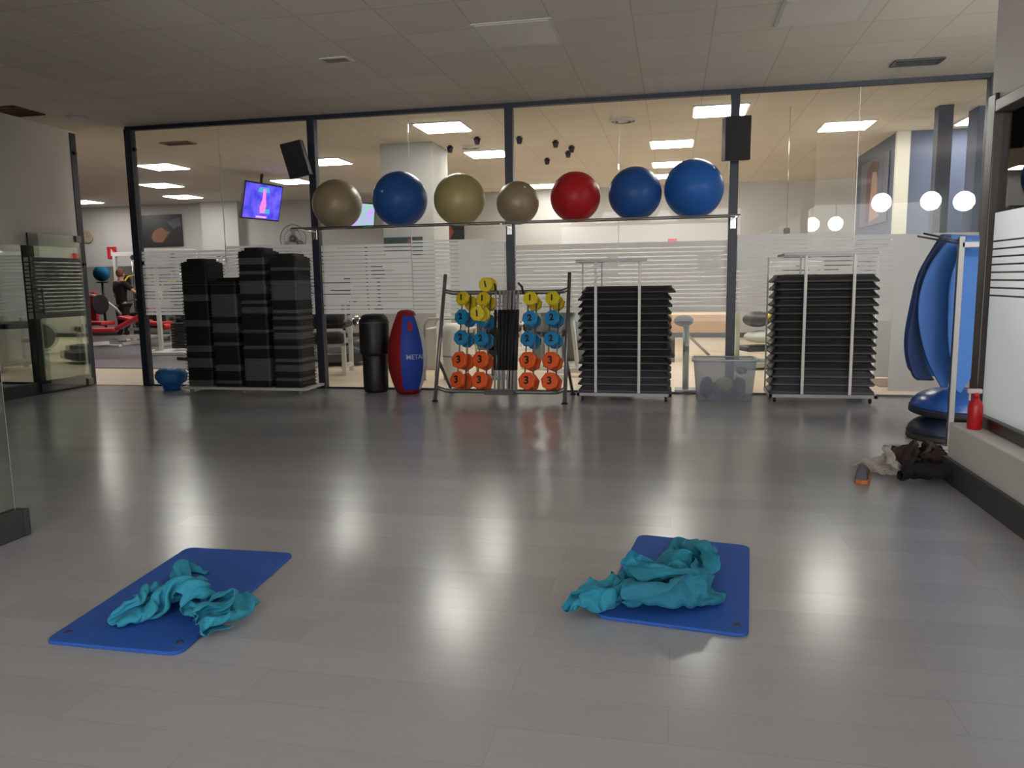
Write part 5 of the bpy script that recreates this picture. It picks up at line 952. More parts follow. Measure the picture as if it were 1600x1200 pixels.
-130,124,124,-122,106,117,-131,96,101,-118,79,94,-118,62,83,-119,57,58,-108,37,60,-85,39,68,-79,20,76,-71,6,62,-60,-11,57,-400,129,23,-381,127,26,-373,118,7,-353,113,14,-345,112,33,-330,102,21,-310,96,25,-293,99,40,-276,99,52,
-270,107,73,-256,113,86,-258,134,83,-248,131,99,-233,141,100,-236,142,120,-221,155,125,-204,149,119,-203,171,122,-184,170,113,-172,156,111,-158,143,106,-153,124,108,-139,121,93,-123,112,87,-113,94,81,-124,79,72,-104,73,76,-100,55,67,-100,46,47,
-90,30,52,-71,27,60,-58,16,71,-55,10,52,-397,114,41,-393,103,26,-378,94,21,-358,87,23,-339,85,40,-323,97,44,-316,114,42,-304,103,59,-289,116,61,-286,113,79,-273,124,88,-266,135,102,-252,149,90,-251,149,109,-235,159,100,-227,174,108,
-219,158,95,-204,150,92,-187,143,89,-171,148,76,-168,129,77,-166,111,81,-151,98,80,-134,94,73,-119,109,66,-113,91,63,-112,71,59,-92,66,57,-84,50,55,-81,39,38,-66,28,42,-54,36,57,-36,28,55,-409,90,47,-389,87,47,-376,101,43,
-359,107,39,-352,99,56,-332,106,63,-315,117,64,-301,122,52,-298,129,69,-281,133,72,-290,136,91,-275,147,82,-271,160,100,-258,176,97,-242,183,86,-226,179,73,-210,170,63,-196,159,58,-205,140,60,-187,138,49,-184,121,54,-170,110,58,-152,114,70,
-146,98,61,-126,95,54,-108,97,47,-97,82,56,-104,68,41,-88,56,34,-69,59,38,-54,49,29,-36,50,37,-22,56,49,-405,95,70,-384,95,68,-368,101,63,-368,118,52,-349,116,48,-341,122,62,-325,131,60,-307,139,55,-289,139,50,-292,152,66,
-301,161,84,-283,173,88,-267,179,76,-256,162,68,-244,174,51,-238,153,55,-221,144,45,-213,156,34,-197,148,37,-198,131,28,-179,124,30,-168,125,47,-154,113,51,-133,110,51,-132,94,36,-113,83,36,-92,91,42,-80,75,44,-79,79,23,-61,74,15,
-42,74,17,-25,75,26,-7,67,26,-405,110,58,-391,113,71,-373,113,78,-356,116,68,-356,132,56,-343,133,45,-327,129,37,-309,138,32,-311,154,44,-313,170,59,-293,177,58,-278,192,62,-277,172,50,-258,178,41,-260,157,35,-244,149,28,-228,142,21,
-210,144,11,-198,157,21,-193,141,16,-174,141,25,-156,135,36,-147,129,55,-139,119,36,-118,110,35,-99,101,28,-80,96,22,-70,97,42,-56,88,34,-48,101,20,-33,97,6,-15,87,7,-1,87,24,-402,127,54,-383,121,55,-381,133,72,-362,136,74,
-343,145,73,-332,153,57,-333,158,40,-320,166,29,-303,179,30,-308,195,42,-293,204,54,-285,194,37,-268,190,35,-272,174,21,-253,171,26,-248,158,11,-232,159,21,-217,158,8,-197,169,6,-181,157,17,-178,154,40,-165,141,59,-141,143,43,-123,129,49,
-103,126,36,-84,121,21,-80,112,41,-64,113,27,-50,105,42,-34,95,36,-18,96,20,-9,106,6,5,92,8,-394,143,68,-387,146,49,-373,156,60,-358,167,74,-353,166,52,-341,183,59,-332,187,43,-331,194,23,-312,206,23,-296,211,28,-286,219,42,
-271,207,39,-275,199,21,-268,187,8,-253,174,8,-238,174,19,-222,173,8,-217,169,28,-199,172,27,-174,170,32,-154,161,40,-143,157,65,-119,148,60,-103,146,42,-101,143,18,-90,135,39,-73,131,46,-58,121,47,-47,119,30,-31,113,36,-21,111,21,
-1,108,26,13,108,11,-413,160,53,-400,163,70,-387,180,72,-373,192,67,-366,195,48,-353,205,41,-334,213,42,-319,205,40,-319,226,32,-301,235,23,-284,225,23,-267,215,19,-258,203,26,-258,201,7,-244,188,16,-230,185,5,-222,189,23,-204,187,38,
-189,181,53,-167,177,60,-144,171,64,-121,170,54,-125,157,33,-103,165,34,-86,154,35,-83,137,20,-69,144,35,-54,139,43,-38,132,38,-33,124,17,-15,127,31,0,128,15,21,126,24,-412,180,80,-413,191,61,-399,202,50,-382,211,46,-366,220,49,
-354,214,61,-334,218,64,-319,211,58,-306,218,41,-295,239,40,-276,237,34,-258,230,29,-246,218,23,-242,197,27,-228,210,17,-210,205,10,-196,190,10,-177,182,24,-162,188,39,-146,197,55,-126,190,58,-128,183,34,-123,170,17,-107,158,15,-89,164,23,
-78,150,14,-63,140,18,-54,152,30,-41,139,20,-25,140,35,-8,150,25,7,141,40,22,155,28,-413,211,75,-394,211,72,-403,225,60,-385,231,55,-375,221,70,-358,232,58,-339,231,49,-315,230,50,-301,218,59,-287,233,56,-267,230,51,-260,212,44,
-245,198,40,-224,189,42,-206,201,35,-189,210,32,-175,198,29,-157,198,13,-140,194,27,-133,208,40,-118,194,42,-105,180,31,-117,186,14,-100,175,11,-84,166,7,-72,167,23,-64,160,7,-45,157,7,-35,165,27,-24,164,45,-9,158,57,7,170,43,
10,154,56,-404,202,96,-406,219,86,-395,230,75,-387,245,65,-366,238,70,-350,227,73,-336,237,66,-315,240,65,-292,234,69,-285,212,64,-268,205,57,-244,194,62,-225,196,57,-210,208,49,-189,197,56,-170,202,50,-157,208,36,-152,215,18,-134,206,14,
-119,206,28,-107,208,48,-98,195,36,-104,201,16,-92,191,6,-80,183,21,-65,183,8,-53,181,23,-34,185,18,-13,186,25,-2,183,42,-17,185,57,-2,172,69,13,164,77,-412,213,107,-398,223,99,-401,237,88,-384,245,84,-364,251,83,-342,246,77,
-318,238,80,-310,217,76,-288,213,78,-269,222,74,-253,210,79,-232,201,80,-209,198,77,-194,210,67,-189,216,48,-172,217,59,-156,223,46,-144,218,35,-134,228,20,-125,219,34,-109,223,42,-104,214,28,-88,211,24,-76,215,8,-67,210,29,-53,212,12,
-48,209,33,-29,209,34,-27,195,49,-10,206,53,2,201,68,6,184,84,-3,168,90,-412,221,121,-407,237,109,-386,235,102,-370,226,89,-352,240,97,-338,221,90,-314,219,92,-298,234,88,-281,223,96,-262,215,96,-237,219,93,-221,220,80,-215,213,66,
-199,227,70,-180,234,60,-165,236,44,-172,222,29,-150,232,30,-136,236,37,-117,243,40,-114,231,19,-100,240,34,-95,236,14,-84,234,30,-68,237,20,-54,238,29,-41,233,43,-44,217,54,-24,218,50,-25,210,68,-16,198,79,-7,194,95,-14,178,100,
-401,242,123,-395,220,125,-377,218,115,-355,219,110,-334,225,107,-326,241,97,-309,234,107,-286,236,108,-266,239,99,-260,234,84,-243,235,90,-227,234,77,-216,233,58,-204,224,51,-193,237,46,-178,243,35,-163,242,25,-150,234,11,-134,246,15,-136,256,31,
-117,259,29,-109,256,12,-93,263,24,-81,253,11,-76,254,32,-68,242,43,-59,232,54,-41,236,63,-22,235,58,-14,226,72,-16,214,88,-20,204,103,-31,188,105,-378,241,113,-381,242,133,-360,235,130,-351,244,113,-331,244,123,-312,250,114,-307,246,93,
-291,253,102,-271,253,93,-255,248,85,-241,243,72,-242,225,65,-228,220,51,-216,222,37,-201,225,26,-186,232,14,-175,247,8,-161,257,18,-148,265,7,-131,271,11,-120,281,22,-108,279,8,-89,277,6,-72,269,7,-57,251,19,-59,255,43,-60,249,59,
-40,253,54,-29,248,71,-34,230,78,-30,229,98,-40,216,110,-55,201,108,-388,259,127,-376,255,113,-361,259,127,-343,263,119,-335,251,105,-322,265,107,-305,264,95,-289,261,85,-282,244,78,-265,255,73,-257,242,62,-241,244,51,-235,235,33,-219,248,33,
-211,245,13,-197,253,26,-188,266,17,-173,274,13,-154,284,11,-137,290,6,-118,295,5,-101,296,15,-94,282,24,-76,285,23,-59,285,14,-41,276,49,-61,267,56,-55,260,71,-50,247,81,-40,245,100,-56,234,91,-67,223,104,-54,228,119,-398,263,108,
-384,271,119,-366,276,122,-357,266,107,-345,260,93,-327,259,88,-314,274,84,-305,261,73,-289,263,64,-281,249,54,-268,248,39,-254,248,28,-240,262,30,-231,263,14,-215,270,11,-204,272,29,-187,278,37,-169,273,33,-151,282,32,-141,295,22,-124,299,21,
-106,303,29,-90,295,36,-84,280,39,-64,295,36,-47,296,32,-43,283,62,-38,272,72,-39,269,92,-60,263,94,-63,252,110,-79,243,119,-76,227,131,-398,278,101,-382,270,102,-370,284,107,-351,284,108,-339,278,92,-338,270,75,-324,265,63,-310,276,51,
-298,269,39,-288,257,27,-275,274,31,-264,266,12,-247,274,12,-232,283,16,-219,281,27,-204,290,16,-188,286,19,-171,292,20,-160,300,30,-143,307,36,-132,288,34,-116,287,39,-99,287,51,-81,291,59,-69,308,51,-48,318,54,-46,296,76,-37,290,93,
-60,284,97,-55,275,115,-69,268,126,-63,251,133,-65,237,145,-393,291,112,-385,287,95,-370,277,88,-361,294,90,-344,299,80,-335,293,63,-328,286,46,-327,275,29,-311,274,16,-294,276,10,-275,282,7,-259,288,9,-255,283,27,-239,283,38,-227,295,28,
-209,305,21,-192,296,33,-180,306,20,-159,315,14,-140,310,11,-125,312,35,-117,307,52,-104,303,68,-86,311,75,-71,325,72,-52,328,75,-43,321,101,-53,303,102,-46,289,110,-60,292,127,-55,276,137,-51,260,145,-49,243,136,-391,305,96,-371,304,97,
-381,298,79,-368,293,65,-358,310,61,-353,299,46,-344,294,29,-331,294,14,-313,295,9,-294,296,8,-280,295,20,-265,304,10,-245,298,14,-241,304,37,-222,304,46,-201,305,43,-185,316,34,-167,307,42,-148,322,36,-130,329,30,-106,324,30,-94,317,47,
-100,327,63,-90,333,83,-74,330,92,-58,339,87,-54,331,106,-52,316,117,-44,302,127,-38,284,123,-37,283,142,-41,268,128,-29,254,130,-379,325,107,-382,326,87,-365,319,78,-379,316,65,-378,311,46,-366,310,31,-351,311,19,-333,312,11,-315,313,8,
-296,313,8,-279,313,16,-261,313,27,-245,316,12,-227,311,17,-214,322,32,-198,328,45,-177,327,53,-157,331,47,-138,325,59,-117,327,53,-105,342,45,-86,335,45,-81,327,63,-80,345,73,-71,351,90,-59,346,104,-39,337,96,-35,328,118,-34,310,110,
-25,302,125,-18,285,122,-14,266,117,-24,258,101,-356,328,96,-366,344,90,-369,340,72,-362,327,60,-374,330,46,-371,327,28,-353,329,23,-334,329,20,-314,327,22,-295,333,15,-275,335,14,-254,335,14,-234,337,23,-214,335,16,-192,332,16,-179,343,30,
-165,350,44,-149,350,58,-131,348,49,-119,344,64,-99,346,64,-82,351,56,-68,334,51,-63,348,62,-51,352,79,-42,354,94,-24,347,108,-23,329,95,-13,322,109,-13,304,99,-10,285,92,-6,266,86,1,248,83,-56,343,42,-48,335,58,-34,333,76,
-20,343,79,1,348,89,0,329,97,7,309,89,17,291,96,17,282,77,16,267,65,19,248,59,-38,352,59,-23,338,50,-12,324,61,3,320,75,23,326,85,32,313,102,34,298,90,39,286,75,39,268,83,38,264,65,39,250,49,-9,354,70,
7,347,55,20,331,62,33,313,66,46,307,82,56,300,99,50,283,100,60,285,80,53,272,70,49,253,74,34,247,65,18,339,74,32,354,74,47,338,68,54,321,77,68,304,75,71,296,91,69,281,102,59,271,88,71,264,72,58,257,57,
48,239,59,24,352,96,30,337,85,51,338,91,67,330,89,80,314,85,89,293,84,80,276,86,70,262,97,62,252,85,72,245,65,67,231,50,12,340,105,32,337,104,42,326,97,62,321,107,74,309,104,87,293,107,93,271,102,91,254,91,
78,235,81,68,223,71,52,234,72,9,326,113,28,330,119,48,324,119,49,309,111,61,291,117,73,275,122,77,254,117,79,233,110,74,215,98,52,218,93,35,218,81,15,306,118,29,313,134,29,303,115,36,284,125,47,265,120,56,252,108,
54,238,124,52,223,108,53,203,110,47,196,91,28,199,85,8,301,146,5,293,126,18,276,125,19,266,104,32,255,94,30,242,109,36,225,112,40,207,122,34,204,102,38,184,103,34,184,83,-9,274,143,2,261,132,1,252,112,13,239,106,
15,237,87,28,225,95,18,222,114,24,209,126,27,193,115,20,184,97,27,168,89,-17,245,138,-16,246,118,-4,229,121,-7,235,101,2,223,90,19,212,87,16,206,108,5,208,126,12,187,122,18,169,112,10,158,95,-15,223,130,-21,239,137,
-23,232,120,-15,221,107,4,219,106,5,204,90,9,191,104,-9,197,113,-8,176,122,-7,160,105,-1,139,112,
],
'D_rect': [
382,75,70,397,81,65,381,72,77,384,91,84,386,64,98,401,79,91,401,56,113,397,80,112,379,61,113,392,72,132,367,59,129,377,83,124,350,69,124,363,88,138,340,75,138,348,98,132,322,82,141,329,102,131,305,89,140,311,110,130,
292,96,127,294,117,129,284,104,111,281,122,115,289,118,99,275,127,98,291,137,93,279,136,81,293,159,86,277,152,93,280,173,83,274,169,101,270,192,86,275,188,105,280,205,99,261,200,109,277,222,106,254,216,102,272,240,112,253,234,95,
267,260,112,244,247,107,262,279,113,244,266,96,262,296,100,237,285,100,260,317,105,247,300,88,275,323,90,268,300,84,391,62,55,392,51,76,405,49,95,382,46,100,376,36,119,357,44,114,349,49,132,333,58,130,317,63,137,302,74,131,
303,88,115,301,105,102,300,125,115,291,146,114,290,169,109,292,190,98,296,202,82,290,222,78,281,239,82,283,258,91,289,274,99,278,290,93,286,302,108,282,320,112,279,338,104,393,39,63,412,38,74,390,37,83,385,23,101,365,33,102,
355,24,118,342,31,130,324,40,127,314,56,120,313,76,112,324,96,117,322,118,114,318,142,106,310,160,94,320,179,104,320,202,101,318,223,95,311,242,89,304,259,84,298,272,72,289,287,78,299,301,91,289,317,95,301,325,108,292,341,115,
412,35,49,401,24,63,387,18,79,369,20,89,358,13,105,345,25,102,329,29,114,339,47,110,326,60,98,335,82,98,337,106,93,337,130,88,338,155,83,333,179,80,314,193,74,331,208,71,331,229,68,329,249,68,324,267,70,319,285,71,
305,299,74,288,307,76,305,318,81,298,334,90,297,352,98,394,42,45,386,24,50,375,15,64,364,7,76,347,8,86,329,9,96,334,28,88,341,48,81,341,70,71,339,93,67,338,118,62,333,142,56,329,166,53,310,180,58,325,192,46,
323,213,45,325,233,44,323,252,46,311,264,55,311,283,53,308,304,55,296,320,63,281,325,77,287,346,71,271,351,88,383,40,31,374,40,46,363,34,62,348,29,74,334,18,64,318,27,71,307,45,81,311,66,72,312,82,55,310,107,56,
311,127,43,310,150,36,302,170,43,304,189,33,303,202,50,305,214,34,305,229,46,304,248,49,300,266,37,293,285,46,287,297,62,273,313,54,263,332,58,255,349,73,269,349,55,373,19,27,357,30,29,345,18,40,344,39,43,330,50,50,
311,58,54,290,64,54,283,84,61,287,106,54,290,121,36,286,140,48,288,161,44,286,174,27,286,187,42,290,204,35,290,220,47,293,231,30,288,250,31,276,269,38,271,274,60,259,294,69,246,313,71,233,332,63,239,344,46,252,354,29,
343,5,27,339,9,8,327,27,8,319,44,15,310,60,20,299,77,24,283,87,31,264,94,36,275,111,29,264,126,37,266,145,38,277,158,27,268,173,36,272,189,28,270,201,43,277,214,29,267,232,27,260,252,32,255,260,56,243,280,49,
228,295,65,223,314,51,241,317,38,240,333,21,226,345,31,309,-7,18,306,12,26,292,20,12,284,37,9,277,55,11,269,69,22,266,84,9,263,102,13,253,113,27,259,130,19,251,145,28,262,156,15,262,175,16,249,185,27,257,203,21,
248,220,28,246,231,47,231,248,41,225,261,59,218,282,63,209,296,45,222,301,29,219,321,33,222,325,12,218,347,12,277,-7,32,275,11,39,266,27,31,256,34,17,256,52,26,247,65,14,249,83,21,248,96,7,247,115,10,240,129,21,
247,142,8,239,158,17,237,175,9,234,195,7,228,208,20,222,212,41,217,228,54,211,246,62,199,265,59,197,283,49,207,280,29,201,301,30,207,317,19,207,335,25,199,340,7,264,-1,57,250,5,45,244,21,36,245,40,34,235,53,20,
241,69,32,231,81,19,237,101,21,227,109,7,221,129,7,227,143,22,214,156,8,209,177,9,211,193,23,200,210,21,195,214,40,191,231,51,188,249,58,192,259,40,182,277,42,188,281,22,194,296,13,189,316,11,190,325,28,179,339,21,
272,18,54,254,16,60,236,23,53,227,34,39,221,54,33,220,74,30,227,95,37,214,94,18,212,115,26,199,129,19,202,150,26,215,162,35,203,179,34,189,194,36,178,203,22,178,222,29,179,239,37,172,247,52,173,264,45,172,271,26,
173,289,33,170,294,17,164,311,12,163,317,32,156,333,37,267,35,45,258,35,65,245,42,49,226,47,58,211,62,53,222,81,55,204,85,42,208,108,41,189,114,34,205,126,41,212,144,45,206,161,53,190,176,49,176,180,38,169,197,37,
173,214,44,166,231,46,155,247,43,163,257,28,153,269,41,148,286,39,144,287,19,143,303,30,133,320,33,132,322,51,273,52,62,255,63,65,239,50,74,232,71,67,213,73,77,199,87,69,206,102,57,187,101,46,192,120,55,187,133,44,
196,145,56,189,161,41,177,165,57,166,180,56,154,194,48,154,210,40,150,227,33,150,243,22,140,254,37,130,268,27,122,279,42,117,288,23,119,306,18,114,301,37,109,309,52,266,74,83,257,61,96,245,76,85,225,78,95,219,97,86,
206,108,75,187,111,68,177,97,62,176,114,51,177,132,60,178,150,52,181,148,33,171,166,36,154,170,45,154,185,30,148,202,21,140,219,14,132,229,30,118,243,33,106,260,35,105,276,26,95,294,29,96,307,14,97,311,35,94,298,49,
268,84,113,263,89,93,246,99,102,226,99,105,207,104,103,193,103,92,184,117,83,168,111,70,159,112,54,161,130,52,159,152,53,163,139,37,154,156,29,145,172,21,130,186,28,130,196,10,121,209,22,111,226,27,111,242,13,104,262,13,
89,271,23,94,286,13,80,299,17,80,313,30,83,312,50,249,104,116,258,113,101,247,108,85,226,113,88,212,122,98,192,120,99,172,118,97,168,128,77,151,120,73,140,125,57,140,145,60,139,137,42,132,149,29,125,166,30,120,174,12,
111,191,7,111,207,6,101,226,10,95,238,22,92,250,8,78,267,7,75,284,9,78,284,30,75,297,44,64,311,36,254,124,116,239,118,105,241,128,85,227,123,74,206,123,76,187,133,83,175,141,95,155,141,93,143,143,77,125,138,73,
115,144,56,130,156,48,113,151,39,111,155,21,103,173,20,106,190,24,100,208,23,86,217,10,80,236,8,79,247,26,71,265,27,57,274,16,53,293,26,51,286,46,42,305,50,261,132,100,241,137,110,228,136,96,220,142,74,208,140,91,
192,153,84,173,161,78,154,158,75,135,163,84,131,159,69,113,155,70,121,167,58,112,169,40,95,161,31,90,167,10,92,189,12,86,201,29,80,221,32,65,234,27,52,251,23,46,263,42,31,275,34,22,293,30,21,293,51,20,299,69,
266,148,112,252,145,93,236,153,83,216,164,82,205,163,102,183,168,105,165,161,102,148,170,94,141,181,80,128,177,69,115,165,85,110,173,66,106,182,48,93,180,31,75,174,22,69,193,9,66,214,17,50,216,36,39,232,47,23,247,40,
12,264,42,5,279,56,-8,290,45,-4,307,58,-7,297,74,258,170,103,255,163,78,238,175,94,217,181,100,195,183,98,186,172,85,168,176,93,151,186,101,130,182,96,125,192,77,108,182,83,94,169,71,90,165,46,76,187,42,63,197,27,
41,199,15,35,225,9,23,237,26,5,232,38,-9,241,51,-19,259,56,-24,277,62,-24,296,68,-23,313,64,-15,313,79,245,189,92,245,185,69,227,175,76,214,192,82,196,197,87,176,189,86,162,180,74,152,192,86,134,202,94,112,196,91,
105,196,68,85,185,58,64,174,57,47,181,39,34,203,37,17,219,26,5,225,7,-5,246,14,-22,239,26,-33,248,39,-33,266,34,-30,286,38,-36,303,52,-43,309,72,-30,316,82,235,207,80,226,192,68,217,175,59,206,178,76,198,195,70,
178,191,70,162,200,75,145,193,67,130,209,72,107,215,72,82,208,77,61,194,72,44,197,53,20,189,55,5,198,38,-11,209,21,-25,225,9,-27,246,7,-23,261,21,-48,262,25,-61,272,36,-56,281,41,-60,297,59,-66,311,74,-58,314,87,
220,217,78,213,203,67,208,188,55,202,170,64,189,184,62,178,200,53,161,210,56,137,212,52,115,207,46,91,206,47,67,209,49,45,214,57,24,210,69,20,215,48,-1,221,43,-19,224,36,-35,230,25,-48,246,12,-31,263,6,-45,272,17,
-74,270,33,-70,279,52,-70,288,71,-73,298,92,-75,312,113,
],
'D_small': [
262,-15,104,278,-20,109,266,-12,94,259,-27,91,268,-38,97,272,-37,75,249,-46,98,249,-35,77,227,-39,100,243,-18,94,202,-35,102,222,-12,101,177,-32,106,198,-7,106,151,-30,110,173,-4,108,128,-27,120,148,-3,109,106,-34,110,124,-6,114,
84,-37,116,100,-9,120,63,-37,111,82,-22,130,67,-52,126,65,-33,138,52,-62,131,52,-47,147,31,-64,133,47,-69,145,34,-86,128,31,-80,145,16,-85,138,18,-66,139,5,-72,152,20,-65,157,0,-50,154,16,-50,144,-6,-33,140,14,-31,149,
292,-36,92,282,-38,111,262,-35,127,234,-38,130,210,-39,129,185,-41,132,160,-44,132,135,-50,130,112,-54,128,93,-52,127,76,-62,117,66,-56,102,57,-69,113,48,-54,116,43,-73,119,22,-75,114,5,-74,124,-13,-67,136,-27,-48,147,-30,-24,157,
281,-68,98,263,-66,108,241,-66,116,218,-70,124,192,-69,122,168,-68,118,146,-69,114,125,-71,112,104,-70,109,99,-53,105,87,-69,104,71,-72,88,55,-72,97,36,-60,101,31,-49,120,14,-52,107,-2,-44,124,-25,-42,117,-26,-18,130,-51,-8,133,
249,-71,76,232,-79,88,211,-69,94,201,-50,99,181,-59,95,158,-60,91,139,-63,91,123,-52,101,109,-63,92,90,-58,86,80,-46,98,65,-49,85,43,-51,83,45,-32,100,21,-31,97,2,-19,105,-16,-31,94,-29,-10,102,-52,-19,105,-53,-41,121,
225,-52,92,225,-50,71,204,-50,72,184,-44,76,166,-43,84,152,-39,99,142,-47,84,125,-49,83,106,-46,80,90,-37,91,74,-38,78,58,-21,88,43,-24,68,31,-7,79,8,-1,79,-16,-4,77,-38,-9,73,-47,-30,82,-41,-48,96,-65,-51,97,
234,-33,72,218,-32,85,199,-34,87,186,-25,75,172,-28,91,156,-29,81,138,-30,75,123,-26,90,104,-20,83,86,-10,77,70,-13,59,57,6,64,35,12,55,13,5,49,-8,-6,48,-25,-20,47,-25,-36,61,-31,-53,72,-52,-56,76,-58,-70,91,
228,-18,64,211,-21,73,202,-17,89,181,-13,92,165,-11,82,146,-7,92,129,-5,80,118,-11,62,105,8,63,86,13,50,67,16,35,47,4,29,29,-8,26,10,-20,26,-7,-34,30,-10,-45,48,-28,-55,45,-43,-60,55,-39,-70,72,-57,-78,75,
222,-4,54,220,-2,72,205,3,82,188,12,87,166,17,80,149,19,77,133,19,56,115,14,40,100,7,28,79,-3,21,69,-19,32,50,-27,21,30,-36,16,18,-45,30,1,-55,26,-15,-62,35,-19,-70,53,-36,-75,46,-48,-83,58,-37,-87,74,
219,21,54,204,11,54,186,13,63,176,-5,62,158,7,53,145,-11,56,138,-7,37,121,-13,26,101,-22,18,83,-31,12,63,-39,15,50,-52,27,31,-56,25,14,-61,17,13,-69,36,-3,-74,44,-20,-82,35,-23,-92,52,-39,-105,54,-41,-113,72,
201,34,31,183,25,33,188,3,34,170,-1,33,165,-20,39,150,-34,41,131,-31,47,110,-30,45,92,-36,37,87,-49,24,70,-57,14,53,-60,8,36,-70,14,24,-77,24,5,-84,21,7,-95,39,-11,-105,33,-28,-114,38,-18,-124,55,-28,-138,68,
198,14,7,180,7,8,169,-7,13,177,-24,25,156,-23,18,138,-23,22,129,-40,29,115,-49,39,97,-51,47,79,-51,41,63,-57,32,58,-74,25,47,-89,18,31,-97,14,17,-106,24,1,-118,24,-3,-130,42,-21,-140,34,-31,-148,51,-14,-158,58,
204,-1,29,194,-13,18,184,-24,7,166,-33,6,158,-42,22,139,-42,14,120,-41,11,104,-48,22,100,-65,31,87,-72,41,70,-75,49,52,-84,48,38,-96,43,33,-113,36,28,-131,29,13,-142,24,-5,-149,25,-12,-161,40,-32,-165,37,-23,-175,52,
213,-17,39,207,-29,24,192,-39,15,176,-50,11,160,-58,7,142,-60,7,122,-64,9,104,-68,7,86,-74,11,74,-85,22,64,-96,32,63,-110,47,49,-116,57,31,-125,59,16,-135,52,15,-152,43,7,-165,30,-9,-169,23,-26,-178,27,-33,-187,43,
204,-37,41,192,-19,39,181,-35,33,168,-51,32,159,-68,29,142,-78,26,126,-85,22,106,-85,27,101,-98,14,85,-109,16,67,-118,19,54,-126,30,42,-132,42,42,-143,60,24,-150,62,7,-160,59,-1,-171,46,-6,-183,33,-17,-192,20,-34,-196,25,
217,-23,53,198,-33,56,181,-47,57,165,-59,57,149,-71,54,133,-81,51,119,-92,46,122,-105,31,104,-103,37,88,-111,39,74,-124,38,67,-142,33,47,-147,33,32,-149,45,34,-164,58,17,-175,65,2,-184,59,-12,-195,48,-22,-205,34,-25,-212,17,
224,-48,53,205,-61,53,191,-72,62,173,-84,63,157,-94,60,145,-102,49,129,-108,58,115,-116,47,111,-118,27,100,-123,42,85,-133,50,68,-141,51,51,-154,49,36,-167,42,19,-174,48,27,-192,57,12,-203,63,-1,-213,51,-13,-223,40,-22,-231,24,
216,-72,39,211,-87,54,192,-96,53,176,-90,40,167,-106,48,155,-117,55,138,-124,60,129,-126,43,117,-133,28,96,-130,26,87,-145,36,77,-160,47,61,-170,53,46,-183,49,27,-191,41,8,-190,45,17,-207,44,15,-226,47,-2,-237,44,-14,-245,32,
191,-75,40,207,-85,32,201,-103,37,183,-107,39,164,-112,30,147,-116,37,145,-135,50,126,-144,49,106,-144,41,98,-151,21,74,-152,19,62,-166,29,62,-188,39,45,-179,28,27,-180,24,8,-189,26,1,-205,35,15,-218,30,11,-238,31,0,-253,31,
193,-61,24,190,-81,25,194,-100,22,187,-117,24,176,-125,39,154,-133,34,135,-132,28,128,-153,28,111,-165,32,90,-171,31,78,-175,13,57,-181,11,58,-199,21,43,-200,32,31,-196,17,12,-197,13,-5,-204,21,-1,-223,27,8,-235,14,15,-255,20,
188,-59,8,182,-77,11,185,-96,7,174,-104,19,171,-125,17,158,-142,15,136,-147,10,115,-153,8,105,-173,9,95,-189,17,76,-193,24,68,-197,7,47,-198,8,47,-211,23,30,-206,28,18,-212,13,-2,-210,7,-11,-226,13,-10,-249,13,-3,-268,7,
],
}
M_teal = mat('teal_cotton', (44, 146, 176), .85, var=.06, bump=.25, scale=14)
M_teal2 = mat('deep_teal_cotton', (38, 124, 152), .85, var=.06, bump=.25, scale=14)
garment('L_shirt', 'shirt', M_teal, 'teal_shirt', 'teal shirt crumpled on the mat that lies at a slant', (-1.86, -6.10, .012), R(172), (1.05, 1.0, .9))
garment('L_small', 'small', M_teal, 'teal_cloth', 'small teal cloth beside the shirt at the right edge of the slanting mat', (-1.86, -6.10, .012), R(172), (1.05, 1.0, .9), cat='cloth')
garment('R_shirt', 'shirt', M_teal, 'teal_shirt', 'large teal shirt sprawling off the mat onto the floor', (-.115, -5.54, .012), R(190), (1.15, 1.15, .8))
garment('R_rect', 'rect', M_teal2, 'teal_trousers', 'darker teal trousers bunched up in front of the sprawling shirt', (-.115, -5.54, .012), R(190), (1.15, 1.15, .8), cat='trousers')
garment('R_small', 'small', M_teal, 'teal_cloth', 'small teal cloth at the far side of the sprawling shirt', (-.115, -5.54, .012), R(190), (1.15, 1.15, .8), cat='cloth')
# dark clothes by the window wall
garment('D_shirt', 'shirt', mat('dark_brown_knit', (50, 36, 32), .9, bump=.3), 'brown_jumper', 'dark brown jumper heaped against the window wall skirting', (1.465, -3.35, .0), R(-100), (.97, .95, 1.15), cat='jumper')
garment('D_rect', 'rect', mat('black_knit', (24, 22, 24), .9, bump=.3), 'black_trousers', 'black trousers in front of the brown jumper', (1.465, -3.35, .0), R(-100), (.97, .95, 1.15), cat='trousers')
garment('D_small', 'small', mat('white_cotton', (190, 184, 176), .85, bump=.2), 'white_shirt', 'off-white shirt crumpled between the shoe and the dark clothes', (1.465, -3.35, .0), R(-100), (.97, .95, 1.15), cat='shirt')
t = thing('shoe', 'grey shoe with an orange sole beside the heap of clothes', 'shoe', (1.17, -3.60, 0), R(75))
sole = [(-.13, -.035), (-.10, -.045), (0, -.035), (.08, -.048), (.13, -.03), (.145, 0), (.13, .03), (.08, .045), (0, .036), (-.10, .042), (-.13, .03), (-.14, 0)]
MB().prism(sole, 0, .03, bev=.006).build('sole', mat('orange_rubber', (206, 120, 70), .6), t)
b = MB(); rings = []
for (x, w_, h_) in [(-.13, .03, .075), (-.10, .038, .09), (-.03, .036, .085), (.03, .038, .062), (.09, .04, .045), (.125, .025, .032), (.138, .008, .02)]:
    rings.append([b.bm.verts.new((x, w_*math.cos(PI*k/8), .026+h_*math.sin(PI*k/8))) for k in range(9)])
for A, B in zip(rings, rings[1:]):
    for k in range(8): f = b.bm.faces.new((A[k], A[k+1], B[k+1], B[k])); f.smooth = True
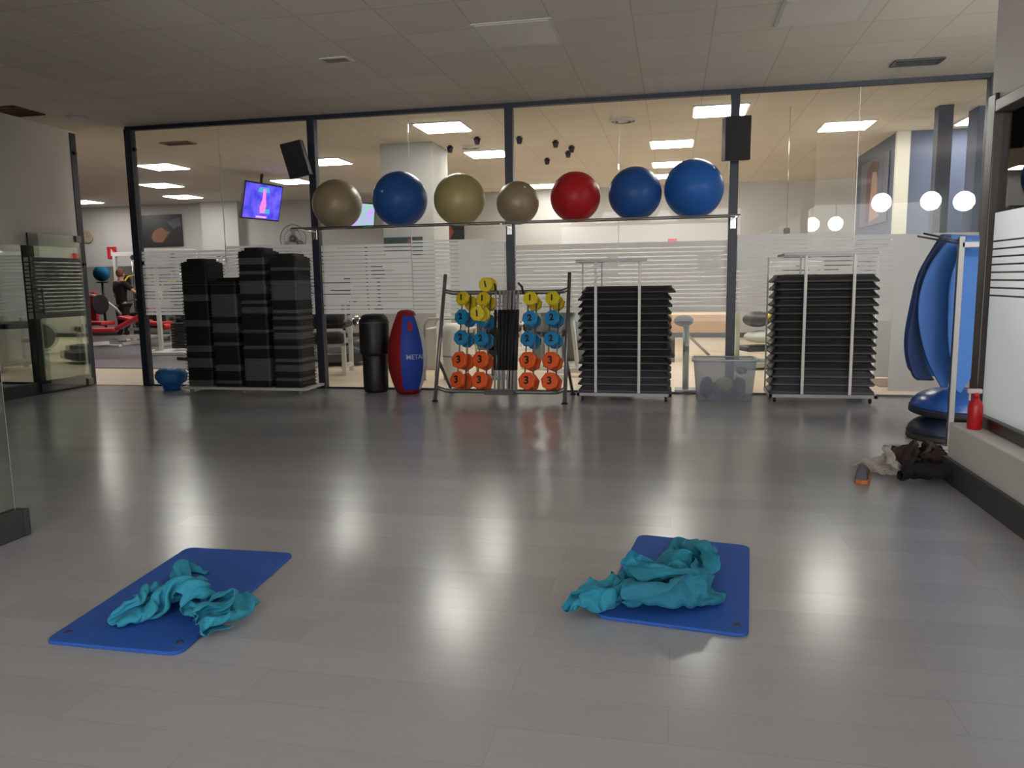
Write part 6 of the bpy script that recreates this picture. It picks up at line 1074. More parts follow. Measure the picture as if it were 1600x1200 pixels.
b.bm.faces.new(rings[0]); b.build('upper', mat('grey_mesh_fabric', (96, 98, 106), .8), t)
b = MB()
for x in (-.01, .015, .04): b.tube([(x, -.022, .098-x*.7), (x, 0, .112-x*.9), (x, .022, .098-x*.7)], .003, 6)
b.build('laces', mat('pale_lace', (170, 168, 164), .8), t)

# ------------------------------------------------------------------ red bottle on the ledge
t = thing('spray_bottle', 'red bottle with a pale trigger standing on the window ledge', 'bottle', (1.745, -3.72, .36))
MB().lathe([(.035, 0), (.04, .006), (.04, .13), (.036, .155), (.018, .18), (.014, .195)], 28).build('body', mat('red_plastic', (196, 30, 40), .35), t)
MB().lathe([(.017, .19), (.017, .21), (.012, .215)], 16).build('collar', mat('red_plastic', (196, 30, 40), .35), t)
MB().box(-.05, .03, -.012, .012, .212, .24, .005).box(-.04, -.03, -.006, .006, .17, .215, .002).build('trigger_head', mat('pinkish_white_plastic', (214, 196, 196), .4), t)

# ------------------------------------------------------------------ rack of hanging blue mats, balance domes
t = thing('mat_rack', 'grey steel mat rack standing between the balance domes and the window wall', 'rack', (1.97, -2.63, 0))
MB().box(-.02, .02, -.02, .02, .03, 1.53, .004).build('upright', M_steel, t)
MB().box(.49, .52, .38, .41, .03, 1.47, .004).build('rear_upright', M_silver, t)
MB().box(-.42, .02, -.02, .02, 0, .03, .004).build('foot', M_steel, t)
MB().box(.49, .52, -.02, .45, 0, .03, .004).box(.02, .50, -.02, .02, 0, .03, .004).build('side_foot', M_steel, t)
MB().box(.0, .52, -.02, .02, 1.45, 1.49, .004).box(.49, .52, .02, .40, 1.455, 1.485, .004).build('top_arm', M_silver, t)
MB().tube([(-.02, 0, 1.50), (-.22, .10, 1.56)], .007, 8).tube([(-.02, 0, 1.48), (-.20, .30, 1.55)], .007, 8).build('hanging_hook', M_dgrey, t)
M_bmat = mat('bright_blue_foam', (46, 102, 176), .6, var=.05); M_nmat = mat('navy_foam', (30, 52, 96), .6, var=.06)
def hung(Lp, Rp, m, label, th=.022):
    """mat hanging from the rack: lofted between its two long edges"""
    def sm(P, n=26):
        out = []
        for k in range(n):
            u = k/(n-1)*(len(P)-1); i = min(int(u), len(P)-2); s = u-i
            p0, p1, p2, p3 = [Vector(P[max(0, min(len(P)-1, j))]) for j in (i-1, i, i+1, i+2)]
            out.append(.5*((2*p1)+(-p0+p2)*s+(2*p0-5*p1+4*p2-p3)*s*s+(-p0+3*p1-3*p2+p3)*s**3))
        return out
    A, B = sm(Lp), sm(Rp); n = 9
    P = []; F = []
    for a, b_ in zip(A, B):
        for j in range(n): P.append(a.lerp(b_, j/(n-1)))
    for i in range(len(A)-1):
        for j in range(n-1): F.append((i*n+j, i*n+j+1, (i+1)*n+j+1, (i+1)*n+j))
    top = max(p.z for p in P); cx = sum(p.x for p in P)/len(P); cy = sum(p.y for p in P)/len(P)
    me = bpy.data.meshes.new('hanging_mat'); me.from_pydata([p-Vector((cx, cy, 0)) for p in P], [], F)
    for f in me.polygons: f.use_smooth = True
    me.materials.append(m); o = bpy.data.objects.new('hanging_mat', me); COL.objects.link(o); o.location = (cx, cy, 0)
    so = o.modifiers.new('thickness', 'SOLIDIFY'); so.thickness = th; so.offset = 0
    bv = o.modifiers.new('edge', 'BEVEL'); bv.width = .006; bv.segments = 2; bv.limit_method = 'ANGLE'
    tag(o, label, 'exercise mat', 'blue mats hanging on the rack'); return o
hung([(2.03, -2.52, 1.52), (1.95, -2.52, 1.26), (1.94, -2.52, 1.02), (1.96, -2.52, .74), (2.03, -2.52, .42)], [(2.22, -2.44, 1.49), (2.26, -2.46, 1.26), (2.27, -2.46, 1.0), (2.22, -2.48, .70), (2.06, -2.52, .40)], M_bmat, 'bright blue mat hanging foremost behind the rack upright')
hung([(1.98, -2.38, 1.54), (1.83, -2.36, 1.28), (1.79, -2.36, .98), (1.86, -2.36, .66), (1.98, -2.36, .42)], [(2.10, -2.38, 1.52), (2.10, -2.36, 1.26), (2.10, -2.36, 1.0), (2.09, -2.36, .7), (2.02, -2.36, .42)], M_bmat, 'blue mat hanging second, its pointed lower end showing')
hung([(1.95, -2.28, 1.56), (1.80, -2.31, 1.28), (1.77, -2.32, 1.05), (1.735, -2.32, .74), (1.79, -2.31, .52), (1.84, -2.30, .47)], [(2.02, -2.24, 1.56), (1.93, -2.24, 1.26), (1.88, -2.24, 1.02), (1.85, -2.24, .78), (1.90, -2.24, .56), (1.96, -2.24, .46)], M_nmat, 'dark navy mat bulging out at the left of the hanging mats', .03)
hung([(2.0, -2.14, 1.57), (1.84, -2.16, 1.28), (1.79, -2.16, 1.05), (1.76, -2.16, .76), (1.80, -2.14, .55), (1.86, -2.14, .50)], [(2.30, -2.10, 1.55), (2.36, -2.12, 1.26), (2.38, -2.12, 1.02), (2.36, -2.12, .78), (2.30, -2.12, .56), (2.10, -2.12, .46)], mat('deep_blue_foam', (36, 84, 158), .6), 'deep blue mat hanging rearmost on the rack')
def dome(loc, label, r=.31, rot=0, m=None):
    t = thing('balance_dome', label, 'balance trainer', loc, rot=(R(rot), 0, 0), group='balance domes')
    MB().lathe([(r*.93, 0), (r, .01), (r, .035), (r*.97, .045)], 48).build('base_plate', M_black2 if m is None else M_dgrey, t)
    prof = [(r*.97, .04), (r*.985, .055)]+[(r*.98*math.cos(a), .055+.145*math.sin(a)) for a in [PI/2*k/14 for k in range(1, 14)]]+[(0, .2)]
    MB().lathe(prof, 48, caps=False).build('dome', m or mat('blue_dome_pvc', (36, 82, 158), .25), t)
    MB().lathe([(r*.985, .05), (r*1.0, .055), (r*.985, .062)], 48, caps=False).build('rim', M_black2, t)
dome((2.11, -2.18, 0), 'dark balance dome on the floor, lower of the two', .30, 0, mat('dark_navy_dome_pvc', (46, 54, 78), .35))
dome((2.13, -2.20, .202), 'blue balance dome resting on the dark one', .315, 2)

# ------------------------------------------------------------------ the gym behind the glass
def tv(loc, rot, label, w, h, pics, mount):
    t = thing('television', label, 'television', loc, rot=rot)
    MB().box(-w/2, w/2, 0, .05, -h/2, h/2, .006).build('casing', M_black, t)
    m, nt, out = raw('screen_%.1f' % w)
    tc = nt.nodes.new('ShaderNodeTexCoord'); mp = nt.nodes.new('ShaderNodeMapping'); nt.links.new(tc.outputs['Object'], mp.inputs[0])
    nz = nt.nodes.new('ShaderNodeTexNoise'); nz.inputs['Scale'].default_value = 5; nt.links.new(mp.outputs[0], nz.inputs['Vector'])
    cr = nt.nodes.new('ShaderNodeValToRGB'); e = cr.color_ramp.elements
    e[0].position = .35; e[0].color = (*lin(pics[0]), 1); e[1].position = .65; e[1].color = (*lin(pics[1]), 1)
    nt.links.new(nz.outputs['Fac'], cr.inputs[0]); em = nt.nodes.new('ShaderNodeEmission'); em.inputs[1].default_value = 1.0
    nt.links.new(cr.outputs[0], em.inputs[0]); nt.links.new(em.outputs[0], out.inputs[0])
    sc_ = MB().box(-w/2+.025, w/2-.025, -.003, 0, -h/2+.025, h/2-.025).build('screen', m, t)
    if mount:
        MB().tube([(0, .06, .0), (0, .09, h/2+.05), (0, .09, mount)], .025, 10).box(-.1, .1, .05, .07, -.1, .1).build('ceiling_mount', M_black, t)
    return t, sc_
t, s_ = tv((-7.10, 4.05, 2.70), (R(13), 0, R(80)), 'television hanging from the gym ceiling with a blue and violet picture', 1.0, .64, ((58, 58, 196), (104, 88, 216)), .47)
q = MB(); A = Matrix.Translation((0, -.0035, 0)) @ FRONT
q.prism([(-.05, -.2), (.07, -.2), (.10, -.05), (.06, .08), (.05, .22), (-.03, .22), (-.02, .05), (-.07, -.1)], 0, .001, M=A); q.build('pink_figure', emis_mat('screen_pink', (224, 120, 200), 1.0), s_)
q = MB(); q.prism([(-.16, .16), (.16, .16), (.12, .25), (-.12, .25)], -.001, 0, M=A).prism([(.05, -.2), (.2, -.2), (.2, -.12), (.05, -.12)], -.001, 0, M=A); q.build('teal_caption', emis_mat('screen_teal', (70, 150, 190), 1.0), s_)
q = MB().prism([(-.14, -.28), (.14, -.28), (.14, -.25), (-.14, -.25)], 0, .001, M=A); q.build('caption_bar', emis_mat('screen_pink2', (236, 150, 200), 1.0), s_)
tv((-6.72, 7.4, 2.72), (R(8), 0, R(64)), 'television with a green and violet picture behind the leftmost beige ball', .95, .55, ((110, 190, 130), (176, 140, 220)), .45)

def poster(x0, x1, z0, z1, y, label, ground, blobs, name='poster', fr=None, facing='y'):
    w_, h_ = x1-x0, z1-z0
    if facing == 'y': t = thing(name, label, name.replace('_', ' '), ((x0+x1)/2, y, (z0+z1)/2))
    else: t = thing(name, label, name.replace('_', ' '), (y, (x0+x1)/2, (z0+z1)/2), rz=-PI/2)
    MB().box(-w_/2, w_/2, -.018, 0, -h_/2, h_/2, .003).build('panel', ground, t)
    if blobs:
        for i, (nm, m, pts) in enumerate(blobs):
            q = MB().prism([(px*w_/2, pz*h_/2) for px, pz in pts], 0, .002+.001*i, M=Matrix.Translation((0, -.018, 0)) @ FRONT); q.build(nm, m, t)
    return t
M_pdark = mat('dark_poster_print', (42, 38, 42), .4, var=.5, scale=3); M_pskin = mat('printed_skin_tone', (140, 96, 72), .5, var=.3, scale=12); M_pgrey = mat('printed_grey', (92, 92, 98), .5, var=.3, scale=6)
poster(-12.80, -11.62, 2.2, 2.96, 8.29, 'dark poster of a crouching figure on the gym back wall', M_pdark,
       [('printed_figure', M_pskin, [(-.35, -.7), (.05, -.75), (.25, -.4), (.45, -.1), (.2, .05), (.05, .2), (-.15, .15), (-.35, -.1), (-.45, -.4)]), ('printed_smoke', M_pgrey, [(.3, .55), (.9, .8), (.95, .3), (.6, .1)])])
poster(-5.32, -4.60, 2.15, 3.0, 8.29, 'black poster of a flexing arm partly behind the gold ball', M_pdark,
       [('printed_arm', mat('printed_red_skin', (170, 84, 66), .5, var=.3, scale=9), [(-1, .6), (-.5, .5), (-.1, .1), (.35, -.5), (.1, -.9), (-.3, -.2), (-1, .05)])])
poster(-4.08, -3.50, 1.66, 1.90, 1.985, 'long teal-grey picture strip on the white pillar', mat('teal_grey_print', (70, 84, 88), .5, var=.3, scale=8),
       [('printed_face', mat('printed_pink', (150, 96, 92), .5), [(.25, -.9), (.5, -.9), (.5, .7), (.25, .8)])], 'picture_strip')
poster(3.35, 4.95, 2.02, 3.0, 2.935, 'tall poster of a standing athlete on the slate blue wall', mat('slate_poster_print', (96, 96, 118), .5, var=.2, scale=4),
       [('printed_hair', mat('printed_dark_red', (86, 40, 44), .5), [(-.5, -.9), (-.1, -.9), (.15, .0), (.4, .8), (-.1, .95), (-.5, .7)]), ('printed_torso', mat('printed_peach', (176, 140, 126), .5, var=.3, scale=9), [(-.2, -.9), (.5, -.8), (.35, -.1), (.25, .55), (-.05, .6), (-.15, 0)])], facing='x')
poster(.48, .94, 1.43, 1.80, 8.29, 'grey framed notice on the back wall, seen through the frosted stripes', mat('grey_print', (110, 114, 116), .5, var=.3, scale=8), [('printed_mark', mat('printed_pale', (160, 162, 162)), [(-.4, -.3), (.4, .2), (.3, .4), (-.5, 0)])], 'notice')
for x0, x1, l, c in ((2.2, 2.72, 'dark framed picture left of the pair behind the right step rack', (84, 88, 88)), (2.93, 3.50, 'grey framed picture in the middle behind the right step rack', (112, 122, 120)), (3.68, 4.2, 'pale framed notice behind the right step rack', (186, 182, 174))):
    poster(x0, x1, 1.30, 1.78, 8.29, l, mat('print_%d' % c[0], c, .5, var=.25, scale=6), None, 'framed_picture')
def wsign(x, z, w_, h_, label, fig):
    t = thing('fire_sign', label, 'sign', (x, 8.29, z)); MB().box(-w_/2, w_/2, -.01, 0, -h_/2, h_/2).build('panel', M_red, t)
    A = Matrix.Translation((0, -.0105, 0)) @ FRONT; q = MB()
    if fig: q.prism([(-.03, -.08), (.03, -.08), (.03, .03), (.012, .05), (.012, .07), (-.03, .09), (-.03, .07), (-.012, .05), (-.03, .03)], 0, .002, M=A).prism([(.05, -.08), (.065, -.08), (.07, .0), (.05, .03)], 0, .002, M=A)
    else: q.box(-.07, .07, -.012, -.01, -.2, -.185)
    q.build('white_symbol', M_whitep, t)
wsign(-13.62, 2.09, .26, .28, 'red and white fire extinguisher sign above the person', True)
wsign(-.05, 2.02, .19, .14, 'small red sign on the gym back wall under the largest blue ball', False)
# wall fan
t = thing('wall_fan', 'round grey wall fan in a wire cage above the step blocks', 'fan', (-8.05, 7.0, 2.22))
A = Matrix.Rotation(PI/2, 4, 'X')
for rr_k in (.30, .2, .1): 
    pts = [(rr_k*math.cos(k*PI/16), -.06-.05*(1-rr_k/.3), rr_k*math.sin(k*PI/16)) for k in range(32)]
    MB().tube(pts, .012 if rr_k == .30 else .006, 6, closed=True).build('cage_ring', M_steel, t)
b = MB()
for k in range(24): a = k*PI/12; b.tube([(.05*math.cos(a), -.1, .05*math.sin(a)), (.3*math.cos(a), -.06, .3*math.sin(a))], .003, 4)
b.build('cage_wires', M_steel, t)
MB().lathe([(.07, -.02), (.07, .11), (.03, .14)], 16, M=A).build('motor', M_dgrey, t)
for k in range(3):
    a = k*2*PI/3+.5; b = MB(); b.prism([(.05, -.02), (.24, -.07), (.26, .02), (.20, .07), (.05, .02)], 0, .004, M=Matrix.Rotation(a, 4, 'Y') @ Matrix.Translation((0, -.03, 0)) @ Matrix.Rotation(PI/2+.35, 4, 'X'))
    b.build('blade', mat('grey_fan_blade', (120, 120, 120), .5), t)
MB().tube([(0, .05, 0), (.05, .15, -.25), (.05, .2, -.9), (.05, .2, -2.2)], .022, 8).build('stand_pole', M_dgrey, t)
t2 = MB().lathe([(.28, 0), (.28, .03), (.05, .06)], 24).build('stand_base', M_dgrey, t, loc=(.05, .2, -2.207))
# small wall clock ring and bracket near the doorway
t = thing('wall_clock', 'pale round wall clock beside the corner post above the doorway mirror', 'clock', (-14.26, 8.29, 2.49))
MB().lathe([(.15, 0), (.16, .02), (.14, .03)], 28, M=A).build('rim', mat('beige_rim', (176, 160, 140), .5), t)
MB().lathe([(.14, .02), (.14, .022)], 28, M=A).build('dial', mat('clock_dial', (214, 208, 204), .6), t)
MB().box(-.006, .006, -.03, -.024, 0, .1).box(0, .07, -.03, -.024, -.006, .006).build('hands', M_black, t)

# ---- machines
def pad(b, x0, x1, y0, y1, z0, z1, M=None): b.box(x0, x1, y0, y1, z0, z1, min(.025, (z1-z0)*.4), M=M)
def cable_tower(loc, rz, label, h=1.95, w_=.75, fm=None, n=8, pm=None):
    t = thing('cable_machine', label, 'gym machine', loc, rz); fm = fm or M_whitep
    for sx in (-1, 1): MB().box(sx*w_/2-.035, sx*w_/2+.035, -.035, .035, .06, h, .006).build('upright', fm, t)
    MB().box(-w_/2, w_/2, -.04, .04, h-.09, h+.01, .006).build('top_beam', fm, t)
    MB().box(-w_/2-.04, w_/2+.04, -.45, .35, 0, .06, .01).build('base', fm, t)
    for k in range(n): MB().box(-.14, .14, -.07, .07, .10+k*.052, .145+k*.052, .004).build('weight_plate', M_black, t)
    for sx in (-.08, .08): MB().tube([(sx, 0, .08), (sx, 0, h-.09)], .01, 6).build('guide_rod', M_chrome, t)
    MB().tube([(0, -.08, h-.12), (0, -.12, .9)], .004, 5).build('cable', M_black, t)
    MB().lathe([(.06, -.015), (.045, 0), (.06, .015)], 16, M=Matrix.Translation((0, -.08, h-.12)) @ Matrix.Rotation(PI/2, 4, 'Y')).build('pulley', M_dgrey, t)
    MB().tube([(-.25, -.12, .88), (0, -.12, .93), (.25, -.12, .88)], .014, 8).build('handle_bar', M_chrome, t)
    return t
def bench(loc, rz, label, pm, fm=None, incline=40, two=True):
    t = thing('weight_bench', label, 'weight bench', loc, rz); fm = fm or M_whitep
    b = MB(); pad(b, -.15, .15, -.35, .15, .42, .50); b.build('seat', pm, t)
    b = MB(); pad(b, -.15, .15, 0, .75, 0, .07, M=Matrix.Translation((0, .18, .45)) @ Matrix.Rotation(R(incline), 4, 'X')); b.build('backrest', pm, t)
    MB().box(-.03, .03, -.5, .75, .30, .36, .005).build('spine', fm, t)
    for y in (-.45, .68):
        MB().box(-.03, .03, y-.03, y+.03, .06, .31, .004).box(-.28, .28, y-.035, y+.035, 0, .06, .008).build('leg', fm, t)
    MB().tube([(0, .55, .34), (0, .62, .45+.55*math.sin(R(incline)))], .02, 8).build('support_strut', fm, t)
    if two:
        for sx in (-1, 1): MB().lathe([(.05, -.1), (.06, -.09), (.06, .09), (.05, .1)], 14, M=Matrix.Translation((sx*.14, -.48, .40)) @ Matrix.Rotation(PI/2, 4, 'Y')).build('roller_pad', pm, t)
    return t
def press(loc, rz, label, pm, fm=None, arm=None, h=1.5):
    t = thing('press_machine', label, 'gym machine', loc, rz); fm = fm or M_whitep; arm = arm or fm
    b = MB(); pad(b, -.2, .2, -.45, -.08, .46, .54); b.build('seat', pm, t)
    b = MB(); pad(b, -.18, .18, -.08, .0, .56, 1.15); b.build('backrest', pm, t)
    MB().box(-.035, .035, .0, .07, .05, h, .006).box(-.035, .035, -.4, .5, .05, .12, .006).build('main_frame', fm, t)
    for y in (-.38, .46): MB().box(-.35, .35, y-.04, y+.04, 0, .05, .01).build('floor_bar', fm, t)
    for sx in (-1, 1):
        MB().tube([(sx*.05, .04, h-.05), (sx*.32, .0, h-.1), (sx*.34, -.35, h-.35), (sx*.30, -.50, h-.48)], .026, 10).build('press_arm', arm, t)
        MB().tube([(sx*.30, -.48, h-.46), (sx*.18, -.5, h-.46)], .02, 10).build('grip', M_black, t)
        MB().lathe([(.19, -.02), (.2, -.015), (.2, .015), (.19, .02)], 22, M=Matrix.Translation((sx*.42, .10, h-.25)) @ Matrix.Rotation(PI/2, 4, 'Y')).build('weight_plate', M_black, t)
    MB().box(-.13, .13, .12, .35, .1, .85, .01).build('weight_stack', M_black, t)
    return t
def treadmill(loc, rz, label, fm=None):
    t = thing('treadmill', label, 'treadmill', loc, rz); fm = fm or M_dgrey
    MB().box(-.38, .38, -.9, .75, .06, .20, .02).build('deck', fm, t)
    MB().box(-.25, .25, -.85, .55, .2, .206).build('belt', M_black2, t)
    MB().box(-.36, .36, .5, .92, .06, .30, .05).build('motor_cover', M_black, t)
    for sx in (-1, 1):
        MB().tube([(sx*.36, .6, .15), (sx*.36, .72, .8), (sx*.36, .6, 1.15)], .03, 10).build('upright', fm, t)
        MB().tube([(sx*.36, .62, 1.02), (sx*.36, .1, .96)], .022, 10).build('handrail', M_black, t)
    MB().box(-.38, .38, .5, .62, 1.05, 1.38, .03, M=None).build('console', M_black, t)
    return t
def elliptical(loc, rz, label):
    t = thing('cross_trainer', label, 'cross trainer', loc, rz)
    MB().box(-.06, .06, -.8, .8, .04, .12, .02).box(-.3, .3, -.82, -.74, 0, .06, .015).box(-.3, .3, .74, .82, 0, .06, .015).build('frame', M_dgrey, t)
    MB().lathe([(.30, -.09), (.33, -.06), (.33, .06), (.30, .09)], 28, M=Matrix.Translation((0, .5, .42)) @ Matrix.Rotation(PI/2, 4, 'Y')).build('flywheel_cover', M_black, t)
    MB().tube([(0, .35, .3), (0, .2, 1.4)], .035, 10).build('mast', M_dgrey, t)
    MB().box(-.15, .15, .1, .18, 1.35, 1.6, .02).build('console', M_black, t)
    for sx in (-1, 1):
        MB().box(sx*.2-.07, sx*.2+.07, -.6, -.2, .22+.06*sx, .26+.06*sx, .015).build('pedal', M_black, t)
        MB().tube([(sx*.22, .3, .5), (sx*.24, .15, 1.2), (sx*.25, .05, 1.6), (sx*.25, -.08, 1.95)], .018, 8).build('swing_arm', M_dgrey, t)
        MB().tube([(sx*.25, .0, 1.76), (sx*.25, -.10, 1.98)], .026, 10).build('grip', M_black, t)
    return t
G = .012
cable_tower((-8.95, 4.1, G), R(10), 'white cable machine with a black weight stack left of the step block stacks', 1.9, n=9)
cable_tower((-12.7, 7.9, G), 0, 'wide white cable frame under the dark poster', 2.05, 1.1, n=10)
cable_tower((-10.1, 7.4, G), 0, 'white cable frame next to the wide one', 2.0, .9, n=10)
press((-11.62, 5.0, G), R(172), 'white press machine with a red backrest in front of the person', M_red, h=1.15)
bench((-10.15, 3.7, G), R(-70), 'red padded weight bench beside the person', M_red, incline=28)
bench((-10.8, 5.9, G), R(80), 'red flat bench farther behind the press machine', M_red, incline=8)
press((-14.0, 6.8, G), R(170), 'machine with bright yellow arms seen in the doorway', M_black, M_dgrey, M_yellow, 1.6)
press((-11.3, 7.5, G), R(30), 'dark press machine with yellow arms behind the person', M_black, M_dgrey, M_yellow, 1.4)
press((-8.0, 6.6, G), R(150), 'grey press machine behind the step block stacks', M_black, M_steel, None, 1.4)
press((-7.75, 3.3, G), R(160), 'dark press machine nearest the doorway side of the step block stacks', M_black, M_dgrey, None, 1.0)
# leg machine by the post, dark treadmills, cross trainers
t = thing('leg_machine', 'white framed leg machine with black roller pads behind the post', 'gym machine', (-4.72, 1.45, 0), R(15))
for x in (-.22, .22):
    for y in (-.3, .35): MB().box(x-.03, x+.03, y-.03, y+.03, .0, .62 if y < 0 else .8, .004).build('leg', M_whitep, t)
MB().box(-.25, .25, -.33, -.27, .40, .47, .004).box(-.25, .25, .32, .38, .40, .47, .004).box(-.25, -.19, -.3, .35, .08, .13, .004).box(.19, .25, -.3, .35, .08, .13, .004).build('cross_frame', M_whitep, t)
b = MB(); pad(b, -.24, .24, -.2, .35, .64, .74); b.build('seat', M_black, t)
for z, y in ((.78, -.33), (.52, -.4)): MB().lathe([(.06, -.24), (.075, -.22), (.075, .22), (.06, .24)], 18, M=Matrix.Translation((0, y, z)) @ Matrix.Rotation(PI/2, 4, 'Y')).build('roller_pad', M_black2, t)
MB().sphere((.42, -.2, .72), .10, 20).build('counterweight', M_chrome, t); MB().tube([(.2, -.2, .66), (.42, -.2, .72)], .015, 8).build('counterweight_arm', M_steel, t)
treadmill((-5.4, 3.1, 0), R(35), 'dark treadmill behind the black punch bag')
treadmill((-6.35, 5.0, .0), R(35), 'dark treadmill farther back beside the first one')
treadmill((-4.35, 4.4, 0), R(15), 'dark treadmill behind the white pillar')
elliptical((-6.05, 6.75, .0), R(25), 'dark cross trainer with tall handles behind the leftmost beige ball')
elliptical((-5.05, 6.3, 0), R(25), 'dark cross trainer with tall handles nearer the pillar')
# white water tank on a white tubular stand
t = thing('white_canister', 'tall white rounded canister behind the dumbbell rack leg', 'canister', (-2.80, .95, 0))
MB().lathe([(.10, 0), (.125, .01), (.13, .06), (.13, .62), (.12, .69), (.08, .73), (0, .735)], 30).build('body', mat('glossy_white_plastic', (222, 220, 214), .3), t)
MB().lathe([(.132, .30), (.134, .31), (.132, .32)], 30, caps=False).build('band', M_silver, t)
t = thing('tubular_stand', 'white tubular frame around the white canister', 'stand', (-2.86, .98, 0))
for y in (-.24, .24): MB().tube([(-.26, y, .01), (-.24, y, .72), (-.18, y, .80), (.24, y, .80), (.30, y, .72), (.32, y, .01)], .016, 10).build('hoop', M_whitep, t)
for x in (-.24, .30): MB().tube([(x, -.24, .66), (x, .24, .66)], .014, 8).build('tie_bar', M_whitep, t)
t = thing('plate_tree', 'black plate tree of small weights beside the white canister', 'weight rack', (-2.30, 1.15, 0))
MB().box(-.03, .03, -.03, .03, .02, .72, .004).box(-.2, .2, -.2, .2, 0, .03, .006).build('frame', M_steel, t)
for k in range(4): MB().lathe([(.07, -.02), (.08, -.015), (.08, .015), (.07, .02)], 18, M=Matrix.Translation((.0, -.055, .36+k*.085)) @ Matrix.Rotation(PI/2, 4, 'X')).build('weight_plate', M_black, t)
# grey seated machine behind the dumbbell rack, bike, table
t = thing('seated_machine', 'grey boxed seated machine behind the right side of the dumbbell rack', 'gym machine', (-1.62, 2.7, 0), R(-12))
MB().box(-.45, .45, -.1, .35, .08, .92, .03).build('housing', mat('grey_machine_shell', (116, 120, 118), .5), t)
b = MB(); pad(b, -.18, .18, -.6, -.2, .46, .55); b.build('seat', M_black, t)
MB().box(-.04, .04, -.6, -.1, .0, .46, .006).box(-.4, .4, -.65, .35, 0, .08, .01).build('frame', M_whitep, t)
for sx in (-1, 1): MB().tube([(sx*.42, -.1, .8), (sx*.5, -.35, .62), (sx*.5, -.5, .66)], .02, 8).build('arm', M_whitep, t)
def bike(loc, rz, label):
    t = thing('exercise_bike', label, 'exercise bike', loc, rz)
    MB().box(-.05, .05, -.5, .55, .05, .12, .01).box(-.25, .25, -.52, -.44, 0, .06, .01).box(-.25, .25, .48, .56, 0, .06, .01).build('frame', M_whitep, t)
    MB().tube([(0, -.2, .1), (0, -.28, .85)], .03, 10).tube([(0, .2, .1), (0, .32, 1.0)], .03, 10).tube([(0, .28, .75), (0, -.1, .2)], .028, 10).build('tubes', M_whitep, t)
    MB().box(-.09, .09, -.42, -.16, .85, .92, .03).build('saddle', M_black, t)
    MB().lathe([(.24, -.025), (.25, -.02), (.25, .02), (.24, .025)], 30, M=Matrix.Translation((0, .38, .34)) @ Matrix.Rotation(PI/2, 4, 'Y')).build('flywheel', M_steel, t)
    MB().tube([(-.22, .12, 1.06), (-.22, .38, 1.0), (0, .36, 1.0), (.22, .38, 1.0), (.22, .12, 1.06)], .016, 8).build('handlebar', M_black, t)
    MB().lathe([(.09, -.03), (.09, .03)], 18, M=Matrix.Translation((0, .0, .32)) @ Matrix.Rotation(PI/2, 4, 'Y')).tube([(-.1, 0, .32), (-.12, 0, .17), (-.2, 0, .17)], .014, 6).tube([(.1, 0, .32), (.12, 0, .47), (.2, 0, .47)], .014, 6).build('crank', M_black, t)
    return t
bike((-2.75, 3.6, 0), R(60), 'white framed exercise bike behind the bundle of bars')
bike((-1.05, 1.5, 0), R(-65), 'white framed exercise bike between the dumbbell rack and the step rack')
t = thing('work_table', 'wooden topped table with grey legs behind the clear bin', 'table', (.42, 3.6, 0), R(3))
MB().box(-.5, .5, -.35, .35, .66, .72, .006).build('table_top', mat('orange_beech', (196, 156, 108), .5, var=.1), t)
MB().box(-.48, .48, -.36, -.33, .45, .66, .004).build('front_board', mat('orange_beech', (196, 156, 108), .5, var=.1), t)
for sx in (-1, 1):
    for sy in (-1, 1): MB().box(sx*.45-.035, sx*.45+.035, sy*.3-.035, sy*.3+.035, 0, .66, .005).build('leg', M_grey, t)
MB().tube([(-.42, -.3, .6), (.1, -.3, .1)], .02, 8).build('brace', M_silver, t)
t = thing('tilting_post', 'grey steel post with a black rounded head just behind the glass', 'gym machine', (.14, .25, 0))
MB().box(-.12, .12, -.12, .12, 0, .02, .004).build('foot_plate', M_steel, t)
MB().tube([(0, 0, .02), (.0, 0, .74)], .035, 16).build('post', mat('grey_green_steel', (128, 138, 134), .4, metal=.3), t)
MB().sphere((-.03, 0, .79), .11, 20, .6).build('head', M_black2, t)
t = thing('rowing_machine', 'machine draped with a pale cloth behind the right post', 'gym machine', (1.12, 2.6, 0), R(20))
MB().box(-.35, .35, -.3, .3, .03, .10, .01).box(-.30, -.24, -.03, .03, .1, .95, .005).box(.24, .30, -.03, .03, .1, .7, .005).build('frame', mat('pale_green_steel', (168, 176, 158), .5), t)
MB().sphere((.02, 0, .68), .20, 20, .55).build('dark_head', M_dgrey, t)
MB().sphere((.06, -.06, .44), .24, 20, .35).build('pale_cloth', mat('pale_cloth', (206, 208, 200), .8), t)
MB().box(-.2, .2, -.2, .12, .24, .32, .03).build('pad', M_dgrey, t)
MB().lathe([(.04, -.03), (.04, .03)], 14, M=Matrix.Translation((.12, -.19, .72)) @ A).build('yellow_knob', M_yellow, t)
cable_tower((1.9, 4.4, 0), 0, 'pale cable machine behind the right step rack', 1.5, n=8)
bench((-3.0, 5.5, 0), R(40), 'black weight bench far behind the bundle of bars', M_black, M_whitep)
t = thing('bracket_sign', 'small dark lantern-like bracket hanging beyond the glass over the right step rack', 'wall bracket', (1.28, 1.0, 1.72))
MB().box(-.035, .035, -.03, .03, .02, .11, .01).build('cap', M_dgrey, t); MB().box(-.02, .02, -.02, .02, -.03, .02, .004).build('amber_body', mat('amber_plastic', (150, 110, 70), .5), t)
MB().tube([(0, 0, .1), (0, 0, 1.48)], .003, 6).build('wire', M_chrome, t)
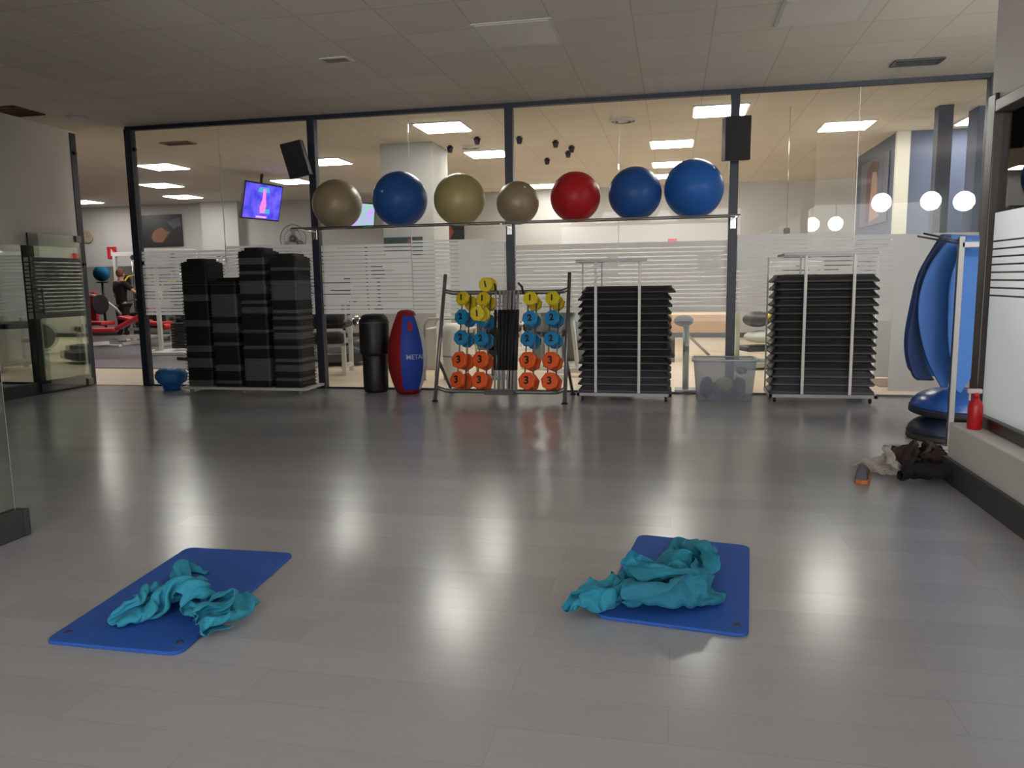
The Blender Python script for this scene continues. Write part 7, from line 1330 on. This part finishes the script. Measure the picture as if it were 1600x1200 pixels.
# balls on the floor by the gym mirror
for x, y, r, m, l in ((-14.3, 7.85, .28, 'blue', 'blue gym ball resting high by the gym mirror'),):
    t = thing('ball_stand', 'small black stand by the gym mirror holding a blue ball', 'stand', (x, y, 0)); MB().tube([(0, 0, .03), (0, 0, 1.35)], .03, 8).build('pole', M_dgrey, t); MB().lathe([(.25, .0125), (.25, .03)], 20).build('base', M_dgrey, t); MB().lathe([(.12, 1.35), (.15, 1.38)], 20).build('cup', M_dgrey, t)
    tag(MB().sphere((0, 0, 0), .2, 24).build('gym_ball', mat('blue_vinyl', (36, 112, 160)), loc=(x, y, 1.588)), l, 'ball')

# ------------------------------------------------------------------ person seen from behind
def skin_body(name, V, E_, m, parent, root=0, sub=2):
    me = bpy.data.meshes.new(name); me.from_pydata([v[0] for v in V], E_, []); me.materials.append(m)
    o = bpy.data.objects.new(name, me); COL.objects.link(o)
    if parent: o.parent = parent
    md = o.modifiers.new('skin', 'SKIN'); md.use_smooth_shade = True
    if not me.skin_vertices: 
        bpy.context.view_layer.objects.active = o
    for i, v in enumerate(V):
        sv = me.skin_vertices[0].data[i]; rr = v[1]; sv.radius = rr if isinstance(rr, tuple) else (rr, rr); sv.use_root = (i == root)
    s = o.modifiers.new('sub', 'SUBSURF'); s.levels = 1; s.render_levels = sub
    return o
pr = thing('person', 'person in a black T-shirt and trousers seen from behind at the machines', 'person', (-12.12, 6.6, .018), R(-20))
pr.scale = (.93, .93, .93)
V = [((0, 0, .92), (.15, .10)), ((0, 0, 1.10), (.13, .09)), ((0, .01, 1.28), (.16, .10)), ((0, .01, 1.40), (.12, .08)), ((0, .01, 1.47), .055), ((0, .03, 1.54), .06), ((0, .04, 1.62), (.078, .092)), ((0, .035, 1.69), (.06, .07))]
Ed = [(i, i+1) for i in range(7)]
def chain(a, pts):
    p = a
    for v in pts: V.append(v); Ed.append((p, len(V)-1)); p = len(V)-1
    return p
for sx, el, wr_ in ((-1, (-.33, .05, 1.08), (-.34, .26, .98)), (1, (.40, .12, 1.18), (.52, .34, 1.24))):
    k = chain(3, [((sx*.17, .0, 1.40), .055), (((sx*.17+el[0])/2, el[1]/2, (1.40+el[2])/2), .046), (el, .038), (((el[0]+wr_[0])/2, (el[1]+wr_[1])/2, (el[2]+wr_[2])/2), .034), (wr_, .024)])
    d = (Vector(wr_)-Vector(el)).normalized(); sd = d.cross(Vector((0, 0, 1))).normalized()
    pc = Vector(wr_)+d*.05; pal = chain(k, [(tuple(pc), (.036, .018))])
    for q_, ln in ((-.03, .06), (-.01, .075), (.01, .07), (.03, .055)):
        chain(pal, [(tuple(pc+d*.035+sd*q_), .010), (tuple(pc+d*(.035+ln*.55)+sd*q_*1.1), .009), (tuple(pc+d*(.03+ln*.85)+sd*q_*1.1-Vector((0, 0, .025))), .008)])
    chain(k, [(tuple(Vector(wr_)+d*.02+sd*.035), .011), (tuple(Vector(wr_)+d*.055+sd*.055), .009)])
for sx in (-1, 1):
    chain(0, [((sx*.10, 0, .84), .095), ((sx*.12, .01, .66), .08), ((sx*.13, .02, .48), .058), ((sx*.14, 0, .32), .055), ((sx*.15, -.02, .12), .038), ((sx*.15, -.02, .05), .036), ((sx*.16, .12, .03), .03)])
body = skin_body('body', V, Ed, M_skin, pr)
b = MB().sphere((0, 0, 0), .5, 20)
for v in b.bm.verts: v.co = Vector((v.co.x*.185, v.co.y*.215+.022, v.co.z*.23+1.655))
bmesh.ops.delete(b.bm, geom=[v for v in b.bm.verts if v.co.y > .06 and v.co.z < 1.69], context='VERTS')
o = b.build('hair', mat('reddish_brown_hair', (112, 66, 44), .7, bump=.4), pr); so = o.modifiers.new('t', 'SOLIDIFY'); so.thickness = .012
for sx in (-1, 1): MB().sphere((sx*.088, .04, 1.60), .02, 12, 1.5).build('ear', M_skin, pr)
b = MB().box(-.010, .010, .135, .155, 1.585, 1.62, .006); b.build('nose', M_skin, pr)
for sx in (-1, 1): MB().sphere((sx*.032, .128, 1.632), .010, 10).build('eye', M_black, pr)
MB().box(-.024, .024, .128, .134, 1.556, 1.564, .002).build('mouth', M_red, pr)
V2 = [((0, 0, .82), (.176, .13)), ((0, 0, 1.06), (.158, .118)), ((0, .01, 1.26), (.180, .125)), ((0, .01, 1.39), (.150, .10)), ((0, .01, 1.44), (.075, .07))]
V = V2; Ed = [(0, 1), (1, 2), (2, 3), (3, 4)]
for sx, el in ((-1, (-.33, .05, 1.08)), (1, (.40, .12, 1.18))): chain(3, [((sx*.18, .0, 1.40), .075), (((sx*.17+el[0])/2, el[1]/2, (1.40+el[2])/2), .066), ((sx*.17*.3+el[0]*.7, el[1]*.7, 1.40*.3+el[2]*.7), .062)])
skin_body('t_shirt', V, Ed, mat('black_cotton', (22, 22, 24), .85), pr)
V = [((0, 0, .94), (.165, .12))]; Ed = []
for sx in (-1, 1): chain(0, [((sx*.10, 0, .84), .115), ((sx*.12, .01, .66), .095), ((sx*.13, .02, .48), .075), ((sx*.14, 0, .32), .068), ((sx*.15, -.02, .14), .055)])
skin_body('trousers', V, Ed, mat('black_jersey', (26, 25, 28), .85), pr)
for sx in (-1, 1): MB().box(sx*.155-.045, sx*.155+.045, -.08, .20, 0, .085, .03).build('shoe', M_whitep, pr)
